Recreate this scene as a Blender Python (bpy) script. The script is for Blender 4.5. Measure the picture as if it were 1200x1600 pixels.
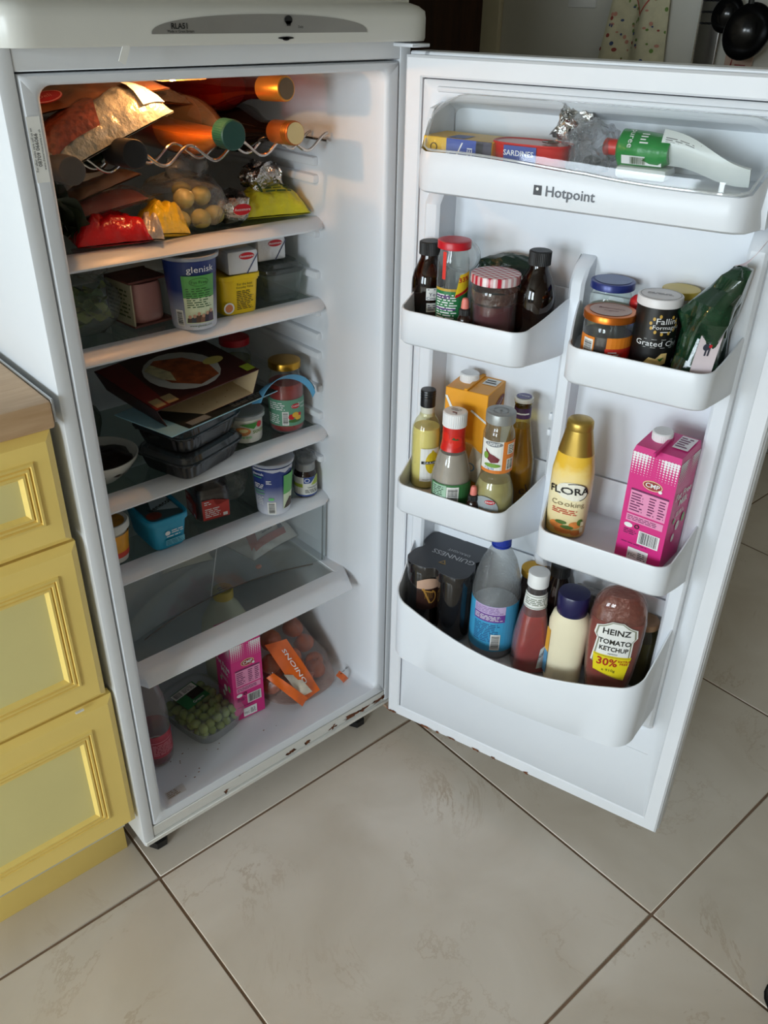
import bpy, bmesh, math, random
from math import sin, cos, pi, radians, sqrt, atan2
from mathutils import Vector, Matrix, noise

for _o in list(bpy.data.objects):
    bpy.data.objects.remove(_o)
SC = bpy.context.scene
COL = SC.collection

# ------------------------------------------------------------------ camera
CAM = Vector((-0.3279, -0.9530, 1.3108))
YAW, PITCH, ROLL, FPX = 0.7269, 0.5434, 0.0215, 1332.13
cd = bpy.data.cameras.new('camera')
cam = bpy.data.objects.new('camera', cd)
COL.objects.link(cam)
_f = Vector((sin(YAW)*cos(PITCH), cos(YAW)*cos(PITCH), -sin(PITCH)))
_r = Vector((cos(YAW), -sin(YAW), 0))
_u = _r.cross(_f)
_R = _r*cos(ROLL) + _u*sin(ROLL)
_U = -_r*sin(ROLL) + _u*cos(ROLL)
_m = Matrix((_R, _U, -_f)).transposed().to_4x4()
_m.translation = CAM
cam.matrix_world = _m
cd.sensor_fit = 'VERTICAL'
cd.sensor_height = 24.0
cd.lens = 24.0*FPX/1600.0
cd.clip_start = 0.02
SC.camera = cam

# ------------------------------------------------------------------ light
W = bpy.data.worlds.new('world'); SC.world = W; W.use_nodes = True
W.node_tree.nodes['Background'].inputs[0].default_value = (0.75, 0.86, 1.0, 1)
W.node_tree.nodes['Background'].inputs[1].default_value = 0.35

def area(name, loc, aim, sx, sy, power, col):
    l = bpy.data.lights.new(name, 'AREA'); l.shape = 'RECTANGLE'
    l.size, l.size_y, l.energy, l.color = sx, sy, power, col
    o = bpy.data.objects.new(name, l); COL.objects.link(o)
    o.location = loc
    o.rotation_euler = (Vector(aim)-Vector(loc)).to_track_quat('-Z', 'Y').to_euler()
    return o
# daylight of the garden door, then an added fill light for front faces
area('garden_door_daylight', (-4.16, -0.28, 1.30), (0.5, -0.28, 0.7), 1.0, 1.4, 76, (0.78, 0.90, 1.0))
area('added_front_fill', (-4.16, -1.9, 1.30), (0.3, -0.4, 0.4), 1.0, 1.4, 98, (0.84, 0.94, 1.0))

SC.view_settings.view_transform = 'Standard'
SC.view_settings.look = 'None'
SC.view_settings.gamma = 1
SC.view_settings.use_curve_mapping = False
SC.view_settings.exposure = -0.01
SC.cycles.transparent_max_bounces = 48
SC.cycles.max_bounces = 10

# ------------------------------------------------------------------ frames
TH = -1.2770                      # the open door's angle
HX, HY = 0.5201, -0.0227          # its hinge corner
MD = Matrix.Translation((HX, HY, 0)) @ Matrix.Rotation(TH, 4, 'Z')
def dpos(d, o, z):                # along the door, off its face, up
    return MD @ Vector((d, -o, z))

# ------------------------------------------------------------------ materials
def lin(c):
    def f(v):
        v /= 255.0
        return v/12.92 if v <= 0.04045 else ((v+0.055)/1.055)**2.4
    return (f(c[0]), f(c[1]), f(c[2]), 1.0)
MC = {}
def newmat(name):
    m = bpy.data.materials.new(name); m.use_nodes = True
    nt = m.node_tree
    return m, nt, nt.nodes['Principled BSDF'], nt.nodes['Material Output']
def pm(name, col, rough=0.4, metal=0.0, spec=0.5, var=0.06, vscale=14.0, bump=0.0, bscale=60.0, trans=0.0, coat=0.0, sss=0.0):
    """principled surface with a procedural colour variation and fine relief"""
    if name in MC: return MC[name]
    m, nt, b, out = newmat(name)
    c = lin(col)
    tc = nt.nodes.new('ShaderNodeTexCoord')
    if var > 0:
        n = nt.nodes.new('ShaderNodeTexNoise'); n.inputs['Scale'].default_value = vscale; n.inputs['Detail'].default_value = 4
        nt.links.new(tc.outputs['Object'], n.inputs['Vector'])
        r = nt.nodes.new('ShaderNodeValToRGB')
        r.color_ramp.elements[0].position = 0.3; r.color_ramp.elements[1].position = 0.7
        r.color_ramp.elements[0].color = tuple(x*(1-var) for x in c[:3])+(1,)
        r.color_ramp.elements[1].color = tuple(min(1, x*(1+var)) for x in c[:3])+(1,)
        nt.links.new(n.outputs['Fac'], r.inputs['Fac'])
        nt.links.new(r.outputs['Color'], b.inputs['Base Color'])
    else:
        b.inputs['Base Color'].default_value = c
    b.inputs['Roughness'].default_value = rough
    b.inputs['Metallic'].default_value = metal
    b.inputs['Specular IOR Level'].default_value = spec
    b.inputs['Transmission Weight'].default_value = trans
    b.inputs['Coat Weight'].default_value = coat
    if sss: 
        b.inputs['Subsurface Weight'].default_value = sss
        b.inputs['Subsurface Radius'].default_value = (0.01, 0.006, 0.004)
    if bump > 0:
        n2 = nt.nodes.new('ShaderNodeTexNoise'); n2.inputs['Scale'].default_value = bscale; n2.inputs['Detail'].default_value = 5
        nt.links.new(tc.outputs['Object'], n2.inputs['Vector'])
        bp = nt.nodes.new('ShaderNodeBump'); bp.inputs['Strength'].default_value = bump; bp.inputs['Distance'].default_value = 0.01
        nt.links.new(n2.outputs['Fac'], bp.inputs['Height'])
        nt.links.new(bp.outputs['Normal'], b.inputs['Normal'])
    MC[name] = m
    return m
def film(name, tint=(255, 255, 255), alpha=0.08, rough=0.06, body=(225, 230, 235), edge=0.55, bump=0.0, bscale=40.0):
    """clear plastic or thin glass: mostly see-through, shiny, stronger at grazing angles"""
    if name in MC: return MC[name]
    m, nt, b, out = newmat(name)
    b.inputs['Base Color'].default_value = lin(body)
    b.inputs['Roughness'].default_value = rough
    b.inputs['Specular IOR Level'].default_value = 0.8
    t = nt.nodes.new('ShaderNodeBsdfTransparent'); t.inputs[0].default_value = lin(tint)
    lw = nt.nodes.new('ShaderNodeLayerWeight'); lw.inputs['Blend'].default_value = 0.5      # facing = 1 - |cos|
    p2 = nt.nodes.new('ShaderNodeMath'); p2.operation = 'POWER'; p2.inputs[1].default_value = 2.2
    nt.links.new(lw.outputs['Facing'], p2.inputs[0])
    mm = nt.nodes.new('ShaderNodeMath'); mm.operation = 'MULTIPLY_ADD'; mm.use_clamp = True
    mm.inputs[1].default_value = edge; mm.inputs[2].default_value = alpha
    nt.links.new(p2.outputs[0], mm.inputs[0])
    gl = nt.nodes.new('ShaderNodeBsdfGlossy'); gl.inputs['Roughness'].default_value = rough
    p5 = nt.nodes.new('ShaderNodeMath'); p5.operation = 'POWER'; p5.inputs[1].default_value = 4.5
    nt.links.new(lw.outputs['Facing'], p5.inputs[0])
    fr = nt.nodes.new('ShaderNodeMath'); fr.operation = 'MULTIPLY_ADD'; fr.inputs[1].default_value = 0.75; fr.inputs[2].default_value = 0.045
    nt.links.new(p5.outputs[0], fr.inputs[0])
    ms = nt.nodes.new('ShaderNodeMixShader'); ms2 = nt.nodes.new('ShaderNodeMixShader')
    nt.links.new(mm.outputs[0], ms.inputs[0])
    nt.links.new(t.outputs[0], ms.inputs[1]); nt.links.new(b.outputs[0], ms.inputs[2])
    nt.links.new(fr.outputs[0], ms2.inputs[0])
    nt.links.new(ms.outputs[0], ms2.inputs[1]); nt.links.new(gl.outputs[0], ms2.inputs[2])
    nt.links.new(ms2.outputs[0], out.inputs['Surface'])
    if bump > 0:
        tc = nt.nodes.new('ShaderNodeTexCoord')
        n2 = nt.nodes.new('ShaderNodeTexNoise'); n2.inputs['Scale'].default_value = bscale; n2.inputs['Detail'].default_value = 5
        nt.links.new(tc.outputs['Object'], n2.inputs['Vector'])
        bp = nt.nodes.new('ShaderNodeBump'); bp.inputs['Strength'].default_value = bump; bp.inputs['Distance'].default_value = 0.02
        nt.links.new(n2.outputs['Fac'], bp.inputs['Height'])
        for nd in (b, gl, lw): nt.links.new(bp.outputs['Normal'], nd.inputs['Normal'])
    MC[name] = m
    return m
def spots(name, base, stain, thresh=0.62, scale=25.0, rough=0.4, stretch=(1, 1, 1)):
    """a painted surface with stains (rust, dirt) of their own noise shape"""
    if name in MC: return MC[name]
    m, nt, b, out = newmat(name)
    tc = nt.nodes.new('ShaderNodeTexCoord')
    mp = nt.nodes.new('ShaderNodeMapping'); mp.inputs['Scale'].default_value = stretch
    n = nt.nodes.new('ShaderNodeTexNoise'); n.inputs['Scale'].default_value = scale; n.inputs['Detail'].default_value = 8; n.inputs['Roughness'].default_value = 0.65
    r = nt.nodes.new('ShaderNodeValToRGB')
    e = r.color_ramp.elements
    e[0].position = thresh; e[0].color = lin(base)
    e[1].position = min(1, thresh+0.10); e[1].color = lin(stain)
    nt.links.new(tc.outputs['Object'], mp.inputs['Vector']); nt.links.new(mp.outputs[0], n.inputs['Vector'])
    nt.links.new(n.outputs['Fac'], r.inputs['Fac']); nt.links.new(r.outputs['Color'], b.inputs['Base Color'])
    b.inputs['Roughness'].default_value = rough
    MC[name] = m
    return m
def wood(name, c1, c2, scale=6.0, stretch=(1, 12, 12), rough=0.4):
    if name in MC: return MC[name]
    m, nt, b, out = newmat(name)
    tc = nt.nodes.new('ShaderNodeTexCoord'); mp = nt.nodes.new('ShaderNodeMapping'); mp.inputs['Scale'].default_value = stretch
    n = nt.nodes.new('ShaderNodeTexNoise'); n.inputs['Scale'].default_value = scale; n.inputs['Detail'].default_value = 8
    r = nt.nodes.new('ShaderNodeValToRGB'); e = r.color_ramp.elements
    e[0].position = 0.3; e[0].color = lin(c1); e[1].position = 0.72; e[1].color = lin(c2)
    nt.links.new(tc.outputs['Object'], mp.inputs['Vector']); nt.links.new(mp.outputs[0], n.inputs['Vector'])
    nt.links.new(n.outputs['Fac'], r.inputs['Fac']); nt.links.new(r.outputs['Color'], b.inputs['Base Color'])
    b.inputs['Roughness'].default_value = rough
    MC[name] = m
    return m
def marble(name):
    if name in MC: return MC[name]
    m, nt, b, out = newmat(name)
    tc = nt.nodes.new('ShaderNodeTexCoord')
    oi = nt.nodes.new('ShaderNodeObjectInfo')
    ad = nt.nodes.new('ShaderNodeVectorMath'); ad.operation = 'MULTIPLY_ADD'
    cb = nt.nodes.new('ShaderNodeCombineXYZ')
    nt.links.new(oi.outputs['Random'], cb.inputs[0]); nt.links.new(oi.outputs['Random'], cb.inputs[2])
    nt.links.new(cb.outputs[0], ad.inputs[0]); ad.inputs[1].default_value = (9, 7, 5); nt.links.new(tc.outputs['Object'], ad.inputs[2])
    n = nt.nodes.new('ShaderNodeTexNoise'); n.inputs['Scale'].default_value = 5; n.inputs['Detail'].default_value = 8; n.inputs['Distortion'].default_value = 0.6
    nt.links.new(ad.outputs[0], n.inputs['Vector'])
    r = nt.nodes.new('ShaderNodeValToRGB'); e = r.color_ramp.elements
    e[0].position = 0.32; e[0].color = lin((212, 200, 185)); e[1].position = 0.72; e[1].color = lin((229, 219, 207))
    nt.links.new(n.outputs['Fac'], r.inputs['Fac'])
    # thin brown veins
    n2 = nt.nodes.new('ShaderNodeTexNoise'); n2.inputs['Scale'].default_value = 2.6; n2.inputs['Detail'].default_value = 10; n2.inputs['Roughness'].default_value = 0.68; n2.inputs['Distortion'].default_value = 0.9
    nt.links.new(ad.outputs[0], n2.inputs['Vector'])
    r2 = nt.nodes.new('ShaderNodeValToRGB'); e2 = r2.color_ramp.elements
    e2[0].position = 0.488; e2[0].color = (0, 0, 0, 1); e2[1].position = 0.5; e2[1].color = (1, 1, 1, 1)
    q = r2.color_ramp.elements.new(0.512); q.color = (0, 0, 0, 1)
    nt.links.new(n2.outputs['Fac'], r2.inputs['Fac'])
    n3 = nt.nodes.new('ShaderNodeTexNoise'); n3.inputs['Scale'].default_value = 7
    nt.links.new(ad.outputs[0], n3.inputs['Vector'])
    mu = nt.nodes.new('ShaderNodeMath'); mu.operation = 'MULTIPLY'
    mr = nt.nodes.new('ShaderNodeMapRange'); mr.inputs[1].default_value = 0.45; mr.inputs[2].default_value = 0.8; mr.inputs[4].default_value = 0.6
    nt.links.new(n3.outputs['Fac'], mr.inputs[0])
    nt.links.new(r2.outputs['Color'], mu.inputs[0]); nt.links.new(mr.outputs[0], mu.inputs[1])
    mx = nt.nodes.new('ShaderNodeMix'); mx.data_type = 'RGBA'
    nt.links.new(mu.outputs[0], mx.inputs[0]); nt.links.new(r.outputs['Color'], mx.inputs[6]); mx.inputs[7].default_value = lin((172, 144, 112))
    nt.links.new(mx.outputs[2], b.inputs['Base Color'])
    b.inputs['Roughness'].default_value = 0.28
    b.inputs['Specular IOR Level'].default_value = 0.4
    MC[name] = m
    return m

# ------------------------------------------------------------------ objects
def tag(o, label=None, cat=None, group=None, kind=None):
    if label: o['label'] = label
    if cat: o['category'] = cat
    if group: o['group'] = group
    if kind: o['kind'] = kind
    return o
def thing(name, label, cat, loc=(0, 0, 0), rz=0.0, group=None, rot=None):
    o = bpy.data.objects.new(name, None); COL.objects.link(o)
    o.empty_display_size = 0.02
    o.location = loc
    o.rotation_euler = rot if rot else (0, 0, rz)
    return tag(o, label, cat, group)
def dthing(name, label, cat, d, o, z, rz=0.0, group=None):
    return thing(name, label, cat, dpos(d, o, z), TH+rz, group)

class B:
    """collects shapes; build() links them as one mesh object"""
    def __init__(s): s.v = []; s.f = []
    def add(s, v, f):
        k = len(s.v); s.v += [tuple(p) for p in v]; s.f += [tuple(i+k for i in q) for q in f]; return s
    def bm(s, b, M=None):
        if M: bmesh.ops.transform(b, matrix=M, verts=b.verts)
        b.verts.index_update()
        s.add([v.co[:] for v in b.verts], [[v.index for v in f.verts] for f in b.faces]); b.free(); return s
    def box(s, x0, x1, y0, y1, z0, z1, bev=0.0, seg=2, M=None):
        b = bmesh.new(); bmesh.ops.create_cube(b, size=1)
        for v in b.verts:
            v.co = Vector(((x0+x1)/2+v.co.x*(x1-x0), (y0+y1)/2+v.co.y*(y1-y0), (z0+z1)/2+v.co.z*(z1-z0)))
        if bev > 0: bmesh.ops.bevel(b, geom=list(b.edges), offset=bev, segments=seg, affect='EDGES', profile=0.5)
        return s.bm(b, M)
    def loft(s, secs, n=40, M=None, cap0=True, cap1=True, fn=None):
        """secs: (z, a, b, power, cx, cy): stacked superellipses"""
        V = []; F = []
        for q in secs:
            z, a, b_ = q[0], q[1], q[2]; pw = q[3] if len(q) > 3 else 2.0
            cx = q[4] if len(q) > 4 else 0; cy = q[5] if len(q) > 5 else 0
            for k in range(n):
                t = 2*pi*k/n; c, sn = cos(t), sin(t)
                x = cx+a*math.copysign(abs(c)**(2/pw), c); y = cy+b_*math.copysign(abs(sn)**(2/pw), sn)
                V.append(Vector((x, y, z)))
        for i in range(len(secs)-1):
            for k in range(n):
                F.append((i*n+k, i*n+(k+1) % n, (i+1)*n+(k+1) % n, (i+1)*n+k))
        if cap0: F.append(tuple(reversed(range(n))))
        if cap1: F.append(tuple((len(secs)-1)*n+k for k in range(n)))
        if fn: V = [fn(v) for v in V]
        if M: V = [M @ v for v in V]
        return s.add(V, F)
    def lathe(s, prof, n=48, M=None, cap0=True, cap1=True, fn=None):
        return s.loft([(z, max(r, 1e-5), max(r, 1e-5)) for r, z in prof], n, M, cap0, cap1, fn)
    def tube(s, pts, r, n=8, closed=False):
        P = [Vector(p) for p in pts]; m = len(P); V = []; F = []
        up = Vector((0, 0, 1)); prev = None
        for i, p in enumerate(P):
            a = P[(i-1) % m] if (closed or i > 0) else p; c = P[(i+1) % m] if (closed or i < m-1) else p
            t = (c-a).normalized()
            if prev is None:
                x = t.orthogonal().normalized()
            else:
                x = (prev - t*prev.dot(t)).normalized()
            prev = x; y = t.cross(x)
            rr = r[i] if isinstance(r, (list, tuple)) else r
            for k in range(n):
                V.append(p+x*rr*cos(2*pi*k/n)+y*rr*sin(2*pi*k/n))
        for i in range(m if closed else m-1):
            j = (i+1) % m
            for k in range(n): F.append((i*n+k, i*n+(k+1) % n, j*n+(k+1) % n, j*n+k))
        if not closed:
            F.append(tuple(reversed(range(n)))); F.append(tuple((m-1)*n+k for k in range(n)))
        return s.add(V, F)
    def prism(s, pts, z0, z1, M=None, bev=0.0):
        """2-D outline raised from z0 to z1"""
        b = bmesh.new()
        vs = [b.verts.new((p[0], p[1], z0)) for p in pts]
        f = b.faces.new(vs)
        r = bmesh.ops.extrude_face_region(b, geom=[f])
        for e in r['geom']:
            if isinstance(e, bmesh.types.BMVert): e.co.z = z1
        bmesh.ops.recalc_face_normals(b, faces=b.faces)
        if bev > 0: bmesh.ops.bevel(b, geom=list(b.edges), offset=bev, segments=2, affect='EDGES', profile=0.5)
        return s.bm(b, M)
    def rings(s, R, cap0=False, cap1=False, M=None):
        n = len(R[0]); V = [Vector(p) for q in R for p in q]; F = []
        for i in range(len(R)-1):
            for k in range(n): F.append((i*n+k, i*n+(k+1) % n, (i+1)*n+(k+1) % n, (i+1)*n+k))
        if cap0: F.append(tuple(reversed(range(n))))
        if cap1: F.append(tuple((len(R)-1)*n+k for k in range(n)))
        if M: V = [M @ v for v in V]
        return s.add(V, F)
    def sheet(s, fn, nu, nv, thick=0.0):
        """fn(u,v) -> point, u and v in 0..1; with a thickness"""
        V = [Vector(fn(i/nu, j/nv)) for i in range(nu+1) for j in range(nv+1)]
        F = [(i*(nv+1)+j, (i+1)*(nv+1)+j, (i+1)*(nv+1)+j+1, i*(nv+1)+j+1) for i in range(nu) for j in range(nv)]
        if thick <= 0: return s.add(V, F)
        me = bpy.data.meshes.new('tmp'); me.from_pydata(V, [], F)
        b = bmesh.new(); b.from_mesh(me); bpy.data.meshes.remove(me)
        bmesh.ops.recalc_face_normals(b, faces=b.faces)
        bmesh.ops.solidify(b, geom=list(b.faces), thickness=thick)
        return s.bm(b)
    def build(s, name, mat, parent=None, world=False, smooth=True, ang=38, label=None, fix=True):
        me = bpy.data.meshes.new(name); me.from_pydata(s.v, [], s.f)
        if fix:
            b = bmesh.new(); b.from_mesh(me); bmesh.ops.recalc_face_normals(b, faces=b.faces); b.to_mesh(me); b.free()
        me.update()
        if smooth:
            me.shade_smooth(); me.set_sharp_from_angle(angle=radians(ang))
        me.materials.append(mat)
        o = bpy.data.objects.new(name, me); COL.objects.link(o)
        if parent is not None:
            o.parent = parent
            if world:
                o.matrix_parent_inverse = (Matrix.LocRotScale(parent.location, parent.rotation_euler, None)).inverted()
        if label: o['label'] = label
        return o

# ------------------------------------------------------------------ print on surfaces
TXT = {}
def textmesh(s, bold=0.0):
    k = (s, bold)
    if k not in TXT:
        cu = bpy.data.curves.new('t', 'FONT'); cu.body = s; cu.size = 1.0; cu.align_x = 'CENTER'; cu.align_y = 'CENTER'
        cu.resolution_u = 2; cu.offset = bold
        ob = bpy.data.objects.new('t', cu)
        me = bpy.data.meshes.new_from_object(ob)
        TXT[k] = ([(v.co.x, v.co.y) for v in me.vertices], [tuple(p.vertices) for p in me.polygons])
        bpy.data.objects.remove(ob); bpy.data.curves.remove(cu); bpy.data.meshes.remove(me)
    return TXT[k]
def cyl(R, a0=0.0, z0=0.0):
    """map u (arc) and v (height) onto a turned surface; R a number or a function of height; angle 0 faces -y"""
    rf = R if callable(R) else (lambda z: R)
    def mp(u, v, h):
        rm = rf(z0+v); a = a0+u/(rf(z0) if callable(R) else R)
        return Vector(((rm+h)*sin(a), -(rm+h)*cos(a), z0+v))
    return mp
def plane(O, U, V):
    O, U, V = Vector(O), Vector(U).normalized(), Vector(V).normalized(); N = U.cross(V)
    return lambda u, v, h: O+U*u+V*v+N*h
def decal(parent, name, mat, shapes, mp, h=0.0004, maxlen=0.005, label=None, seed=1):
    rnd = random.Random(seed)
    V = []; F = []
    def grid(u0, v0, u1, v1):
        nu = max(1, int(abs(u1-u0)/maxlen)); nv = max(1, int(abs(v1-v0)/(maxlen*2)))
        k = len(V)
        for i in range(nu+1):
            for j in range(nv+1): V.append((u0+(u1-u0)*i/nu, v0+(v1-v0)*j/nv))
        for i in range(nu):
            for j in range(nv):
                F.append((k+i*(nv+1)+j, k+(i+1)*(nv+1)+j, k+(i+1)*(nv+1)+j+1, k+i*(nv+1)+j+1))
    for s in shapes:
        t = s[0]
        if t == 'rect': grid(*s[1:5])
        elif t == 'ell':
            _, cu, cv, ru, rv = s[:5]; n = 20; rg = 3; k = len(V); V.append((cu, cv))
            for q in range(1, rg+1):
                for i in range(n): V.append((cu+ru*q/rg*cos(2*pi*i/n), cv+rv*q/rg*sin(2*pi*i/n)))
            for i in range(n): F.append((k, k+1+i, k+1+(i+1) % n))
            for q in range(rg-1):
                for i in range(n):
                    a = k+1+q*n; F.append((a+i, a+n+i, a+n+(i+1) % n, a+(i+1) % n))
        elif t == 'ring':
            _, cu, cv, ru, rv, w = s[:6]; a0, a1 = (s[6], s[7]) if len(s) > 6 else (0, 2*pi); n = 28; k = len(V)
            for i in range(n+1):
                a = a0+(a1-a0)*i/n
                V.append((cu+ru*cos(a), cv+rv*sin(a))); V.append((cu+(ru-w)*cos(a), cv+(rv-w)*sin(a)))
            for i in range(n): F.append((k+2*i, k+2*i+2, k+2*i+3, k+2*i+1))
        elif t == 'poly':
            b = bmesh.new(); f = b.faces.new([b.verts.new((p[0], p[1], 0)) for p in s[1]])
            bmesh.ops.triangulate(b, faces=[f])
            for _ in range(6):
                lg = [e for e in b.edges if e.calc_length() > maxlen*1.6]
                if not lg: break
                bmesh.ops.subdivide_edges(b, edges=lg, cuts=1); bmesh.ops.triangulate(b, faces=list(b.faces))
            b.verts.index_update(); k = len(V)
            V += [(v.co.x, v.co.y) for v in b.verts]; F += [tuple(k+v.index for v in f.verts) for f in b.faces]; b.free()
        elif t == 'text':
            _, st, cu, cv, size = s[:5]; rot = s[5] if len(s) > 5 else 0; bold = s[6] if len(s) > 6 else 0.0; sx = s[7] if len(s) > 7 else 1.0
            tv, tf = textmesh(st, bold); k = len(V)
            for x, y in tv:
                x *= size*sx; y *= size
                V.append((cu+x*cos(rot)-y*sin(rot), cv+x*sin(rot)+y*cos(rot)))
            F += [tuple(k+i for i in q) for q in tf]
        elif t == 'bars':       # barcode: bars along v
            _, u0, v0, u1, v1 = s[:5]; u = u0; w0 = abs(u1-u0)/46
            while u < u1:
                w = w0*rnd.choice((0.7, 0.7, 1.3, 2.0)); grid(u, v0, min(u+w, u1), v1); u += w+w0*rnd.choice((0.7, 1.0, 1.6))
        elif t == 'hbars':
            _, u0, v0, u1, v1 = s[:5]; v = v0; w0 = abs(v1-v0)/46
            while v < v1:
                w = w0*rnd.choice((0.7, 0.7, 1.3, 2.0)); grid(u0, v, u1, min(v+w, v1)); v += w+w0*rnd.choice((0.7, 1.0, 1.6))
        elif t == 'lines':      # rows of print too small to read
            _, u0, v0, u1, v1, n = s[:6]; hh = (v1-v0)/n
            for i in range(n):
                u = u0; e = u1-(u1-u0)*rnd.random()*0.25
                while u < e:
                    w = min(hh*rnd.uniform(1.2, 3.5), e-u)
                    if w <= 0: break
                    grid(u, v0+hh*(i+0.3), u+w, v0+hh*(i+0.72)); u += w+hh*0.55
        elif t == 'dots':
            _, u0, v0, u1, v1, n, m, fnr = s
            for i in range(n):
                for j in range(m):
                    uu = u0+(u1-u0)*(i+0.5)/n; vv = v0+(v1-v0)*(j+0.5)/m; q = fnr(i/(n-1), j/(m-1))
                    if q <= 0: continue
                    k = len(V); R_ = q*(u1-u0)/n
                    for a in range(6): V.append((uu+R_*cos(a*pi/3), vv+R_*sin(a*pi/3)))
                    F.append(tuple(k+a for a in range(6)))
    b = B(); b.add([mp(u, v, h) for u, v in V], F)
    return b.build(name, mat, parent, smooth=False, label=label, fix=False)

# shared materials
WHITE = pm('white_enamel', (226, 229, 233), 0.32, var=0.012, vscale=6)
PLAST = pm('white_plastic', (224, 228, 234), 0.36, var=0.015, vscale=8)
LINER = pm('liner_plastic', (222, 226, 232), 0.38, var=0.015, vscale=5)
GREYP = pm('frame_enamel', (214, 214, 212), 0.35, var=0.02, vscale=9)
BLACKP = pm('black_plastic', (22, 22, 24), 0.4)
INK = pm('black_ink', (18, 18, 20), 0.5, var=0)
PAPER = pm('white_paper', (232, 232, 228), 0.55, var=0.02)
WINK = pm('white_ink', (236, 236, 236), 0.45, var=0)
REDINK = pm('red_ink', (190, 22, 36), 0.4, var=0.03)
CLEAR = film('clear_glass', (246, 250, 248), 0.03, 0.03, edge=0.28)
CLEARP = film('clear_plastic', (250, 252, 252), 0.07, 0.12, edge=0.4)
BAGF = film('bag_film', (248, 248, 248), 0.05, 0.10, edge=0.35, bump=0.5, bscale=45)
FOIL = pm('aluminium_foil', (205, 203, 200), 0.22, metal=1.0, var=0.1, bump=0.6, bscale=90)
SILVER = pm('silver_metal', (190, 190, 190), 0.25, metal=1.0, var=0.03)
GOLD = pm('gold_metal', (205, 160, 70), 0.3, metal=1.0, var=0.05)
CHROME = pm('chrome_wire', (200, 195, 190), 0.12, metal=1.0, var=0)
def ink(name, c, rough=0.45): return pm(name, c, rough, var=0.03)
# ================================================================== the room
def struct(name, b, mat, label=None, cat=None, **k):
    o = b.build(name, mat, **k)
    return tag(o, label, cat, kind='structure')
WALLM = pm('wall_paint', (216, 214, 204), 0.7, var=0.03, vscale=3, bump=0.05, bscale=120)
X0, X1, Y0, Y1, ZC = -4.2, 2.4, -2.8, 2.4, 2.45
floor = struct('floor', B().box(X0, X1, Y0, Y1, -0.05, -0.0015), pm('grout', (128, 104, 84), 0.8, var=0.12, vscale=40), 'beige marbled tile floor with brown grout lines', 'floor')
TILE = marble('beige_tile')
TS, TX, TY = 0.5932, 0.0111, -0.0093
tb = B().box(-TS/2+0.0022, TS/2-0.0022, -TS/2+0.0022, TS/2-0.0022, -0.008, 0.0, bev=0.0012, seg=1)
tile0 = None
for i in range(-8, 5):
    for j in range(-5, 5):
        cx, cy = TX+(i+0.5)*TS, TY+(j+0.5)*TS
        if cx+TS/2 < X0 or cx-TS/2 > X1 or cy+TS/2 < Y0 or cy-TS/2 > Y1: continue
        if tile0 is None:
            t = tile0 = tb.build('tile', TILE, floor)
        else:
            t = tile0.copy(); COL.objects.link(t); t.parent = floor
        t.location = (cx, cy, 0)
        t.rotation_euler = (0, 0, 0)
WBM = pm('back_wall_paint', (206, 204, 190), 0.6, var=0.02)
struct('wall_back', B().box(X0-0.1, 1.12, 0.63, 0.73, 0, ZC), WBM, 'cream wall behind the fridge', 'wall')
struct('wall_far', B().box(1.02, X1, Y1, Y1+0.1, 0, ZC), WALLM, 'far wall of the hall', 'wall')
struct('wall_return', B().box(1.02, 1.12, 0.73, Y1, 0, ZC), WALLM, 'hall side of the wall behind the fridge', 'wall')
struct('wall_right', B().box(X1, X1+0.1, Y0, Y1, 0, ZC), WALLM, 'pale grey wall with hanging utensils', 'wall')
struct('ceiling', B().box(X0-0.1, X1+0.1, Y0-0.1, Y1+0.1, ZC, ZC+0.1), pm('ceiling_low_bounce', (140, 132, 118), 0.8, var=0.01), 'unseen grey brown ceiling in a darkened tone', 'ceiling')  # out of view; colour darkened to cut the bounce light
# left wall with the garden door and a second door added for fill light
wl = B()
for a, b_ in ((Y0, -2.42), (-1.38, -0.80), (0.24, 0.63)): wl.box(X0-0.1, X0, a, b_, 0, ZC)
for a, b_ in ((-2.42, -1.38), (-0.80, 0.24)): wl.box(X0-0.1, X0, a, b_, 2.15, ZC)
struct('wall_left', wl, WALLM, 'pale wall with two glazed doors, one added for fill light', 'wall')
for n_, a in ((2, -0.80), (3, -2.42)):  # the second door is added and unseen, framing the fill light
    pf = B()
    for q in (a, a+0.98): pf.box(X0-0.08, X0-0.03, q, q+0.06, 0.0, 2.15)
    pf.box(X0-0.08, X0-0.03, a+0.06, a+0.98, 0.0, 0.12).box(X0-0.08, X0-0.03, a+0.06, a+0.98, 2.08, 2.15)
    pd = struct('door_%d' % n_, pf, WHITE, 'unseen white framed glazed garden door', 'door')
    B().box(X0-0.058, X0-0.052, a+0.05, a+0.99, 0.1, 2.1).build('pane', CLEAR, pd)
struct('wall_front', B().box(X0, X1, Y0-0.1, Y0, 0, ZC), pm('front_wall_paint', (150, 140, 124), 0.7, var=0.03), 'wall behind the photographer', 'wall')
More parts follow.
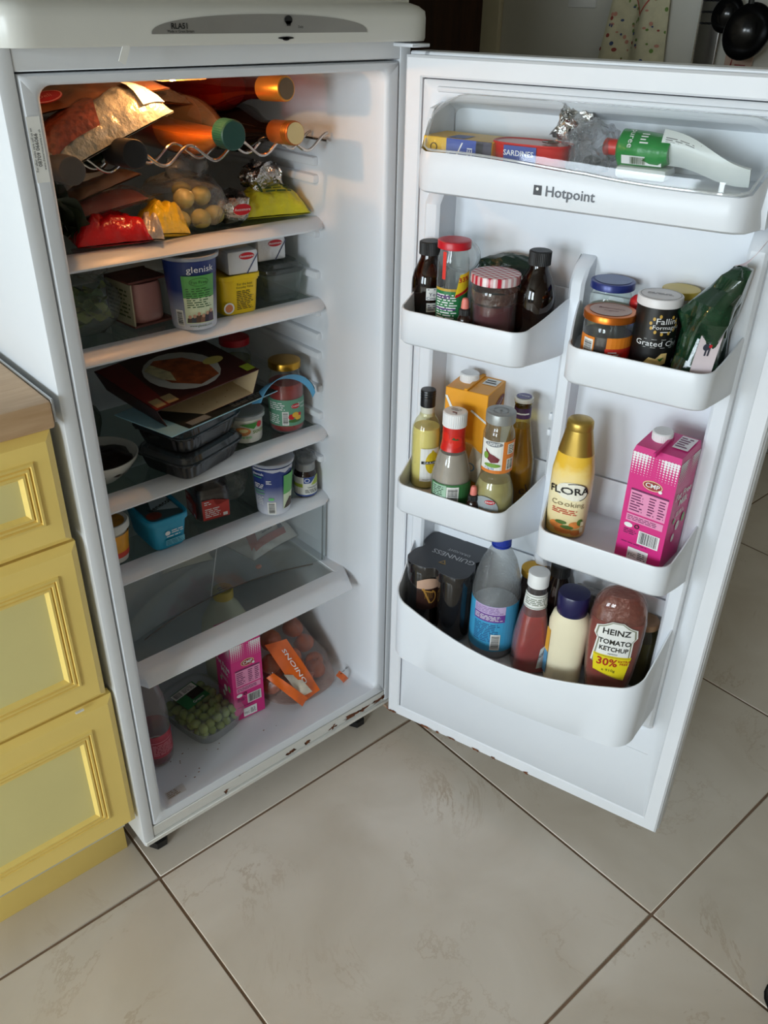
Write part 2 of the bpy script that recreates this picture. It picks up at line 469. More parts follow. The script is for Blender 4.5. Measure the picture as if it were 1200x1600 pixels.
# brown wooden door in the hall
d1 = struct('door_1', B().box(X1-0.012, X1, 1.60, 2.34, 0.0, 2.02, 0.004), wood('brown_door_wood', (64, 38, 24), (88, 56, 36), 5, (8, 8, 1), 0.4), 'dark brown wooden door beside pale frame', 'door')
B().tube([(X1-0.012, 2.26, 1.0), (X1-0.05, 2.26, 1.0), (X1-0.055, 2.16, 1.0)], 0.009).build('handle', SILVER, d1)
tr = B().box(X1-0.025, X1, 1.51, 1.598, 0, 2.1, 0.006).box(X1-0.025, X1, 1.51, 2.39, 2.022, 2.1, 0.006)
struct('trim_1', tr, pm('door_frame_paint', (214, 206, 178), 0.45, var=0.02), 'cream door frame', 'trim')
struct('baseboard_right', B().box(X1-0.015, X1, Y0, 1.50, 0, 0.1, 0.004), WHITE, 'white skirting board', 'baseboard')

# things on the right wall
sw = thing('light_switch', 'square white switch plate on the grey wall', 'switch', (X1, 1.15, 1.335))
B().box(-0.010, 0, -0.058, 0.058, -0.043, 0.043, 0.003).build('plate', PAPER, sw)
B().box(-0.014, -0.010, -0.012, 0.012, -0.016, 0.016, 0.001).build('rocker', WHITE, sw)

rail = thing('utensil_rail', 'chrome rail holding the hanging utensils', 'rail', (X1, 0.50, 1.72))
B().tube([(-0.04, -0.30, 0), (-0.04, 0.22, 0)], 0.008, 12).build('bar', CHROME, rail)
for yy in (-0.27, 0.19): B().tube([(0, yy, 0), (-0.04, yy, 0)], 0.007, 10).build('bracket', CHROME, rail)

gr = thing('hanging_grater', 'flat steel grater hanging from the chrome rail', 'grater', (X1-0.028, 0.645, 1.10))
gb = B()
gb.box(-0.003, 0.0, -0.034, 0.034, 0.0, 0.50, 0.001)
gb.build('blade', SILVER, gr)
gh = B()
for r_ in range(11):
    for c_ in range(5): gh.loft([(0, 0.0035, 0.009, 2), (0.0006, 0.0035, 0.009, 2)], 8, Matrix.Translation((-0.0032, -0.024+c_*0.012, 0.16+r_*0.03)) @ Matrix.Rotation(-pi/2, 4, 'Y') @ Matrix.Rotation(pi/2, 4, 'Z') @ Matrix.Rotation(pi/2, 4, 'Z'))
tag(gh.build('grating_holes', BLACKP, gr), kind='stuff')
B().tube([(-0.0015, -0.036, 0.0), (-0.0015, -0.036, 0.52), (-0.0015, -0.02, 0.56), (-0.0015, 0.02, 0.56), (-0.0015, 0.036, 0.52), (-0.0015, 0.036, 0.0)], 0.003, 8).build('frame', CHROME, gr)
B().tube([(-0.0015, 0, 0.56), (-0.0015, 0, 0.61), (0.012, 0, 0.632), (0.02, 0, 0.60)], 0.003, 8).build('hook', CHROME, gr)

def ladle(name, label, y, z, rb, tilt, x=X1-0.06):
    t = thing(name, label, 'ladle', (x, y, z), rot=(tilt, 0, 0))
    prof = [(0.001, -rb*0.75), (rb*0.5, -rb*0.66), (rb*0.85, -rb*0.35), (rb, 0.0), (rb*0.97, 0.002), (rb*0.82, -rb*0.33), (rb*0.48, -rb*0.62), (0.001, -rb*0.70)]
    B().lathe(prof, 32, Matrix.Rotation(radians(-78), 4, 'Y')).build('bowl', pm('black_nylon', (14, 14, 15), 0.18), t)
    B().tube([(0.01, 0, rb*0.9), (0.02, 0, rb+0.10), (0.02, 0, 1.70-z)], [0.009, 0.007, 0.006], 8).build('handle', pm('black_nylon', (14, 14, 15), 0.18), t)
    return t
ladle('hanging_ladle', 'small black ladle hanging beside the grater', 0.575, 1.285, 0.05, radians(2))
ladle('hanging_ladle', 'big black serving ladle hanging over a red printed card', 0.475, 1.245, 0.075, radians(-8), X1-0.11)

cardt = thing('printed_card', 'small red and cream card hanging beneath the black ladles', 'card', (X1-0.012, 0.535, 1.06))
B().box(-0.002, 0, -0.045, 0.045, 0, 0.20).build('card', pm('card_cream', (196, 168, 150), 0.6), cardt)
decal(cardt, 'red_print', pm('card_red', (140, 40, 40), 0.6), [('poly', [(-0.045, 0.0), (-0.02, 0.0), (-0.02, 0.12)]), ('lines', -0.01, 0.02, 0.04, 0.1, 5)], plane((-0.002, 0, 0), (0, -1, 0), (0, 0, 1)), 0.001)

ap = thing('hanging_apron', 'flowery printed cotton apron hanging on the wall', 'apron', (X1-0.03, 0.90, 1.02))
def apf(u, v):
    y = (0.5-u)*(0.10+0.16*(1-v)) + 0.035*(v-0.3)*-1
    return (-0.02*sin(u*pi*3.2+1.0)*(1-0.5*v)-0.01, y, v*0.72)
B().sheet(apf, 28, 12, 0.002).build('cloth', pm('apron_cloth', (206, 200, 168), 0.8, var=0.10, vscale=30), ap)
rnd = random.Random(5)
def apmap(u, v, h):
    x, y, z = apf(min(1, max(0, u)), min(1, max(0, v))); return Vector((x-0.003-h, y, z))
for nm, c in (('red_print', (150, 70, 60)), ('green_print', (110, 140, 70)), ('blue_print', (70, 84, 120)), ('pink_print', (196, 140, 120))):
    sh = []
    for k in range(46):
        u, v = rnd.random(), rnd.random(); sh.append(('ell', u, v, rnd.uniform(.010, .030), rnd.uniform(.003, .009)))
    tag(decal(ap, nm, pm('apron_'+nm, c, 0.8), sh, apmap, 0.0005, maxlen=0.2), kind='stuff')
decal(ap, 'diamond_border', pm('apron_pink', (190, 96, 84), 0.8), [('poly', [(0.55, 0.36), (0.58, 0.36), (0.76, 0.42), (0.73, 0.42)]), ('poly', [(0.73, 0.42), (0.76, 0.42), (0.58, 0.49), (0.55, 0.49)]), ('poly', [(0.55, 0.36), (0.58, 0.36), (0.40, 0.42), (0.37, 0.42)]), ('poly', [(0.37, 0.42), (0.40, 0.42), (0.58, 0.49), (0.55, 0.49)])], apmap, 0.0008, maxlen=0.05)
B().tube([(0.025, 0.0, 0.71), (-0.005, 0, 0.71), (-0.012, 0, 0.73)], 0.006).build('wall_hook', CHROME, ap)

cl = thing('maroon_coat', 'dark maroon coat hanging in the hall beyond the fridge', 'coat', (1.16, 1.05, 0.75))
cb = B().loft([(0, 0.03, 0.14, 2.4), (0.3, 0.035, 0.13, 2.4), (0.62, 0.035, 0.10, 2.4), (0.70, 0.02, 0.04, 2.2)], 24, fn=lambda v: Vector((v.x, v.y+0.012*sin(v.y*60+v.z*5), v.z)))
cb.build('cloth', pm('maroon_cloth', (66, 22, 34), 0.85), cl)
B().tube([(-0.04, 0, 0.72), (0.0, 0, 0.72), (0.0, 0, 0.69)], 0.005).build('wall_hook', CHROME, cl)

# ------------------------------------------------------------------ worktop and drawer unit
wt = thing('worktop', 'beech effect worktop with thin metal edge strip against the fridge', 'worktop', (-0.32, 0.3, 0.865))
BEECH = wood('beech_worktop', (204, 166, 126), (222, 190, 152), 5, (3, 22, 22), 0.35)
B().box(-0.64, -0.0125, -0.010, 0.628, 0.865, 0.900, 0.004, 2).build('board', BEECH, wt, world=True)
B().box(-0.0125, -0.0095, -0.008, 0.628, 0.872, 0.9012, 0.0006, 1).build('edge_strip', pm('edge_metal', (186, 190, 194), 0.3, metal=0.7), wt, world=True)

YEL = pm('yellow_paint', (250, 220, 126), 0.42, var=0.03, vscale=7)
CRM = pm('cream_yellow_paint', (230, 218, 150), 0.42, var=0.025, vscale=9)
du = thing('drawer_unit', 'yellow painted kitchen drawer unit with cream panels beside the fridge', 'drawer unit', (-0.31, 0.3, 0.0))
B().box(-0.62, -0.019, 0.022, 0.60, 0.13, 0.862).build('carcass', pm('carcass_white', (206, 200, 180), 0.5), du, world=True)
B().box(-0.62, -0.002, 0.084, 0.10, 0.0, 0.17, 0.001).build('plinth', YEL, du, world=True)
for z0, z1, q0, q1, xe in ((0.150, 0.4265, 0.212, 0.362, -0.0045), (0.4305, 0.6965, 0.490, 0.638, -0.0115), (0.7005, 0.858, 0.757, 0.806, -0.0150)):
    bx = B()
    x0, x1 = -0.62, xe
    O = [(x0, z0), (x1, z0), (x1, z1), (x0, z1)]
    def inset(w, y, r=(x0, x1, z0, z1)): return [(r[0]+w, y, r[2]+w), (r[1]-w, y, r[2]+w), (r[1]-w, y, r[3]-w), (r[0]+w, y, r[3]-w)]
    P = (x0+0.057, -0.0655, q0, q1)      # cream panel
    def out(w, y): return [(P[0]-w, y, P[2]-w), (P[1]+w, y, P[2]-w), (P[1]+w, y, P[3]+w), (P[0]-w, y, P[3]+w)]
    bx.rings([inset(0, 0.022), inset(0, 0.008), inset(0.010, 0.0), out(0.021, 0.0)])
    dr = bx.build('drawer', YEL, du, world=True, ang=25)
    ml = B().rings([out(0.021, 0.0), out(0.0195, -0.003), out(0.0165, -0.0035), out(0.015, 0.0005), out(0.0135, -0.0025), out(0.0105, -0.003), out(0.009, 0.001), out(0.0075, -0.002), out(0.0045, -0.0025), out(0.002, 0.001), out(0, 0.0035)])
    ml.build('moulding', YEL, dr, ang=20)
    B().box(P[0]-0.003, P[1]+0.003, 0.0035, 0.018, P[2]-0.003, P[3]+0.003).build('panel', CRM, dr)
B().box(-0.062, -0.05, -0.003, -0.0, 0.4270, 0.4295).build('paint_chip', PAPER, du, world=True)

sh = thing('shoe_toe', 'black rounded shoe toe standing on the tiles', 'shoe', (0.712, -0.872, 0.0), radians(60))
B().loft([(0.0, 0.045, 0.12, 2.4), (0.012, 0.048, 0.125, 2.4), (0.03, 0.046, 0.12, 2.3, 0, -0.003), (0.05, 0.036, 0.10, 2.2, 0, -0.012), (0.06, 0.02, 0.07, 2.0, 0, -0.03)], 32).build('upper', pm('black_leather', (18, 16, 20), 0.35), sh)
B().loft([(-0.0, 0.047, 0.124, 2.4), (0.010, 0.050, 0.128, 2.4)], 32).build('sole', pm('black_rubber', (12, 12, 12), 0.7), sh)
# ================================================================== the fridge
FR = thing('refrigerator', 'white larder fridge with its door wide open and shelves full of food', 'fridge', (0.275, 0.28, 0.0))
XL, XR, ZB, ZT = 0.0192, 0.5309, 0.1164, 1.2393
STAIN = spots('stained_enamel', (220, 219, 214), (120, 62, 22), 0.64, 30, 0.4, (1, 1, 2.5))
body = B()
body.box(0, XL-0.001, 0, 0.55, 0.0825, 1.262, 0.0015, 2).box(XR+0.001, 0.55, 0, 0.55, 0.0825, 1.262, 0.0015, 2)
body.box(XL-0.001, XR+0.001, 0.50, 0.55, 0.0825, 1.262).box(XL-0.001, XR+0.001, 0.0015, 0.55, ZT+0.001, 1.262, 0.001, 1).box(XL-0.001, XR+0.001, 0.06, 0.55, 0.085, ZB-0.004)
cab = body.build('cabinet', WHITE, FR, world=True)
B().box(XL-0.0005, XR+0.0005, 0.0012, 0.06, 0.0925, ZB-0.0012, 0.001, 1).build('sill', STAIN, cab)
B().box(0.0015, 0.5485, -0.003, 0.03, 0.0825, 0.0915, 0.001, 1).build('sill_strip', spots('stained_strip', (222, 220, 214), (128, 74, 30), 0.62, 34, 0.4), cab)
for cx_, s_ in ((0.452, 0.034), (0.475, 0.018), (0.40, 0.016), (0.515, 0.026), (0.535, 0.02), (0.30, 0.016), (0.34, 0.010), (0.16, 0.006)):
    pts = []
    for k in range(26):
        q = 2*pi*k/26; j = 0.25+0.75*abs(noise.noise(Vector((cx_*50, 1.7*cos(q), 1.7*sin(q)))))*1.7+0.25*noise.noise(Vector((cx_*31, k*0.9, 3)))
        pts.append((cx_+s_*j*cos(q), 0.0990+0.0075*j*sin(q)))
    decal(cab, 'rust_patch', pm('rust', (104, 56, 26), 0.8, var=0.5, vscale=120), [('poly', pts)], lambda u, v, h: Vector((u, 0.0012-h, v)), 0.0004)

# white plastic liner: flange, rounded mouth, tapered walls
def rrect(x0, x1, z0, z1, r, y, k=6):
    P = []
    for cx, cz, a in ((x1-r, z1-r, 0), (x0+r, z1-r, pi/2), (x0+r, z0+r, pi), (x1-r, z0+r, 1.5*pi)):
        for i in range(k+1): P.append((cx+r*cos(a+pi/2*i/k), y, cz+r*sin(a+pi/2*i/k)))
    return P
g = 0.0012
lr = [rrect(XL+g, XR-g, ZB+g, ZT-g, 0.002, 0.03), rrect(XL+g, XR-g, ZB+g, ZT-g, 0.002, 0.003), rrect(XL+g+0.002, XR-g-0.002, ZB+g+0.002, ZT-g-0.002, 0.003, 0.0),
      rrect(0.0345, 0.5145, 0.134, 1.2305, 0.012, 0.0), rrect(0.0385, 0.5105, 0.137, 1.228, 0.013, 0.0015), rrect(0.041, 0.508, 0.137, 1.227, 0.014, 0.006),
      rrect(0.043, 0.506, 0.1345, 1.226, 0.016, 0.02), rrect(0.049, 0.500, 0.132, 1.226, 0.018, 0.08), rrect(0.056, 0.493, 0.131, 1.224, 0.02, 0.14), rrect(0.060, 0.489, 0.130, 1.222, 0.025, 0.44), rrect(0.075, 0.474, 0.145, 1.207, 0.02, 0.455)]
lin_o = B().rings(lr, cap1=True).build('liner', LINER, FR, world=True, ang=50)
# shelf runners on both side walls
for z in (1.1, 1.075, 0.995, 0.93, 0.868, 0.828, 0.795, 0.735, 0.685, 0.640, 0.60, 0.507):
    for sx, xa in ((1, 0.4835), (-1, 0.0485)):
        B().box(xa, xa+0.0175, 0.135, 0.435, z-0.0075, z+0.0055, 0.004, 2).build('runner', LINER, lin_o)
# lamp in the ceiling of the compartment
lampc = B().box(0.205, 0.265, 0.05, 0.11, 1.2215, 1.2275, 0.002, 2)
lampm = film('lamp_cover', (255, 225, 180), 0.10, 0.2, body=(255, 230, 190))
lampc.build('lamp_cover', lampm, lin_o)
ll = bpy.data.lights.new('fridge_lamp', 'POINT'); ll.energy = 0.8; ll.color = (1.0, 0.52, 0.20); ll.shadow_soft_size = 0.004
lo = bpy.data.objects.new('fridge_lamp', ll); COL.objects.link(lo); lo.location = (0.235, 0.08, 1.2195)
lo.parent = FR; lo.matrix_parent_inverse = Matrix.Translation(FR.location).inverted()

# shelves
SHG = film('shelf_glass', (222, 230, 226), 0.05, 0.05, body=(120, 128, 126), edge=0.12)
SHZ = dict(S1=1.018, S2=0.891, S3=0.662, S4=0.532)
def xext(prof, x0, x1, n=24, bow=0.0):
    R_ = []
    for i in range(n+1):
        x = x0+(x1-x0)*i/n; t = 2*i/n-1
        k = 1.0-max(0, (abs(t)-0.93)/0.07)**2*0.35
        R_.append([(x, 0.150+(y-0.150)*k, z) for y, z in prof])
    return B().rings(R_, True, True)
for nm, z in SHZ.items():
    s_ = xext([(0.152, z), (0.138, z+0.0012), (0.130, z-0.0005), (0.121, z-0.0055), (0.1155, z-0.0115), (0.1165, z-0.0145), (0.121, z-0.014), (0.130, z-0.009), (0.152, z-0.008)], 0.053, 0.497).build('shelf', PLAST, FR, world=True)
    B().box(0.064, 0.486, 0.14, 0.44, z-0.0055, z-0.0005).build('glass_pane', SHG, s_)
# lid of the salad compartment and the clear flap above it
z = 0.385
s5 = xext([(0.09, z), (0.065, z+0.001), (0.056, z-0.001), (0.046, z-0.009), (0.0405, z-0.015), (0.0415, z-0.018), (0.05, z-0.016), (0.058, z-0.010), (0.09, z-0.008)], 0.049, 0.501).build('salad_shelf', PLAST, FR, world=True)
for _a, _b in ((0.0525, 0.076), (0.476, 0.4975)): B().box(_a, _b, 0.085, 0.44, z-0.007, z+0.0005, 0.001, 1).build('side_rail', PLAST, s5)
B().box(0.075, 0.478, 0.075, 0.44, z-0.0055, z-0.0012).build('glass_pane', film('salad_glass', (240, 244, 243), 0.10, 0.08, body=(190, 196, 198), edge=0.12), s5)
arc = [(0.11+0.35*t, 0.133+0.034*(1-(2*t-1)**2), z+0.0002) for t in [i/24 for i in range(25)]]
B().tube(arc, 0.0011, 6).build('moulded_ridge', pm('ridge_dark', (88, 80, 72), 0.5), s5)
def flp(u, v):
    x = 0.066+0.418*u
    yb = 0.128+0.036*(1-(2*u-1)**2)
    return (x, 0.124*(v)+yb*(1-v), 0.389+0.128*v)
fl = B().sheet(flp, 24, 6, 0.0018).build('chiller_flap', film('flap_plastic', (243, 246, 246), 0.06, 0.06, body=(190, 196, 198), edge=0.10), FR, world=True)
B().tube([Vector(flp(0.985, 1-k/6))+Vector((0.002, 0, 0)) for k in range(7)], 0.0016, 6).build('flap_edge', pm('flap_edge_grey', (120, 126, 128), 0.3), fl)
B().tube([Vector(flp(0.455, 1-k/6)) for k in range(7)], 0.0012, 6).build('flap_seam', film('seam_plastic', (230, 235, 235), 0.5), fl)

# wire wine rack
def wire(yw, dz=0.0):
    pts = []
    for i in range(97):
        t = i/96; x = 0.062+0.426*t
        pts.append((x, yw, 1.1315+dz+0.0105*cos(2*pi*(x-0.112)/0.0755)))
    return pts
wr = B().tube(wire(0.105), 0.0022, 8).build('wine_rack', CHROME, FR, world=True)
B().tube(wire(0.145, -0.002), 0.0020, 8).build('rear_wire', CHROME, wr)
B().tube(wire(0.33, -0.002), 0.0020, 8).build('rear_wire', CHROME, wr)
for x in (0.062, 0.488): B().tube([(x, 0.105, 1.131), (x, 0.36, 1.129)], 0.0020, 8).build('side_wire', CHROME, wr)

# top cap with the control panel
prof0 = [(-0.034, 1.2625), (-0.036, 1.266), (-0.036, 1.288), (-0.034, 1.296), (-0.026, 1.3025), (-0.010, 1.3055), (0.03, 1.3065), (0.55, 1.3065), (0.55, 1.2625)]
R_ = []
for x in [-0.006+0.566*i/60 for i in range(61)]:
    e = max(0.0, 1-min(x+0.006, 0.560-x)/0.034)
    back = 0.034*(1-sqrt(max(0, 1-e*e)))*0.95
    R_.append([(x, min(y+(back if y < 0.03 else 0), 0.55), zz-(0.006*e*e if zz > 1.3 else 0)) for y, zz in prof0])
capo = B().rings(R_, True, True).build('top_cap', pm('cap_plastic', (214, 214, 208), 0.3, var=0.015), FR, world=True, ang=50)
pts = [(0.2975+0.145*cos(pi*k/40), 1.2735+0.0185*sin(pi*k/40)**0.8) for k in range(41)]
PM = lambda u, v, h: Vector((u, -0.0362-h, v))
cpn = decal(capo, 'control_panel', pm('panel_grey', (150, 148, 144), 0.35, metal=0.4), [('poly', pts)], PM, 0.0005)
# lettering stays a sub-part of the cap (third level)
decal(capo, 'panel_lettering', INK, [('text', 'RLA51', 0.1855, 1.2805, 0.0075, 0, 0.02), ('text', 'Made in Great Britain', 0.1865, 1.2758, 0.0036), ('text', 'Daily', 0.342, 1.2795, 0.0035), ('ell', 0.325, 1.2865, 0.0055, 0.0045), ('poly', [(0.321, 1.2855), (0.329, 1.2855), (0.3275, 1.2805), (0.3225, 1.2805)])], PM, 0.0012, maxlen=0.05)
decal(capo, 'latch_mark', INK, [('ell', 0.321, 1.2685, 0.011, 0.0014), ('ell', 0.321, 1.2675, 0.005, 0.0018)], PM, 0.0008)
B().box(-0.004, 0.004, -0.0005, 0.0005, -0.016, 0.002, M=Matrix.Translation((0.124, -0.034, 1.2625)) @ Matrix.Rotation(radians(25), 4, 'Y')).build('peeling_tab', PAPER, capo)
# care-line sticker on the flange
stm = plane((0.0275, -0.0002, 1.168), (0, 0, 1), (-1, 0, 0))
decal(lin_o, 'care_sticker', PAPER, [('rect', -0.032, -0.0075, 0.032, 0.0065)], stm, 0.0004)
decal(lin_o, 'sticker_lettering', INK, [('text', 'For after sales care call us on', 0, 0.0040, 0.0036), ('text', '08709 066066', 0, -0.0002, 0.0056), ('text', 'www.theservicecentre.co.uk', 0, -0.0046, 0.0034)], stm, 0.0008, maxlen=0.05)
flm = plane((0.075, 0.022, 0.1347), (0.95, 0.0, 0.0), (0.1, 1, 0))
decal(lin_o, 'floor_sticker', film('old_sticker', (254, 252, 249), 0.03, 0.3, body=(226, 220, 210)), [('rect', -0.015, -0.004, 0.02, 0.014)], flm, 0.0006)
decal(lin_o, 'floor_sticker_print', pm('sticker_brown', (150, 130, 112), 0.6), [('lines', -0.013, -0.003, 0.010, 0.012, 4)], flm, 0.001, maxlen=0.02)
rr = random.Random(8)
for k in range(16):
    decal(lin_o, 'crumb', pm('crumb', (128, 84, 56), 0.8), [('ell', 0, 0, rr.uniform(.0006, .0022), rr.uniform(.0005, .0014))], plane((rr.uniform(0.09, 0.30), rr.uniform(0.03, 0.10), 0.1335), (1, 0, 0), (0, 1, 0)), 0.0006)
for x, y in ((0.045, 0.058), (0.505, 0.058), (0.045, 0.48), (0.505, 0.48)):
    B().lathe([(0.016, 0.0), (0.018, 0.002), (0.018, 0.016), (0.008, 0.018), (0.008, 0.086)], 6, Matrix.Translation((x, y, 0))).build('foot', BLACKP, FR, world=True)
B().box(0.528, 0.556, -0.020, 0.004, 0.077, 0.0825, 0.001, 1).build('lower_hinge', spots('rusty_hinge', (170, 150, 130), (110, 50, 20), 0.45, 40), FR, world=True)
B().box(0.520, 0.552, -0.035, 0.02, 1.2555, 1.2600, 0.001, 1).build('upper_hinge', PLAST, FR, world=True)

# ------------------------------------------------------------------ the door (built along d, y = -off, then swung open)
def DB(b): 
    b.v = [tuple(MD @ Vector(p)) for p in b.v]; return b
GZ0, GZ1, DW = 0.0865, 1.2474, 0.5427
dd = B()
dd.box(-0.001, DW+0.002, 0.0325, 0.056, GZ0-0.002, GZ1+0.004, 0.004, 2)
for _q in ((-0.001, 0.03, GZ0-0.002, GZ1+0.004), (DW-0.028, DW+0.002, GZ0-0.002, GZ1+0.004), (0.02, DW-0.02, GZ0-0.002, GZ0+0.03), (0.02, DW-0.02, GZ1-0.03, GZ1+0.004)): dd.box(_q[0], _q[1], 0.0125, 0.036, _q[2], _q[3], 0.002, 1)
door = DB(dd).build('door', WHITE, FR, world=True)
DB(B().rings([[(w, y, GZ0+w), (DW-w, y, GZ0+w), (DW-w, y, GZ1-w), (w, y, GZ1-w)] for w, y in ((0.007, 0.0126), (0.007, 0.0075), (0.034, 0.0075), (0.034, 0.0126))])).build('gasket_gap_shade', pm('gap_shade_dark', (48, 50, 56), 0.7), door)  # dark ring painting the shade at the bottom of the gasket gap
# gasket: rounded picture frame
def fr_ring(w, y): return [(w, y, GZ0+w), (DW-w, y, GZ0+w), (DW-w, y, GZ1-w), (w, y, GZ1-w)]
gk = B().rings([fr_ring(0.004, 0.010), fr_ring(0.0, 0.0085), fr_ring(0.0, 0.003), fr_ring(0.003, 0.0), fr_ring(0.023, 0.0), fr_ring(0.0255, 0.002), fr_ring(0.0255, 0.012)])
gask = DB(gk).build('gasket', pm('gasket_vinyl', (224, 226, 230), 0.45, var=0.02), door, ang=30)
# liner: perimeter bank, recessed middle
LZ0, LZ1, LX0, LX1 = 0.1135, 1.2205, 0.0285, 0.5210
def lring(x0, x1, z0, z1, r, y): return [(p[0], y, p[2]) for p in rrect(x0, x1, z0, z1, r, 0, 5)]
dl = B().rings([lring(LX0, LX1, LZ0, LZ1, 0.002, 0.0072), lring(LX0, LX1, LZ0, LZ1, 0.002, 0.001), lring(LX0+0.002, LX1-0.002, LZ0+0.002, LZ1-0.002, 0.003, -0.001),
                lring(0.046, 0.4985, 0.300, 1.2035, 0.020, -0.001), lring(0.049, 0.4955, 0.303, 1.2005, 0.019, 0.000), lring(0.0535, 0.491, 0.308, 1.196, 0.016, 0.006), lring(0.058, 0.4865, 0.314, 1.190, 0.016, 0.026), lring(0.060, 0.4845, 0.317, 1.187, 0.016, 0.030)], cap1=True)
DB(dl).build('door_liner', LINER, door, ang=45)
# lower flat panel line and top ridge
DB(B().box(0.05, 0.495, -0.0045, 0.002, 1.2065, 1.2135, 0.003, 2)).build('top_ridge', LINER, door)
# side banks with hooks, middle rib
def rib(x0, x1, z0, z1, o0, o1):
    b = B(); R_ = []
    zs = [z0, z0+0.012, z0+0.03, z1-0.03, z1-0.012, z1]; ks = [0.05, 0.7, 1, 1, 0.7, 0.05]
    for z_, k in zip(zs, ks):
        y = -(o0+(o1-o0)*k)
        R_.append([(x0, 0.031, z_), (x0+0.001, y+0.004, z_), (x0+0.005, y, z_), (x1-0.005, y, z_), (x1-0.001, y+0.004, z_), (x1, 0.031, z_)])
    return DB(b.rings(R_, True, True))
rib(0.473, 0.4985, 0.300, 1.10, -0.03, 0.018).build('side_bank', LINER, door)
rib(0.0455, 0.071, 0.300, 1.10, -0.03, 0.018).build('side_bank', LINER, door)
rib(0.2615, 0.2845, 0.53, 1.025, -0.03, 0.006).build('middle_rib', LINER, door)
for z_ in (0.985, 0.968, 0.80, 0.775, 0.76, 0.712, 0.695):
    DB(B().box(0.468, 0.4745, -0.014, -0.006, z_-0.005, z_+0.005, 0.002, 2)).build('hook', LINER, door)
for z_ in (0.80, 0.775): DB(B().box(0.2575, 0.263, -0.004, 0.004, z_-0.005, z_+0.005, 0.0015, 2)).build('hook', LINER, door)

def balcony(name, xb0, xf0, xf1, xb1, of, rimf, rimb, botf, botb, rc=0.024, dip=0.0, bow=0.0, ob=-0.026, up=0.020):
    """an open tray hooked on the door: plan tapers to the front, rim rises to the back"""
    def outline(ins):
        P = [(xb0+ins, ob+ins)]
        cx, cy = xf0+rc, of-rc
        # left side as a soft S from the back corner to the front
        for k in range(1, 9):
            t = k/9; P.append((xb0+ins+(xf0-xb0)*(t**1.3), ob+ins+(cy-ob-ins)*t))
        for k in range(9):
            a = pi-pi/2*k/8; P.append((cx+(rc-ins)*cos(a), cy+(rc-ins)*sin(a)))
        for k in range(1, 15):
            t = k/15; P.append((xf0+rc+(xf1-xf0-2*rc)*t, of-ins+bow*sin(pi*t)))
        cx = xf1-rc
        for k in range(9):
            a = pi/2-pi/2*k/8; P.append((cx+(rc-ins)*cos(a), cy+(rc-ins)*sin(a)))
        for k in range(8, 0, -1):
            t = k/9; P.append((xb1-ins-(xb1-xf1)*(t**1.3), ob+ins+(cy-ob-ins)*t))
        P.append((xb1-ins, ob+ins))
        return P
    def zrim(x, o):
        t = min(1, max(0, (o-ob)/(of-ob))); s = t*t*(3-2*t)
        q = rimb+(rimf-rimb)*s
        u = min(1, max(0, (x-xf0)/(xf1-xf0)))
        return q - dip*sin(pi*u)*max(0, (t-0.55)/0.45)
    def zbot(x, o):
        t = min(1, max(0, (o-ob)/(of-ob))); return botb+(botf-botb)*t**1.5
    A = outline(0.0); A2 = outline(0.004); I = outline(0.0035); I2 = outline(0.0065)
    r0 = [(x, -o, zbot(x, o)) for x, o in A2]
    r1 = [(x, -o, zbot(x, o)+0.004) for x, o in A]
    r2 = [(x, -o, zrim(x, o)-0.002) for x, o in A]
    r3 = [(x, -o, zrim(x, o)) for x, o in outline(0.001)]
    r4 = [(x, -o, zrim(x, o)) for x, o in outline(0.0028)]
    r5 = [(x, -o, zrim(x, o)-0.002) for x, o in I]
    fz = max(botf, botb)+0.004+up
    r6 = [(x, -o, fz) for x, o in I2]
    b = B().rings([r0, r1, r2, r3, r4, r5, r6])
    n = len(r0)
    b.f.append(tuple(range(n))); b.f.append(tuple(6*n+k for k in range(n)))
    o_ = DB(b).build(name, PLAST, door, ang=45)
    return fz
FB = balcony('door_balcony', 0.0475, 0.0585, 0.2500, 0.2715, 0.108, 0.9485, 0.9780, 0.9010, 0.8930)
FC = balcony('door_balcony', 0.2735, 0.3010, 0.4835, 0.4980, 0.108, 0.9465, 0.9780, 0.9000, 0.8920)
FD = balcony('door_balcony', 0.0475, 0.0605, 0.2470, 0.2715, 0.108, 0.6790, 0.7130, 0.6310, 0.6050)
FE = balcony('door_balcony', 0.2735, 0.2950, 0.4850, 0.4980, 0.108, 0.6770, 0.7130, 0.6310, 0.6020)
FF = balcony('door_bottle_tray', 0.0475, 0.0650, 0.4860, 0.4980, 0.114, 0.4720, 0.5400, 0.3440, 0.3700, rc=0.035, dip=0.040, bow=0.012)

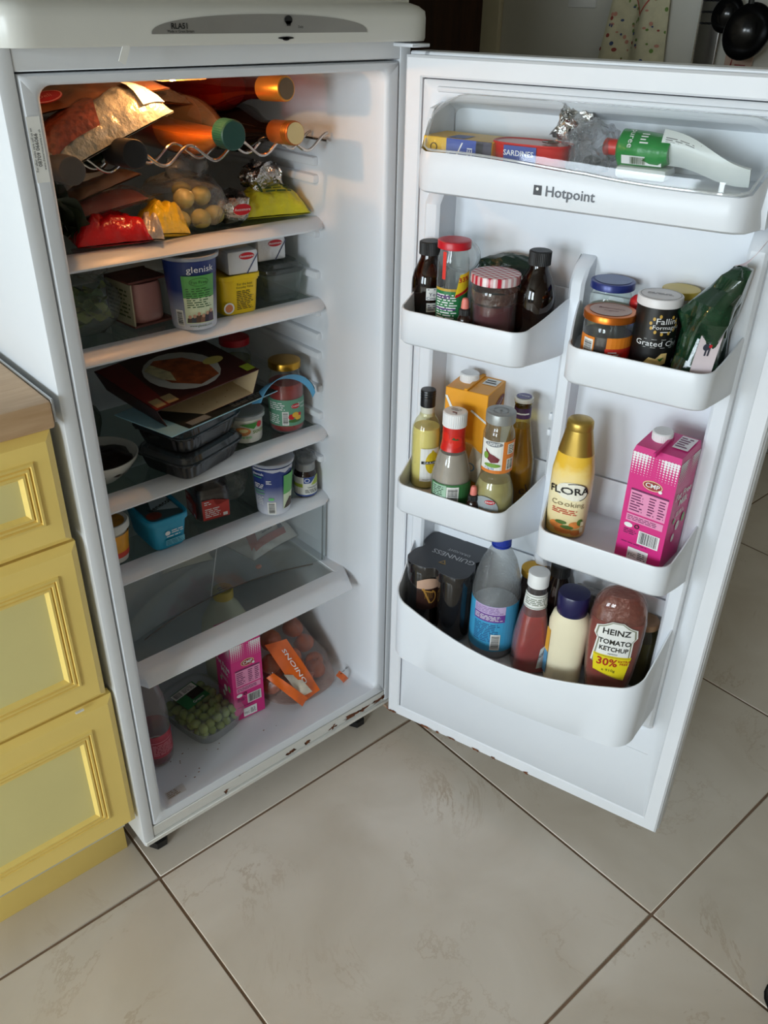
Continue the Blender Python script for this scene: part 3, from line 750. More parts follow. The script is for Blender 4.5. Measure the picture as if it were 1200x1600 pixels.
# dairy compartment: white front with a wavy lip, clear cover above
def dairy():
    b = B(); n = 40
    x0, x1 = 0.060, 0.486
    def lip(t): return 1.1435+0.004*sin(2*pi*t*1.0+0.6)-0.010*(max(0, t-0.55)/0.45)+0.03*max(0, (abs(2*t-1)-0.93)/0.07)**2
    R_ = []
    for i in range(n+1):
        t = i/n; x = x0+(x1-x0)*t
        e = max(0, 1-min(t, 1-t)/0.07); fo = 0.086-0.045*(1-sqrt(max(0, 1-e*e)))
        zt = lip(t)
        R_.append([(x, 0.026, 1.100), (x, -fo+0.006, 1.0975), (x, -fo+0.001, 1.1005), (x, -fo, 1.106), (x, -fo-0.002, zt-0.012), (x, -fo+0.002, zt), (x, -fo+0.006, zt-0.001), (x, -fo+0.006, 1.1360), (x, 0.026, 1.1360)])
    b.rings(R_, True, True)
    # end cheeks
    for xa, xb in ((x0-0.004, x0+0.003), (x1-0.003, x1+0.004)):
        out = [(0.026, 1.0985), (-0.040, 1.0985), (-0.050, 1.12), (-0.046, 1.16), (-0.030, 1.190), (0.026, 1.200)]
        b.rings([[(xa, y, z_) for y, z_ in out], [(xb, y, z_) for y, z_ in out]], True, True)
    dm = DB(b).build('dairy_tray', PLAST, door, ang=40)
    c = B(); R_ = []
    for i in range(n+1):
        t = i/n; x = x0+0.004+(x1-x0-0.008)*t
        e = max(0, 1-min(t, 1-t)/0.09); k = 0.60+0.40*sqrt(max(0, 1-e*e)); fo = (0.086-0.045*(1-sqrt(max(0, 1-e*e))))
        zt = lip(t)+0.001
        row = []
        for q in range(13):
            a = pi/2*q/12
            row.append((x, -(0.004+(fo-0.006)*cos(a)**0.8), zt+(1.207-zt)*k*sin(a)))
        R_.append(row)
    V = [p for r_ in R_ for p in r_]; F = [(i*13+j, (i+1)*13+j, (i+1)*13+j+1, i*13+j+1) for i in range(n) for j in range(12)]
    F.append(tuple(range(13))); F.append(tuple(n*13+j for j in range(13)))
    c.add(V, F)
    DB(c).build('clear_cover', film('cover_plastic', (250, 252, 252), 0.015, 0.04, body=(232, 236, 238), edge=0.12), door, ang=60)
    EDG = film('cover_edge', (252, 252, 252), 0.35, 0.05, body=(226, 230, 232), edge=0.3)
    pth = [MD @ Vector(r_[12]) for r_ in R_[::-1]]
    B().tube([MD @ (Vector(r_[0])+Vector((0, -0.002, 0.0015))) for r_ in R_], 0.0016, 8).build('cover_lip_highlight', EDG, door)  # pale tube added as the bright highlight along the cover's lip
    B().tube([MD @ Vector(q) for q in R_[0]]+pth[::-1]+[MD @ Vector(q) for q in R_[-1]][::-1], 0.0009, 6).build('cover_rim', EDG, door)
dairy()
# maker's name on the dairy tray front
HM = lambda u, v, h: MD @ Vector((u, -0.0868-h, v))
decal(door, 'logo_square', pm('logo_dark', (38, 40, 46), 0.4), [('rect', 0.2335, 1.1135, 0.2435, 1.1245)], HM, 0.0012, maxlen=0.02)
decal(door, 'logo_dot', WINK, [('ell', 0.2385, 1.1205, 0.0018, 0.0018)], HM, 0.0018)
decal(door, 'logo_lettering', pm('logo_grey', (84, 88, 96), 0.4), [('text', 'Hotpoint', 0.2785, 1.1185, 0.0165, 0, 0.012)], HM, 0.0012, maxlen=0.05)
# rust on the door's lower edge
for cx_, s_ in ((0.085, 0.022), (0.115, 0.008), (0.145, 0.012), (0.20, 0.014), (0.235, 0.006), (0.30, 0.008), (0.012, 0.012)):
    pts = []
    for k in range(26):
        q = 2*pi*k/26; j = 0.25+0.75*abs(noise.noise(Vector((cx_*90, 1.7*cos(q), 1.7*sin(q)))))*1.7+0.25*noise.noise(Vector((cx_*31, k*0.9, 3)))
        pts.append((cx_+s_*j*cos(q), 0.0905+0.0040*j*sin(q)))
    decal(door, 'rust_patch', MC['rust'], [('poly', pts)], lambda u, v, h: MD @ Vector((u, -0.0004-h, v)), 0.0005)
# faint crease in the lower panel
DB(B().box(0.03, 0.50, -0.0016, 0.0, 0.2535, 0.2550, 0.0005, 1)).build('panel_crease', LINER, door)
# ================================================================== food helpers
def clip_prof(prof, z, ins):
    out = []
    for i, (r, zz) in enumerate(prof):
        if zz > z:
            r0, z0 = prof[i-1]; t = (z-z0)/(zz-z0) if zz > z0 else 0
            out.append((max(0.0005, r0+(r-r0)*t-ins), z)); break
        out.append((max(0.0005, r-ins), zz+(ins if i == 0 or zz < ins else 0)))
    return out
def bottle(t, prof, mat, level=None, liq=None, ins=0.0016, name='bottle_body', n=48):
    B().lathe(prof, n, cap1=False).build(name, mat, t, ang=50)
    if level: B().lathe(clip_prof(prof, level, ins), n).build('contents', liq, t, ang=50)
def cap(t, r, h, z, mat, ribs=0, name='cap', r2=None, dome=0.0):
    r2 = r if r2 is None else r2
    b = B()
    if ribs:
        n = ribs*2
        def fn(v):
            return v
        secs = []
        V = []; F = []
        prof = [(r, z), (r, z+h-0.0015), (r2-0.0018, z+h), (0.0005, z+h+dome)]
        for q, (rr, zz) in enumerate(prof):
            for k in range(n):
                a = 2*pi*k/n; rk = rr-(0.0005 if k % 2 and q < 2 else 0); V.append((rk*cos(a), rk*sin(a), zz))
        for i in range(3):
            for k in range(n): F.append((i*n+k, i*n+(k+1) % n, (i+1)*n+(k+1) % n, (i+1)*n+k))
        F.append(tuple(reversed(range(n))))
        b.add(V, F)
    else:
        b.lathe([(r-0.0006, z), (r, z+0.0006), (r2, z+h-0.0016), (r2-0.0006, z+h-0.0004), (r2-0.002, z+h), (r2*0.6, z+h+dome*0.7), (0.0005, z+h+dome)], 44)
    return b.build(name, mat, t, ang=40)
def rot_to(v):      # matrix turning local z onto v
    return Vector(v).normalized().to_track_quat('Z', 'Y').to_matrix().to_4x4()
def blob(sx, sy, sz, amp=0.0, freq=30.0, seed=0, M=None, pw=2.4, n=30, m=14, flat=True):
    """superellipsoid with crumples, resting on z = 0"""
    secs = []
    for j in range(m+1):
        a = -pi/2+pi*j/m; k = abs(cos(a))**(2/pw); zz = math.copysign(abs(sin(a))**(2/pw), sin(a))
        secs.append((zz*sz, max(1e-4, sx*k), max(1e-4, sy*k), pw))
    def fn(v):
        if amp:
            d = noise.noise_vector(v*freq+Vector((seed*3.1, seed*1.7, seed)))*amp
            d += noise.noise_vector(v*freq*2.7+Vector((seed, seed*2.3, 4)))*amp*0.5
            v = v+d
        if flat: v.z = max(v.z, -sz)
        return v+Vector((0, 0, sz))
    return B().loft(secs, n, M, fn=fn)
def pillow(L, Wd, T, amp=0.003, freq=40.0, seed=0, nu=30, nv=22, crimp=0.012, M=None):
    """a filled packet with crimped ends along x, resting on z = 0"""
    b = B()
    def thick(u, v):
        e = max(0, 1-abs(u)**3.5)**0.6*max(0, 1-abs(v)**2.6)**0.7
        return 0.0008+T/2*e
    for side in (1, -1):
        V = []; F = []
        for i in range(nu+1):
            for j in range(nv+1):
                u = -1+2*i/nu; v = -1+2*j/nv
                th_ = thick(u, v)
                p = Vector((u*L/2, v*Wd/2*(1-0.10*(1-abs(u)**2)), 0))
                c1 = abs(noise.noise(Vector((p.x*freq*0.8+seed*5, p.y*freq*0.8, seed*2.0))))-0.25       # sharp creases
                c2 = noise.noise(Vector((p.x*freq*2.2+seed, p.y*freq*1.9, seed*3.0)))
                k = (c1*1.6+c2*0.6)*amp*min(1, th_/(T*0.2))
                if side > 0: p.z = 0.15*T+th_*1.7+k
                else: p.z = max(0.0, 0.15*T-th_*0.3)
                V.append(M @ p if M else p)
        for i in range(nu):
            for j in range(nv): F.append((i*(nv+1)+j, (i+1)*(nv+1)+j, (i+1)*(nv+1)+j+1, i*(nv+1)+j+1))
        b.add(V, F)
    return b
def pillowmap(L, Wd, T):
    def mp(u, v, h):
        a, c = 2*u/L, 2*v/Wd
        e = max(0, 1-min(1, abs(a))**3.5)**0.6*max(0, 1-min(1, abs(c))**2.6)**0.7
        return Vector((u, v, 0.15*T+0.0014+T*0.85*e+h+0.0015))
    return mp
def rbox(t, name, sx, sy, sz, mat, z0=0.0, bev=0.0015, seg=2, cx=0, cy=0):
    return B().box(cx-sx/2, cx+sx/2, cy-sy/2, cy+sy/2, z0, z0+sz, bev, seg).build(name, mat, t)
def leafb(L, Wd, curl, seed, M):
    r_ = random.Random(seed)
    ph = r_.random()*6
    def fn(u, v):
        x = (u-0.5)*2; w = Wd*sin(pi*min(0.97, max(0.03, u)))**0.6
        y = (v-0.5)*2*w
        z = curl*((v-0.5)**2*4)*0.5+curl*0.6*sin(u*9+ph)*abs(v-0.5)*2+curl*sin(u*pi)*0.6
        return M @ Vector((x*L/2, y, z))
    return B().sheet(fn, 8, 6)

# ================================================================== wine rack and top of the fridge
def lying(name, label, cat, x, y, z, dx=0.0, dz=0.0, group=None):
    """a bottle on its side: base at the back, neck towards the front"""
    v = Vector((dx, -1, dz))
    o = thing(name, label, cat, (x, y, z), group=group)
    o.rotation_mode = 'QUATERNION'; o.rotation_quaternion = v.to_track_quat('Z', 'Y'); 
    return o
def wineprof(r, L, rn): return [(0.001, 0.004), (r*0.6, 0.006), (r*0.92, 0.0), (r, 0.004), (r, L*0.58), (r*0.93, L*0.63), (r*0.70, L*0.69), (rn*1.15, L*0.76), (rn, L*0.80), (rn, L*0.985)]
ORJ = pm('orange_juice', (222, 124, 34), 0.25, var=0.06, sss=0.0)
t = lying('juice_bottle', 'clear plastic bottle of orange juice lying on the rack with green cap', 'bottle', 0.304, 0.385, 1.156)
pp = [(0.002, 0.003), (0.030, 0.001), (0.036, 0.006), (0.038, 0.02), (0.038, 0.10), (0.0365, 0.105), (0.038, 0.112), (0.038, 0.20), (0.0375, 0.215), (0.034, 0.235), (0.027, 0.255), (0.019, 0.275), (0.0155, 0.285), (0.015, 0.305)]
bottle(t, pp, film('pet_clear', (255, 244, 230), 0.02, 0.04, edge=0.2, body=(200, 170, 140)))
# juice fills the lower part of the lying bottle (world down is local -y or so)
def half(prof, frac, n=40):
    V = []; F = []
    dn = t.rotation_quaternion.inverted() @ Vector((0, 0, -1)); dn.z = 0; dn.normalize(); sd = Vector((-dn.y, dn.x, 0))
    for r, z in prof:
        r = max(0.0008, r-0.0014)
        for k in range(n):
            a = 2*pi*k/n; lvl = min(frac*0.038, r*0.97)
            dd_ = max(r*cos(a), lvl); w_ = sqrt(max(0, r*r-dd_*dd_)) if r*cos(a) < lvl else 1e9
            V.append(dn*dd_+sd*max(-w_, min(w_, r*sin(a)))+Vector((0, 0, z)))
    for i in range(len(prof)-1):
        for k in range(n): F.append((i*n+k, i*n+(k+1) % n, (i+1)*n+(k+1) % n, (i+1)*n+k))
    F.append(tuple(reversed(range(n)))); F.append(tuple((len(prof)-1)*n+k for k in range(n)))
    return B().add(V, F)
half(pp[1:], 0.10).build('orange_juice', ORJ, t, ang=40)
cap(t, 0.0185, 0.024, 0.300, pm('green_cap', (18, 66, 56), 0.4), ribs=40)
B().lathe([(0.0384, 0.10), (0.0386, 0.105), (0.0386, 0.175), (0.0384, 0.18)], 48, cap0=False, cap1=False).build('label_sleeve', film('juice_label', (240, 190, 150), 0.25, 0.3, body=(140, 50, 40)), t)

t = lying('rose_wine_bottle', 'clear bottle of red wine on top of the pile with gold screw cap', 'bottle', 0.345, 0.36, 1.190, dx=0.13, dz=0.055)
wp = wineprof(0.0305, 0.295, 0.0135)
bottle(t, wp, film('rose_glass', (214, 120, 110), 0.15, 0.04, body=(70, 16, 18), edge=0.3))
B().lathe(clip_prof(wp, 0.20, 0.0015), 40).build('contents', pm('rose_wine', (92, 20, 24), 0.15), t)
cap(t, 0.0155, 0.045, 0.262, pm('gold_cap', (206, 140, 60), 0.35, metal=0.8), 0)
decal(t, 'cap_end', pm('cap_end_dark', (104, 80, 50), 0.5), [('ell', 0, 0, 0.013, 0.013)], plane((0, 0, 0.3072), (1, 0, 0), (0, 1, 0)), 0.0003)

t = lying('red_wine_bottle', 'dark red wine bottle on the rack with copper screw cap', 'bottle', 0.408, 0.37, 1.134, dx=-0.03, dz=0.058)
bottle(t, wineprof(0.033, 0.30, 0.0135), pm('dark_wine_glass', (16, 10, 10), 0.08, spec=0.7))
cap(t, 0.0152, 0.050, 0.262, pm('copper_cap', (196, 116, 60), 0.35, metal=0.7), 0)
for zz in (0.298, 0.302, 0.306): B().lathe([(0.0155, zz), (0.0158, zz+0.0006), (0.0155, zz+0.0016)], 40, cap0=False, cap1=False).build('cap_thread', GOLD, t)
decal(t, 'cap_end', pm('cap_end_cream', (222, 196, 140), 0.5), [('ell', 0, 0, 0.0138, 0.0138)], plane((0, 0, 0.3122), (1, 0, 0), (0, 1, 0)), 0.0003)

t = lying('green_wine_bottle', 'dark green wine bottle on the rack with black capsule', 'bottle', 0.1600, 0.37, 1.128, dx=0.018, dz=0.055)
bottle(t, wineprof(0.032, 0.30, 0.0135), pm('green_wine_glass', (14, 30, 14), 0.08, spec=0.7))
cap(t, 0.0165, 0.055, 0.255, pm('black_capsule', (18, 15, 15), 0.45), 0)
t = lying('brown_wine_bottle', 'dark bottle on the rack with matt grey cap beside the black capsuled bottle', 'bottle', 0.094, 0.36, 1.122, dx=-0.03, dz=0.04)
bottle(t, wineprof(0.0275, 0.29, 0.0125), pm('brown_wine_glass', (24, 14, 10), 0.1, spec=0.7))
cap(t, 0.0160, 0.050, 0.252, pm('grey_capsule', (84, 78, 74), 0.5), 0)

MEATF = pm('spiced_meat', (132, 58, 34), 0.35, var=0.5, vscale=130, coat=0.4)
t = thing('meat_pack', 'film pack of spiced meat with white price label lying over the wine bottles', 'food pack', (0.158, 0.13, 1.153), rot=(radians(8), radians(-19), radians(6)))
pillow(0.175, 0.075, 0.046, 0.004, 45, 3).build('film_wrap', pm('silver_film', (176, 172, 158), 0.25, metal=0.35, var=0.12, bump=0.5, bscale=60), t)
decal(t, 'meat_window', MEATF, [('poly', [(-0.080, -0.030), (-0.012, -0.031), (0.004, -0.005), (-0.004, 0.025), (-0.080, 0.028)])], pillowmap(0.175, 0.075, 0.046), 0.0024, maxlen=0.006)
pl = decal(t, 'price_label', PAPER, [('rect', 0.052, -0.032, 0.082, 0.016)], pillowmap(0.175, 0.075, 0.046), 0.0036)
decal(t, 'price_lettering', INK, [('text', 'Chorizo', 0.066, 0.006, 0.006, -pi/2), ('text', '100g', 0.072, -0.006, 0.005, -pi/2), ('text', '€1.29', 0.072, -0.022, 0.005, -pi/2), ('rect', 0.067, -0.031, 0.0675, 0.015)], pillowmap(0.175, 0.075, 0.046), 0.0044)
t = thing('salad_pouch', 'brown tinted flat pouch with red oval sticker at top of fridge', 'food pack', (0.155, 0.19, 1.199), rot=(radians(4), radians(-7), 0))
pillow(0.19, 0.15, 0.016, 0.003, 30, 7).build('pouch', pm('brown_pouch', (104, 62, 38), 0.3, var=0.2, vscale=40, coat=0.3), t)
decal(t, 'oval_sticker', REDINK, [('ell', -0.058, -0.055, 0.022, 0.014)], pillowmap(0.19, 0.15, 0.016), 0.003)
decal(t, 'sticker_ring', pm('pink_ink', (228, 140, 130), 0.5), [('ring', -0.058, -0.055, 0.0215, 0.0135, 0.0016), ('text', 'Deli', -0.058, -0.055, 0.011)], pillowmap(0.19, 0.15, 0.016), 0.0036)
t = thing('clear_film_bag', 'smoky clear bag squeezed under the fridge ceiling', 'bag', (0.235, 0.20, 1.188), rot=(0, radians(6), 0))
pillow(0.12, 0.12, 0.024, 0.004, 40, 9).build('bag', film('smoky_film', (170, 150, 130), 0.2, 0.1, body=(90, 76, 66), bump=0.5), t)

# ================================================================== first shelf
z1 = SHZ['S1']+0.0012
t = thing('red_packet', 'shiny red food packet with torn silver end on top shelf', 'packet', (0.168, 0.168, z1), radians(-12))
pillow(0.100, 0.062, 0.038, 0.008, 50, 2).build('wrapper', pm('red_wrapper', (196, 20, 28), 0.22, var=0.06, coat=0.5, bump=0.35, bscale=70), t)
pillow(0.030, 0.058, 0.030, 0.006, 90, 5, M=Matrix.Translation((0.055, -0.004, 0.002)) @ Matrix.Rotation(radians(-15), 4, 'Z')).build('torn_end', pm('packet_inside', (196, 182, 172), 0.35, metal=0.3, var=0.15, bump=0.5), t)
t = thing('yellow_packet', 'yellow printed plastic packet standing beside the red packet', 'packet', (0.240, 0.166, z1), radians(14))
YBAG = pm('yellow_bag', (226, 188, 30), 0.35, var=0.10, vscale=40, bump=0.6, bscale=60, coat=0.2)
pillow(0.062, 0.056, 0.046, 0.009, 55, 11, M=Matrix.Rotation(radians(10), 4, 'Y')).build('bag', YBAG, t)
decal(t, 'dark_print', pm('olive_print', (96, 80, 20), 0.5), [('lines', -0.022, -0.008, 0.006, 0.012, 4)], pillowmap(0.062, 0.056, 0.046), 0.008)
t = thing('ham_pack', 'clear sealed pack of pink sliced ham leaning on the red packet', 'food pack', (0.176, 0.205, z1+0.034), rot=(radians(-8), radians(-10), radians(-8)))
pillow(0.115, 0.085, 0.022, 0.002, 40, 4).build('ham', pm('pink_ham', (196, 104, 88), 0.35, var=0.10, vscale=30, coat=0.4), t)
pillow(0.128, 0.098, 0.028, 0.003, 40, 6, M=Matrix.Translation((0, 0, -0.002))).build('film', BAGF, t)
t = thing('ham_pack', 'pale open film pack lying above the sliced ham', 'food pack', (0.185, 0.225, z1+0.060), rot=(radians(-6), radians(-14), radians(4)))
pillow(0.105, 0.07, 0.012, 0.003, 40, 14).build('film', pm('peach_film', (206, 160, 130), 0.35, var=0.12, coat=0.3), t)
# bag with pale vegetables
t = thing('vegetable_bag', 'clear knotted bag holding pale round vegetables on top shelf', 'bag', (0.300, 0.205, z1))
blob(0.056, 0.068, 0.036, 0.007, 38, 3, pw=2.3).build('bag', BAGF, t)
blob(0.030, 0.02, 0.016, 0.008, 60, 5, Matrix.Translation((0.005, -0.01, 0.066)), flat=False).build('knot', BAGF, t)
VEG = pm('pale_vegetable', (176, 166, 96), 0.5, var=0.15, vscale=40)
rr = random.Random(3)
spots_ = [(-0.026, -0.036, 0.0), (0.004, -0.042, 0.0), (0.032, -0.030, 0.0), (-0.03, 0.0, 0.0), (0.0, -0.008, 0.0), (0.032, 0.006, 0.0), (-0.012, -0.026, 0.026), (0.018, -0.022, 0.027), (0.004, 0.006, 0.030), (-0.022, 0.034, 0.0), (0.016, 0.036, 0.0)]
for k, (a, b_, c_) in enumerate(spots_):
    o = blob(0.0155, 0.0145, 0.0135, 0.0015, 60, k, pw=2.0, n=16, m=8, flat=False).build('round_vegetable', VEG)
    o.location = (0.300+a, 0.205+b_, z1+0.003+c_); o.rotation_euler = (0, 0, k)
    tag(o, 'pale yellow round vegetable inside the clear bag on top shelf', 'vegetable', 'round vegetables in the clear bag')
t = thing('butter_block', 'half used butter block folded in silver foil with red oval mark', 'butter', (0.372, 0.196, z1), radians(-16))
blob(0.026, 0.034, 0.020, 0.005, 60, 8, pw=4).build('foil', FOIL, t)
decal(t, 'oval_mark', REDINK, [('ell', 0, 0, 0.014, 0.008)], plane((0.008, -0.036, 0.022), (1, 0.10, 0), (0.1, 0, 1)), 0.003)
decal(t, 'mark_lettering', WINK, [('text', 'Avonmore', 0, 0, 0.0058)], plane((0.008, -0.036, 0.022), (1, 0.10, 0), (0.1, 0, 1)), 0.0036)
t = thing('yellow_packet', 'yellow green printed bag lying under the foil parcel', 'packet', (0.436, 0.186, z1), radians(-14))
pillow(0.110, 0.070, 0.040, 0.008, 45, 21).build('bag', pm('lime_yellow_bag', (206, 196, 40), 0.35, var=0.10, vscale=40, bump=0.5, bscale=60), t)
decal(t, 'green_print', pm('dark_green_print', (56, 84, 30), 0.5), [('lines', -0.012, -0.024, 0.030, 0.0, 5), ('rect', -0.020, -0.022, -0.016, 0.006)], pillowmap(0.110, 0.070, 0.040), 0.0045)
t = thing('foil_parcel', 'crumpled aluminium foil parcel resting on the yellow green bag', 'foil parcel', (0.436, 0.205, z1+0.036))
blob(0.030, 0.028, 0.019, 0.009, 70, 4, n=40, m=20).build('foil', FOIL, t)
for k in range(12):
    rr = random.Random(40+k)
    o = leafb(0.07, 0.02, 0.012, k, Matrix.Identity(4)).build('herb_leaf', pm('dark_herb', (34, 44, 22), 0.5, var=0.3, vscale=60))
    o.location = (0.105+rr.uniform(-.02, .02), 0.20+rr.uniform(-.045, .05), z1+0.034+rr.uniform(-0.004, .028)); o.rotation_euler = (rr.uniform(-.6, .6), rr.uniform(0.5, 1.1), rr.uniform(-1, 1))
    tag(o, 'dark wilted green leaf in the bunch beside the red packet', 'leaf', 'dark leaves on the top shelf')

# ================================================================== second shelf
z2 = SHZ['S2']+0.0012
def tub(t, rb, rt, h, mat, lid=None, rim=0.0022, n=56, name='tub'):
    B().lathe([(rb*0.92, 0.001), (rb, 0.0), (rb+0.0006, 0.003), (rt-0.0015, h-0.006), (rt, h-0.005), (rt+rim, h-0.004), (rt+rim, h), (rt-0.001, h), (rt-0.002, h-0.004)], n).build(name, mat, t, ang=40)
t = thing('yogurt_tub', 'big blue and white yogurt tub with green panel and family photo', 'tub', (0.271, 0.150, z2))
rb_, rt_, h_ = 0.0315, 0.0395, 0.1045
BL = pm('glenisk_blue', (34, 52, 112), 0.35, var=0.04)
m, nt, b0, out = newmat('yogurt_print')
tc = nt.nodes.new('ShaderNodeTexCoord'); sp = nt.nodes.new('ShaderNodeSeparateXYZ'); rp = nt.nodes.new('ShaderNodeValToRGB'); dv = nt.nodes.new('ShaderNodeMath'); dv.operation = 'DIVIDE'; dv.inputs[1].default_value = 0.105
nt.links.new(tc.outputs['Object'], sp.inputs[0]); nt.links.new(sp.outputs[2], dv.inputs[0]); nt.links.new(dv.outputs[0], rp.inputs['Fac']); nt.links.new(rp.outputs['Color'], b0.inputs['Base Color'])
e = rp.color_ramp.elements; e[0].position = 0.05; e[0].color = lin((206, 210, 222)); e[1].position = 0.55; e[1].color = lin((36, 54, 116)); b0.inputs['Roughness'].default_value = 0.35
YP = m; MC['yogurt_print'] = m
tub(t, rb_, rt_, h_, YP)
B().lathe([(rt_+0.0026, h_-0.004), (rt_+0.003, h_-0.003), (rt_+0.003, h_+0.0008), (rt_+0.001, h_+0.0015), (rt_-0.002, h_), (0.001, h_-0.001)], 56).build('lid', film('tub_lid', (235, 238, 240), 0.35, 0.2), t)
rf = lambda z: rb_+(rt_-rb_)*max(0, z-0.003)/(h_-0.009)+0.0006
A_ = radians(-14)
GREENP = pm('green_panel', (92, 170, 84), 0.4, var=0.12, vscale=20)
decal(t, 'green_panel', GREENP, [('rect', -0.020, 0.048, 0.022, 0.080)], cyl(rf, A_), 0.0004, 0.003)
decal(t, 'pale_panel', pm('pale_green_panel', (212, 224, 190), 0.4), [('rect', -0.020, 0.010, 0.022, 0.048)], cyl(rf, A_), 0.0004, 0.003)
decal(t, 'lettering', WINK, [('text', 'glenisk', 0.004, 0.0885, 0.0125)], cyl(rf, A_), 0.0006, 0.01)
decal(t, 'small_print', pm('green_print_ink', (50, 96, 50), 0.5), [('text', 'Fat Free', 0.001, 0.0705, 0.006), ('ring', 0.001, 0.071, 0.012, 0.006, 0.0006), ('lines', -0.016, 0.033, 0.018, 0.063, 9), ('text', 'www.glenisk.com', 0.001, 0.0065, 0.0048)], cyl(rf, A_), 0.0008, 0.008)
PEO = [(-0.014, 0.0185, (70, 50, 40)), (-0.008, 0.0195, (54, 60, 70)), (-0.002, 0.0225, (90, 64, 50)), (0.004, 0.0195, (130, 90, 70)), (0.010, 0.0225, (50, 44, 60)), (0.016, 0.0250, (76, 60, 80))]
for k, (u, v, c_) in enumerate(PEO):
    decal(t, 'photo_figure', pm('figure_%d' % k, c_, 0.5), [('poly', [(u-0.0045, 0.0115), (u+0.0045, 0.0115), (u+0.0035, v), (u-0.0035, v)]), ], cyl(rf, A_), 0.0008+0.0001*k, 0.004)
    decal(t, 'photo_face', pm('figure_skin', (196, 150, 124), 0.5), [('ell', u, v+0.002, 0.0022, 0.0027)], cyl(rf, A_), 0.0015, 0.004)
decal(t, 'barcode_panel', PAPER, [('rect', -0.034, 0.006, -0.023, 0.030)], cyl(rf, A_), 0.0006, 0.003)
decal(t, 'barcode', INK, [('hbars', -0.0325, 0.008, -0.0245, 0.028)], cyl(rf, A_), 0.0009, 0.003)

t = thing('spread_tub', 'bright yellow square plastic tub with lid under a butter pack', 'tub', (0.352, 0.180, z2), radians(-5))
YT = pm('yellow_tub', (232, 196, 20), 0.32, var=0.03)
B().loft([(0.0, 0.0270, 0.0330, 7), (0.002, 0.0285, 0.0345, 7), (0.050, 0.0320, 0.0385, 7), (0.0505, 0.0335, 0.040, 7), (0.054, 0.0335, 0.040, 7)], 64).build('tub', YT, t)
B().loft([(0.0535, 0.0345, 0.041, 7), (0.054, 0.0352, 0.0417, 7), (0.0600, 0.0352, 0.0417, 7), (0.0608, 0.0335, 0.040, 7), (0.0590, 0.031, 0.0375, 7)], 64).build('lid', YT, t)
pmf = plane((0, -0.0356, 0.026), (1, 0, 0), (0, -0.075, 1))
decal(t, 'lettering', INK, [('text', 'For the best', 0.006, 0.0205, 0.0052), ('text', 'Everyday Value', 0.006, 0.0155, 0.0046), ('lines', -0.008, -0.019, 0.020, 0.011, 11)], pmf, 0.0022, 0.05)
decal(t, 'picture', pm('pink_food', (222, 140, 90), 0.5), [('ell', -0.021, -0.014, 0.008, 0.008)], pmf, 0.0018, 0.05)
decal(t, 'picture_rim', WINK, [('ring', -0.021, -0.014, 0.0088, 0.0088, 0.0025)], pmf, 0.002, 0.05)
def butter(x, y, z, rz, label):
    t = thing('butter_pack', label, 'butter', (x, y, z), rz, 'wrapped butter packs')
    rbox(t, 'wrapper', 0.049, 0.085, 0.034, pm('butter_foil', (214, 214, 216), 0.30, metal=0.35, var=0.06, bump=0.2, bscale=50), 0, 0.003)
    mp = plane((0, -0.0426, 0.017), (1, 0, 0), (0, 0, 1))
    decal(t, 'oval_mark', REDINK, [('ell', 0.006, 0.009, 0.0125, 0.0052)], mp, 0.0004)
    decal(t, 'mark_lettering', WINK, [('text', 'Avonmore', 0.006, 0.009, 0.0052, 0, 0.01)], mp, 0.0008, 0.05)
    decal(t, 'stripe', pm('navy_stripe', (70, 76, 110), 0.4), [('poly', [(0.004, -0.017), (0.006, -0.017), (0.0245, 0.010), (0.0245, 0.013)])], mp, 0.0004)
    return t
butter(0.3595, 0.1820, z2+0.0610, radians(-7), 'foil wrapped butter pack on top of the yellow square tub')
butter(0.4320, 0.2150, z2+0.0625, radians(-5), 'foil wrapped butter pack on top of the glass butter dish')
t = thing('butter_dish', 'rectangular clear glass butter dish with glass lid', 'butter dish', (0.443, 0.204, z2), radians(-3))
DG = film('dish_glass', (226, 232, 229), 0.06, 0.03, body=(190, 198, 196), edge=0.4)
B().loft([(0.0, 0.029, 0.042, 6), (0.002, 0.031, 0.044, 6), (0.040, 0.037, 0.050, 6), (0.044, 0.0385, 0.0515, 6), (0.044, 0.0355, 0.0485, 6), (0.006, 0.028, 0.041, 6)], 56, cap1=True).build('dish', DG, t)
B().loft([(0.0445, 0.0385, 0.0515, 6), (0.0465, 0.0395, 0.0525, 6), (0.051, 0.0390, 0.052, 6), (0.0525, 0.034, 0.047, 6), (0.057, 0.032, 0.045, 6), (0.0595, 0.030, 0.043, 6)], 56).build('lid', film('lid_glass', (200, 206, 203), 0.14, 0.05, body=(130, 136, 134), edge=0.4), t)
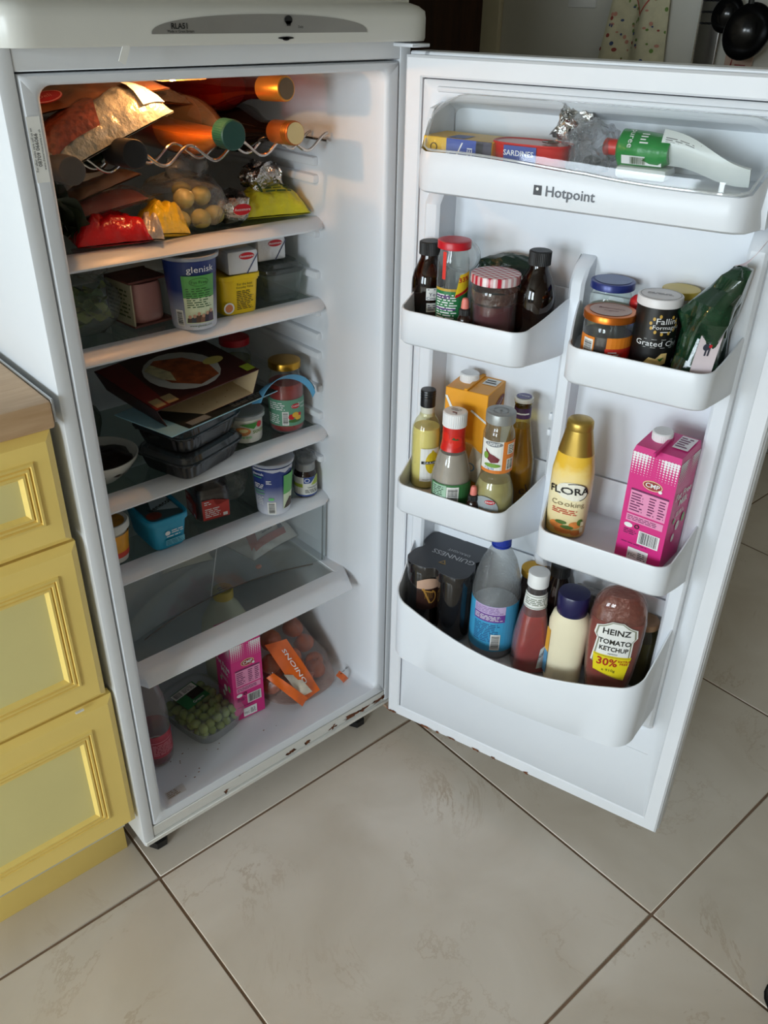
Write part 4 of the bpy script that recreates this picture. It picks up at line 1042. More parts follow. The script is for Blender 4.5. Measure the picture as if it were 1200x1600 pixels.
# ham in an open printed box
t = thing('ham_box', 'open sided carton showing a round block of pink ham', 'food box', (0.2205, 0.216, z2), radians(6))
CB = pm('carton_print', (120, 72, 66), 0.5, var=0.15, vscale=40)
bb = B().box(-0.034, 0.034, -0.033, 0.035, 0.0, 0.003).box(-0.034, 0.034, 0.032, 0.035, 0.003, 0.066).box(-0.034, 0.030, -0.030, 0.035, 0.063, 0.066)
bb.build('carton', CB, t, smooth=False)
B().box(-0.0342, -0.0318, -0.033, 0.032, 0.003, 0.063).build('side_panel', pm('carton_cream', (186, 178, 150), 0.5), t)
decal(t, 'side_print', pm('olive_ink', (90, 92, 50), 0.5), [('lines', -0.028, 0.012, 0.028, 0.055, 7)], plane((-0.0344, 0, 0), (0, -1, 0), (0, 0, 1)), 0.0004, 0.05)
B().loft([(0, 0.0255, 0.027, 3.2), (0.004, 0.027, 0.029, 3.2), (0.05, 0.027, 0.029, 3.2), (0.056, 0.025, 0.027, 3.2)], 40, Matrix.Translation((-0.001, -0.001, 0.0035))).build('ham_block', pm('ham_pink', (206, 150, 148), 0.4, var=0.04, coat=0.3), t)
B().box(0.0285, 0.0300, -0.033, -0.005, 0.003, 0.063, M=Matrix.Rotation(radians(0), 4, 'Z')).build('clear_wrap', CLEARP, t)
# salad bag with leaves
t = thing('salad_bag', 'clear bag of green salad leaves beside the ham carton', 'bag', (0.122, 0.225, z2))
blob(0.058, 0.062, 0.040, 0.006, 36, 12, pw=2.6).build('bag', film('salad_film', (240, 245, 240), 0.05, 0.1, edge=0.25, bump=0.4), t)
blob(0.025, 0.018, 0.012, 0.006, 60, 17, Matrix.Translation((0.03, 0.0, 0.072)), flat=False).build('knot', BAGF, t)
decal(t, 'price_tag', PAPER, [('rect', -0.012, -0.006, 0.006, 0.006)], plane((-0.038, -0.056, 0.056), (1, -0.1, 0), (0, 0.2, 1)), 0.002)
SAL = [pm('salad_green', (108, 134, 58), 0.45, var=0.2, vscale=50), pm('salad_dark', (62, 88, 36), 0.45, var=0.2, vscale=50), pm('salad_pale', (168, 180, 110), 0.45, var=0.12, vscale=50)]
for k in range(20):
    rr = random.Random(90+k)
    o = leafb(rr.uniform(.035, .055), rr.uniform(.011, .018), 0.010, k, Matrix.Identity(4)).build('salad_leaf', SAL[k % 3])
    o.location = (0.122+rr.uniform(-.035, .038), 0.225+rr.uniform(-.045, .035), z2+0.012+rr.uniform(0, .038)); o.rotation_euler = (rr.uniform(-.5, .9), rr.uniform(-.5, .5), rr.uniform(0, 6))
    tag(o, 'green salad leaf inside the clear bag beside the ham carton', 'leaf', 'salad leaves in the clear bag')
# ================================================================== third shelf
z3 = SHZ['S3']+0.0012
PB = film('punnet_black', (40, 42, 44), 0.75, 0.2, body=(20, 21, 23), edge=0.25)
def punnet(z, label):
    t = thing('fruit_punnet', label, 'punnet', (0.2515, 0.170, z), radians(18), 'stacked black punnets')
    def fn(v):
        a = atan2(v.y, v.x); r_ = 1-0.022*(0.5+0.5*cos(a*40)) if v.z > 0.004 and v.z < 0.027 else 1
        return Vector((v.x*r_, v.y*r_, v.z))
    B().loft([(0.0, 0.058, 0.046, 6), (0.003, 0.061, 0.049, 6), (0.014, 0.065, 0.053, 6), (0.026, 0.068, 0.056, 6), (0.0265, 0.072, 0.060, 6), (0.0285, 0.072, 0.060, 6)], 240, fn=fn).build('tray', pm('black_tray', (22, 23, 25), 0.22, var=0.1), t, ang=25)
    B().loft([(0.029, 0.0725, 0.0605, 6), (0.031, 0.0725, 0.0605, 6), (0.0315, 0.069, 0.057, 6), (0.040, 0.066, 0.054, 6), (0.0445, 0.060, 0.048, 6)], 240, fn=lambda v: Vector((v.x*(1-0.014*(0.5+0.5*cos(atan2(v.y, v.x)*40))*(v.z > 0.032)), v.y*(1-0.014*(0.5+0.5*cos(atan2(v.y, v.x)*40))*(v.z > 0.032)), v.z))).build('clear_lid', film('punnet_lid', (190, 196, 200), 0.16, 0.08, body=(110, 118, 124), edge=0.4), t, ang=25)
    B().box(-0.055, 0.055, -0.042, 0.042, 0.029, 0.0395, 0.008, 2).build('contents', pm('dark_fruit', (34, 18, 22), 0.35, var=0.4, vscale=90), t)
    return t
punnet(z3, 'black plastic punnet with clear lid at the bottom of its stack')
punnet(z3+0.0455, 'black plastic punnet with clear lid on top of another punnet')
# printed cardboard sheets and the open sleeve of breaded fish
t = thing('card_sleeve', 'flattened dark cardboard sleeve with pale blue inside lying on the punnets', 'cardboard sleeve', (0.262, 0.165, z3+0.0955), rot=(0, radians(1.5), radians(14)))
B().box(-0.105, 0.125, -0.065, 0.06, 0.0, 0.0012).build('card', pm('pale_blue_card', (150, 196, 212), 0.5, var=0.08), t)
decal(t, 'dark_print', pm('sleeve_dark', (34, 36, 34), 0.45, var=0.2), [('rect', -0.070, -0.064, 0.124, 0.02)], plane((0, 0, 0.0013), (1, 0, 0), (0, 1, 0)), 0.0004, 0.03)
decal(t, 'sheet_print', pm('sleeve_grey', (130, 132, 128), 0.5), [('lines', 0.03, -0.06, 0.11, -0.045, 3), ('rect', -0.06, -0.060, -0.02, -0.045)], plane((0, 0, 0.0013), (1, 0, 0), (0, 1, 0)), 0.0009, 0.03)
t = thing('ready_meal_box', 'open breaded fish carton with food picture lying on the punnets', 'food box', (0.262, 0.205, z3+0.1035), rot=(radians(4), radians(-4), radians(5)))
w1, w0, hh, dp = 0.095, 0.080, 0.038, 0.085
IN_ = pm('card_inside', (196, 176, 140), 0.65, var=0.08, vscale=30)
def shell(off, y0, y1):
    return [[(-w0+off, y, off), (w0-off, y, off), (w1-off, y, hh-off), (-w1+off, y, hh-off)] for y in (y0, y1)]
o0 = shell(0, -dp, dp); o1 = shell(0.0012, -dp, dp-0.002)
b = B(); b.rings([o1[1], o1[0]], cap0=True); b.build('inner_card', IN_, t, smooth=False, fix=False)
b = B(); b.rings([o0[0], o0[1]], cap1=True); b.rings([o0[0], o1[0]]); bo = b.build('carton', pm('box_dark_red', (58, 24, 22), 0.4, var=0.3, vscale=14), t, smooth=False)
tm = plane((0, 0, hh+0.0002), (1, 0, 0), (0, 1, 0))
decal(t, 'white_plate', pm('plate_white', (186, 184, 178), 0.5), [('ell', 0.005, -0.005, 0.058, 0.066)], tm, 0.0004, 0.05)
decal(t, 'breaded_fish', pm('breaded', (150, 74, 36), 0.55, var=0.45, vscale=70), [('poly', [(-0.040, 0.030), (-0.010, 0.050), (0.030, 0.030), (0.048, -0.015), (0.040, -0.055), (0.0, -0.064), (-0.030, -0.030)])], tm, 0.0008, 0.05)
decal(t, 'fish_flakes', pm('fish_flakes', (190, 180, 140), 0.55, var=0.3, vscale=90), [('poly', [(-0.040, 0.030), (-0.022, 0.042), (-0.012, 0.0), (-0.022, -0.030), (-0.036, -0.010)])], tm, 0.0012, 0.05)
decal(t, 'lemon', pm('lemon_print', (206, 190, 110), 0.5), [('ell', 0.060, -0.012, 0.018, 0.012)], tm, 0.0012, 0.05)
decal(t, 'red_band', pm('box_red', (112, 34, 30), 0.45, var=0.15), [('poly', [(-0.094, -0.084), (-0.070, -0.084), (-0.052, 0.084), (-0.094, 0.084)])], tm, 0.0004, 0.05)
decal(t, 'label_boxes', pm('box_tan', (150, 130, 92), 0.5), [('rect', -0.090, -0.080, -0.074, -0.055), ('rect', -0.070, -0.080, -0.052, -0.055)], tm, 0.0010, 0.05)
decal(t, 'lime_badge', pm('lime_badge', (140, 156, 40), 0.5), [('rect', 0.076, -0.079, 0.093, -0.058)], tm, 0.0010, 0.05)
decal(t, 'crumbs', pm('crumb', (128, 84, 56), 0.8), [('ell', x, y, 0.0012, 0.0009) for x, y in ((0.0, -0.06), (0.02, -0.07), (0.04, -0.065), (-0.05, -0.07), (0.055, -0.05))], plane((0, 0, 0.0014), (1, 0, 0), (0, 1, 0)), 0.0005)
# bowl with dark leftovers
t = thing('white_bowl', 'white bowl of dark leftovers beside the stacked punnets', 'bowl', (0.113, 0.205, z3))
B().lathe([(0.026, 0.0), (0.028, 0.002), (0.045, 0.016), (0.058, 0.034), (0.0605, 0.041), (0.0585, 0.041), (0.055, 0.033), (0.042, 0.018), (0.024, 0.005), (0.001, 0.004)], 56, cap1=False).build('bowl', pm('bowl_china', (206, 206, 198), 0.25, var=0.02), t, ang=50)
blob(0.050, 0.050, 0.016, 0.004, 70, 6, Matrix.Translation((0, 0, 0.010)), pw=2.2, flat=False).build('leftovers', pm('leftovers', (38, 26, 22), 0.35, var=0.4, vscale=90), t)
t = thing('salad_pack', 'crumpled clear pack with teal and green scraps behind the white bowl', 'food pack', (0.122, 0.325, z3))
blob(0.045, 0.045, 0.045, 0.008, 40, 31).build('bag', film('scrap_film', (214, 226, 220), 0.15, 0.1, body=(150, 160, 150), bump=0.5), t)
blob(0.034, 0.034, 0.030, 0.008, 50, 32, Matrix.Translation((0, 0, 0.004))).build('contents', pm('scraps', (52, 78, 70), 0.5, var=0.5, vscale=60), t)
# soup tub
t = thing('soup_tub', 'small white soup tub with bread picture and green triangle', 'tub', (0.3665, 0.186, z3))
tub(t, 0.0265, 0.0305, 0.047, pm('tub_white', (224, 222, 212), 0.35, var=0.02), rim=0.0012)
rf2 = lambda z: 0.0265+0.004*z/0.041+0.0006
B().lathe([(0.032, 0.043), (0.0334, 0.0435), (0.0334, 0.0500), (0.031, 0.0512), (0.027, 0.0500), (0.001, 0.0500)], 56).build('lid', film('soup_lid', (214, 218, 218), 0.45, 0.2, body=(190, 192, 192)), t)
A2_ = radians(-22)
decal(t, 'green_triangle', pm('soup_green', (58, 136, 50), 0.4), [('poly', [(-0.014, 0.0355), (0.018, 0.0385), (0.008, 0.026)])], cyl(rf2, A2_), 0.0006, 0.003)
decal(t, 'bread_picture', pm('bread_orange', (206, 130, 70), 0.5, var=0.35, vscale=120), [('ell', -0.010, 0.022, 0.013, 0.008)], cyl(rf2, A2_), 0.0005, 0.003)
decal(t, 'bread_top', pm('bread_cream', (232, 214, 150), 0.5), [('ell', -0.008, 0.024, 0.007, 0.0035)], cyl(rf2, A2_), 0.0008, 0.003)
decal(t, 'red_mark', REDINK, [('ell', 0.0175, 0.033, 0.0048, 0.0058)], cyl(rf2, A2_), 0.0007, 0.003)
decal(t, 'lettering', pm('olive_green_ink', (120, 150, 50), 0.4), [('text', 'SOUP', 0.0165, 0.020, 0.0085, 0, 0.02)], cyl(rf2, A2_), 0.0007, 0.01)
decal(t, 'leaf_border', pm('mint_ink', (150, 196, 150), 0.5), [('ell', -0.020+k*0.0055, 0.011, 0.0023, 0.0023) for k in range(5)], cyl(rf2, A2_), 0.0007, 0.003)
# tall pasta sauce jar
t = thing('sauce_jar', 'tall jar of red pasta sauce with green label and gold lid', 'jar', (0.444, 0.1755, z3))
JP = [(0.022, 0.0005), (0.0265, 0.0), (0.0300, 0.005), (0.0305, 0.012), (0.0305, 0.078), (0.029, 0.088), (0.0255, 0.096), (0.0245, 0.100), (0.0245, 0.114)]
bottle(t, JP, CLEAR, 0.086, pm('red_sauce', (150, 28, 18), 0.3, var=0.12, vscale=60))
cap(t, 0.0275, 0.012, 0.112, pm('gold_lid', (196, 150, 56), 0.3, metal=0.9, var=0.1), 0, 'lid')
a3 = radians(-26)
decal(t, 'green_label', pm('sauce_green', (96, 150, 124), 0.4, var=0.06), [('rect', -0.046, 0.014, 0.050, 0.062)], cyl(0.0305, a3), 0.0004)
decal(t, 'barcode_panel', PAPER, [('rect', -0.012, 0.016, -0.001, 0.041)], cyl(0.0305, a3), 0.0008)
decal(t, 'barcode', INK, [('hbars', -0.0105, 0.018, -0.0025, 0.040)], cyl(0.0305, a3), 0.0011)
decal(t, 'red_oval', REDINK, [('ell', 0.012, 0.050, 0.0085, 0.0045)], cyl(0.0305, a3), 0.0008)
decal(t, 'lettering', WINK, [('text', 'CUISINE', 0.012, 0.050, 0.0045), ('lines', -0.036, 0.043, -0.006, 0.058, 4), ('lines', -0.040, 0.018, -0.016, 0.036, 5), ('text', 'Tomato', 0.026, 0.053, 0.006), ('text', 'Pasta', 0.028, 0.046, 0.006)], cyl(0.0305, a3), 0.0012, 0.01)
decal(t, 'pepper_red', REDINK, [('ell', 0.004, 0.031, 0.006, 0.005), ('ell', 0.019, 0.033, 0.004, 0.004)], cyl(0.0305, a3), 0.0008)
decal(t, 'pepper_yellow', pm('pepper_yellow', (222, 170, 50), 0.4), [('ell', 0.011, 0.034, 0.006, 0.005), ('ell', 0.016, 0.028, 0.006, 0.004)], cyl(0.0305, a3), 0.0010)
decal(t, 'pepper_green', pm('pepper_green', (60, 104, 44), 0.4), [('ell', 0.010, 0.023, 0.012, 0.003)], cyl(0.0305, a3), 0.0010)
# curled sleeve resting on the jar
t = thing('curled_sleeve', 'curled cardboard sleeve with blue inside leaning over the sauce jar', 'cardboard sleeve', (0.405, 0.128, z3))
def cs(u, v):
    x = -0.045+0.122*u; zt = 0.068+0.112*u-0.150*u*u if u < 0.75 else 0.068+0.112*0.75-0.150*0.5625-0.22*(u-0.75)
    return (x, -0.004+0.055*v*(0.35+0.65*(1-abs(2*u-1)))-0.03*(1-u)*0+0.0, zt+0.034*v*(1-u*0.4)+0.014)
def cs2(u, v):
    a = pi*(0.92-0.86*u); R = 0.052
    return (0.008+0.056*cos(a), -0.006+0.028*(1-v)-0.020*(1-v)*u, 0.062+0.050*sin(a)+0.012*v-0.008*u)
B().sheet(cs2, 24, 5, 0.0008).build('card', pm('sleeve_blue', (92, 160, 200), 0.45, var=0.08), t)
B().sheet(lambda u, v: tuple(Vector(cs2(0.14+u*0.80, 0.10+v*0.72))+Vector((0.001, -0.0022, 0.0016))), 24, 5, 0.0006).build('dark_face', pm('sleeve_green_black', (26, 38, 32), 0.35, var=0.3, vscale=30), t)
# jar with red lid at the back
t = thing('preserve_jar', 'jar with red lid at the back of the third shelf', 'jar', (0.425, 0.300, z3))
bottle(t, [(0.022, 0), (0.027, 0.003), (0.028, 0.01), (0.028, 0.10), (0.024, 0.112), (0.024, 0.122)], CLEAR, 0.095, pm('green_pickle', (92, 98, 50), 0.4, var=0.3, vscale=60))
cap(t, 0.0265, 0.012, 0.121, REDINK, 0, 'lid')
decal(t, 'label', PAPER, [('rect', -0.022, 0.03, 0.022, 0.085)], cyl(0.028, radians(-30)), 0.0004)
decal(t, 'print', pm('lime_badge', (140, 156, 40), 0.5), [('rect', -0.018, 0.06, 0.018, 0.08), ('lines', -0.018, 0.034, 0.018, 0.056, 5)], cyl(0.028, radians(-30)), 0.0008)

# ================================================================== fourth shelf
z4 = SHZ['S4']+0.0012
t = thing('dip_tub', 'round orange tub with white rim beside the turquoise tub', 'tub', (0.1005, 0.178, z4))
tub(t, 0.0225, 0.0285, 0.066, pm('tub_white', (224, 222, 212), 0.35), rim=0.001)
B().lathe([(0.0300, 0.058), (0.0312, 0.059), (0.0312, 0.068), (0.0295, 0.0705), (0.0265, 0.0700), (0.0255, 0.0665), (0.001, 0.0665)], 56).build('lid', pm('lid_white', (226, 224, 216), 0.35), t)
decal(t, 'lid_picture', pm('orange_food', (204, 140, 50), 0.45, var=0.3, vscale=60), [('ell', 0, 0, 0.0245, 0.0245)], plane((0, 0, 0.0666), (1, 0, 0), (0, 1, 0)), 0.0006)
rf3 = lambda z: 0.0225+0.006*z/0.060+0.0006
decal(t, 'orange_label', pm('orange_label', (232, 160, 40), 0.4, var=0.12, vscale=40), [('rect', -0.045, 0.016, 0.045, 0.052)], cyl(rf3, radians(-10)), 0.0004, 0.003)
decal(t, 'red_band', pm('coral', (222, 78, 60), 0.4), [('rect', -0.045, 0.010, 0.045, 0.020)], cyl(rf3, radians(-10)), 0.0007, 0.003)
decal(t, 'barcode_panel', PAPER, [('rect', -0.014, 0.020, -0.007, 0.044)], cyl(rf3, radians(10)), 0.0008, 0.003)
decal(t, 'barcode', INK, [('hbars', -0.013, 0.021, -0.008, 0.043)], cyl(rf3, radians(10)), 0.0011, 0.003)

t = thing('spread_tub', 'turquoise rectangular spread tub with printed lid', 'tub', (0.1865, 0.192, z4), radians(-1.5))
TQ = pm('turquoise', (34, 152, 190), 0.35, var=0.03)
B().loft([(0.0, 0.0255, 0.045, 6), (0.002, 0.0275, 0.047, 6), (0.048, 0.033, 0.0525, 6), (0.0485, 0.0345, 0.054, 6), (0.051, 0.0345, 0.054, 6)], 72).build('tub', TQ, t)
B().loft([(0.0505, 0.0355, 0.055, 6), (0.051, 0.0365, 0.056, 6), (0.059, 0.0365, 0.056, 6), (0.0605, 0.0350, 0.0545, 6), (0.0595, 0.0320, 0.0515, 6), (0.0565, 0.031, 0.0505, 6)], 72).build('lid', TQ, t)
lm = plane((0, 0, 0.0567), (1, 0, 0), (0, 1, 0))
decal(t, 'lid_panel', pm('lid_navy', (64, 84, 92), 0.4), [('rect', -0.029, -0.046, 0.029, 0.046)], lm, 0.0004, 0.03)
decal(t, 'lid_food', pm('lid_food', (120, 52, 40), 0.5, var=0.3, vscale=60), [('ell', -0.016, -0.030, 0.013, 0.012)], lm, 0.0008, 0.05)
decal(t, 'lid_white', pm('lid_pale', (176, 196, 206), 0.5), [('poly', [(-0.012, -0.012), (0.028, -0.030), (0.028, 0.020), (0.0, 0.028)])], lm, 0.0006, 0.05)
decal(t, 'lettering', INK, [('text', 'benecol', 0.006, -0.006, 0.015, radians(20), 0.02)], lm, 0.0011, 0.05)
fm = plane((0, -0.0503, 0.026), (1, 0, 0), (0, -0.12, 1))
decal(t, 'white_flower', WINK, [('ell', -0.006, 0.006, 0.0045, 0.0042), ('lines', 0.001, 0.003, 0.022, 0.011, 2), ('lines', -0.008, -0.003, 0.020, 0.001, 1), ('text', 'f', -0.006, 0.006, 0.006)], fm, 0.0016, 0.05)
decal(t, 'pale_box', pm('pale_turq', (110, 190, 212), 0.4), [('rect', -0.010, -0.018, 0.023, -0.007)], fm, 0.0022, 0.05)
decal(t, 'small_print', pm('turq_ink', (24, 110, 150), 0.4), [('lines', -0.009, -0.017, 0.022, -0.008, 3)], fm, 0.0028, 0.05)
B().box(-0.030, -0.020, -0.050, 0.03, -0.0, 0.010).build('brown_sticker', pm('sticker_red_brown', (112, 58, 44), 0.5), t) if False else None

t = thing('relish_jar', 'squat dark jar with red label on the fourth shelf', 'jar', (0.290, 0.198, z4))
sq = [(0.0, 0.026, 0.026, 4), (0.003, 0.0305, 0.0305, 4.5), (0.05, 0.0315, 0.0315, 4.5), (0.062, 0.030, 0.030, 4), (0.068, 0.0245, 0.0245, 2.2), (0.076, 0.0240, 0.0240, 2)]
RM = Matrix.Rotation(radians(-10), 4, 'Z')
B().loft(sq, 56, RM, cap1=False).build('jar', CLEAR, t, ang=50)
B().loft([(s_[0]+0.001, s_[1]-0.0018, s_[2]-0.0018, s_[3]) for s_ in sq[:4]], 56, RM).build('contents', pm('dark_relish', (40, 16, 14), 0.3, var=0.2), t, ang=50)
cap(t, 0.0265, 0.012, 0.074, pm('black_lid', (28, 22, 22), 0.35), 0, 'lid')
for ang_, nm in ((-10, 'front'), (-100, 'side')):
    U = Vector((cos(radians(ang_)), sin(radians(ang_)), 0)); N = Vector((sin(radians(ang_)), -cos(radians(ang_)), 0))
    mp = plane(N*0.0318, U, (0, 0, 1))
    decal(t, 'red_label', pm('relish_red', (190, 58, 52), 0.4, var=0.08), [('poly', [(-0.024, 0.008), (0.024, 0.008), (0.024, 0.038), (0.002, 0.032), (-0.004, 0.046), (-0.024, 0.046)])], mp, 0.0006, 0.05)
    decal(t, 'label_lettering', WINK, [('lines', -0.020, 0.012, 0.008, 0.030, 5), ('lines', -0.020, 0.036, -0.008, 0.044, 2), ('rect', 0.012, 0.010, 0.020, 0.016)], mp, 0.001, 0.05)
t = thing('clear_film_bag', 'scrunched empty clear bag between the dark jar and blue tub', 'bag', (0.347, 0.225, z4))
blob(0.026, 0.035, 0.040, 0.011, 70, 14, n=36, m=18).build('bag', film('scrunched_film', (240, 240, 240), 0.10, 0.1, edge=0.45, bump=0.7, bscale=60), t)
t = thing('yogurt_tub', 'tall blue yogurt tub with barcode on the fourth shelf', 'tub', (0.388, 0.146, z4), radians(-60))
rb_, rt_, h_ = 0.0285, 0.0365, 0.1005
tub(t, rb_, rt_, h_, YP)
B().lathe([(rt_+0.0024, h_-0.004), (rt_+0.003, h_-0.003), (rt_+0.003, h_+0.0008), (rt_+0.001, h_+0.0015), (rt_-0.002, h_), (0.001, h_-0.001)], 56).build('lid', film('tub_lid', (235, 238, 240), 0.35, 0.2), t)
rf4 = lambda z: 0.0285+0.008*max(0, z-0.003)/(0.0915)+0.0006
a4 = radians(28)
decal(t, 'rim_scallop', pm('grey_scallop', (176, 178, 190), 0.4), [('poly', [(-0.030, 0.0935), (0.034, 0.0935), (0.034, 0.086), (0.026, 0.089), (0.018, 0.084), (0.010, 0.089), (0.0, 0.087), (-0.012, 0.0905), (-0.030, 0.089)])], cyl(rf4, a4), 0.0005, 0.003)
decal(t, 'green_panel', GREENP, [('rect', 0.016, 0.040, 0.050, 0.078)], cyl(rf4, a4), 0.0004, 0.003)
decal(t, 'pale_panel', MC['pale_green_panel'], [('rect', 0.016, 0.010, 0.050, 0.040)], cyl(rf4, a4), 0.0004, 0.003)
decal(t, 'photo_figure', MC['figure_0'], [('poly', [(0.017, 0.011), (0.040, 0.011), (0.040, 0.026), (0.030, 0.030), (0.022, 0.022)])], cyl(rf4, a4), 0.0007, 0.003)
decal(t, 'barcode_panel', PAPER, [('rect', -0.011, 0.002, 0.003, 0.027)], cyl(rf4, a4), 0.0006, 0.003)
decal(t, 'barcode', INK, [('hbars', -0.009, 0.004, 0.001, 0.026)], cyl(rf4, a4), 0.0009, 0.003)
decal(t, 'green_lines', pm('bright_green_ink', (96, 190, 110), 0.4), [('rect', -0.033, 0.076, -0.016, 0.0772), ('rect', -0.033, 0.049, -0.014, 0.0502), ('rect', -0.033, 0.043, -0.014, 0.0442), ('rect', -0.008, 0.031, 0.000, 0.036)], cyl(rf4, a4), 0.0006, 0.003)
decal(t, 'lettering', WINK, [('text', 'glenisk', -0.022, 0.083, 0.007), ('lines', -0.010, 0.064, -0.002, 0.072, 3), ('lines', -0.032, 0.020, -0.014, 0.038, 6), ('lines', -0.030, 0.054, -0.014, 0.064, 3)], cyl(rf4, a4), 0.0007, 0.008)
t = thing('pill_bottle', 'small supplement bottle with grey ribbed cap beside the blue tub', 'bottle', (0.462, 0.151, z4))
bottle(t, [(0.015, 0), (0.019, 0.001), (0.0205, 0.004), (0.0205, 0.042), (0.0195, 0.047), (0.0165, 0.051), (0.0165, 0.054)], pm('dark_brown_glass', (36, 16, 12), 0.12, spec=0.6))
cap(t, 0.0178, 0.014, 0.052, pm('grey_ribbed', (140, 142, 142), 0.4), 36)
decal(t, 'label', pm('label_offwhite', (212, 214, 208), 0.4), [('rect', -0.034, 0.004, 0.040, 0.042)], cyl(0.0205, radians(-28)), 0.0004)
decal(t, 'blue_corner', pm('pill_blue', (44, 72, 140), 0.4), [('poly', [(-0.006, 0.042), (0.018, 0.042), (0.006, 0.030), (-0.006, 0.030)])], cyl(0.0205, radians(-28)), 0.0007)
decal(t, 'blue_band', MC['pill_blue'], [('rect', -0.034, 0.004, 0.040, 0.007)], cyl(0.0205, radians(-28)), 0.0007)
decal(t, 'lime_corner', pm('pill_lime', (160, 180, 50), 0.4), [('poly', [(0.019, 0.042), (0.036, 0.042), (0.036, 0.026), (0.007, 0.026)]), ('rect', -0.030, 0.022, -0.008, 0.029)], cyl(0.0205, radians(-28)), 0.0007)
decal(t, 'logo', WINK, [('ring', 0.0, 0.036, 0.0045, 0.004, 0.0010)], cyl(0.0205, radians(-28)), 0.0010)
decal(t, 'lettering', INK, [('text', 'Lactobacillus', 0.013, 0.022, 0.0048), ('lines', -0.004, 0.010, 0.024, 0.018, 3)], cyl(0.0205, radians(-28)), 0.0010, 0.01)
blob(0.017, 0.017, 0.008, 0.006, 70, 24, Matrix.Translation((0.004, 0.0, 0.066)), flat=False).build('film_twist', BAGF, t)

# ================================================================== chiller shelf and floor of the fridge
z5 = 0.3862
t = thing('bacon_pack', 'white and pink wrapped meat pack lying in the chiller compartment', 'food pack', (0.425, 0.250, z5), radians(10))
pillow(0.120, 0.080, 0.050, 0.004, 40, 41).build('wrap', pm('white_wrap', (232, 224, 216), 0.35, var=0.08, bump=0.3, coat=0.2), t)
PMX = pillowmap(0.120, 0.080, 0.050)
decal(t, 'pink_band', pm('meat_pink', (190, 96, 82), 0.4, var=0.2, vscale=40), [('poly', [(-0.056, -0.030), (-0.040, -0.030), (-0.010, 0.030), (-0.035, 0.030)]), ('poly', [(-0.05, -0.036), (0.03, -0.036), (0.03, -0.030), (-0.05, -0.028)])], PMX, 0.0026)
decal(t, 'grey_band', pm('grey_band', (92, 92, 100), 0.4), [('poly', [(0.018, -0.032), (0.028, -0.032), (0.024, 0.030), (0.012, 0.030)])], PMX, 0.0026)
decal(t, 'small_print', pm('grey_ink', (110, 108, 108), 0.5), [('lines', -0.022, -0.026, 0.008, 0.010, 9)], PMX, 0.0028)
t = thing('bacon_pack', 'pale cream cheese wrap behind the meat pack in chiller', 'food pack', (0.275, 0.30, z5), radians(-10))
pillow(0.10, 0.07, 0.035, 0.003, 40, 43).build('wrap', pm('cream_wrap', (204, 196, 176), 0.4, var=0.06, coat=0.2), t)
o = blob(0.006, 0.005, 0.004, 0.001, 90, 2, pw=2, n=14, m=8).build('carrot_crumb', pm('carrot', (214, 110, 50), 0.5)); o.location = (0.372, 0.185, z5+0.0003)
tag(o, 'small orange scrap of carrot on the chiller shelf', 'crumb')

zf = 0.1335
t = thing('drink_bottle', 'half empty red drink bottle with blue cap beside the grapes', 'bottle', (0.094, 0.118, zf))
DP = [(0.018, 0.002), (0.024, 0.0), (0.0275, 0.006), (0.0285, 0.015), (0.0285, 0.075), (0.0275, 0.082), (0.0285, 0.092), (0.0285, 0.118), (0.026, 0.140), (0.020, 0.165), (0.0125, 0.188), (0.0115, 0.200)]
bottle(t, DP, film('pet_pink', (250, 238, 236), 0.06, 0.06, edge=0.35), 0.022, pm('red_drink', (110, 22, 36), 0.2))
B().lathe([(0.0286, 0.024), (0.0289, 0.026), (0.0289, 0.073), (0.0286, 0.075)], 48, cap0=False, cap1=False).build('label', pm('red_drink_label', (176, 58, 76), 0.35, var=0.2, vscale=60), t)
decal(t, 'label_lettering', pm('pink_label_ink', (226, 150, 160), 0.4), [('lines', -0.02, 0.030, 0.024, 0.056, 8), ('rect', -0.03, 0.060, 0.034, 0.0612)], cyl(0.0289, radians(5)), 0.0004)
decal(t, 'blue_badge', pm('badge_blue', (120, 170, 214), 0.4), [('rect', 0.022, 0.060, 0.032, 0.068)], cyl(0.0289, radians(10)), 0.0006)
cap(t, 0.0145, 0.016, 0.199, pm('sky_blue_cap', (44, 120, 206), 0.4), 30)

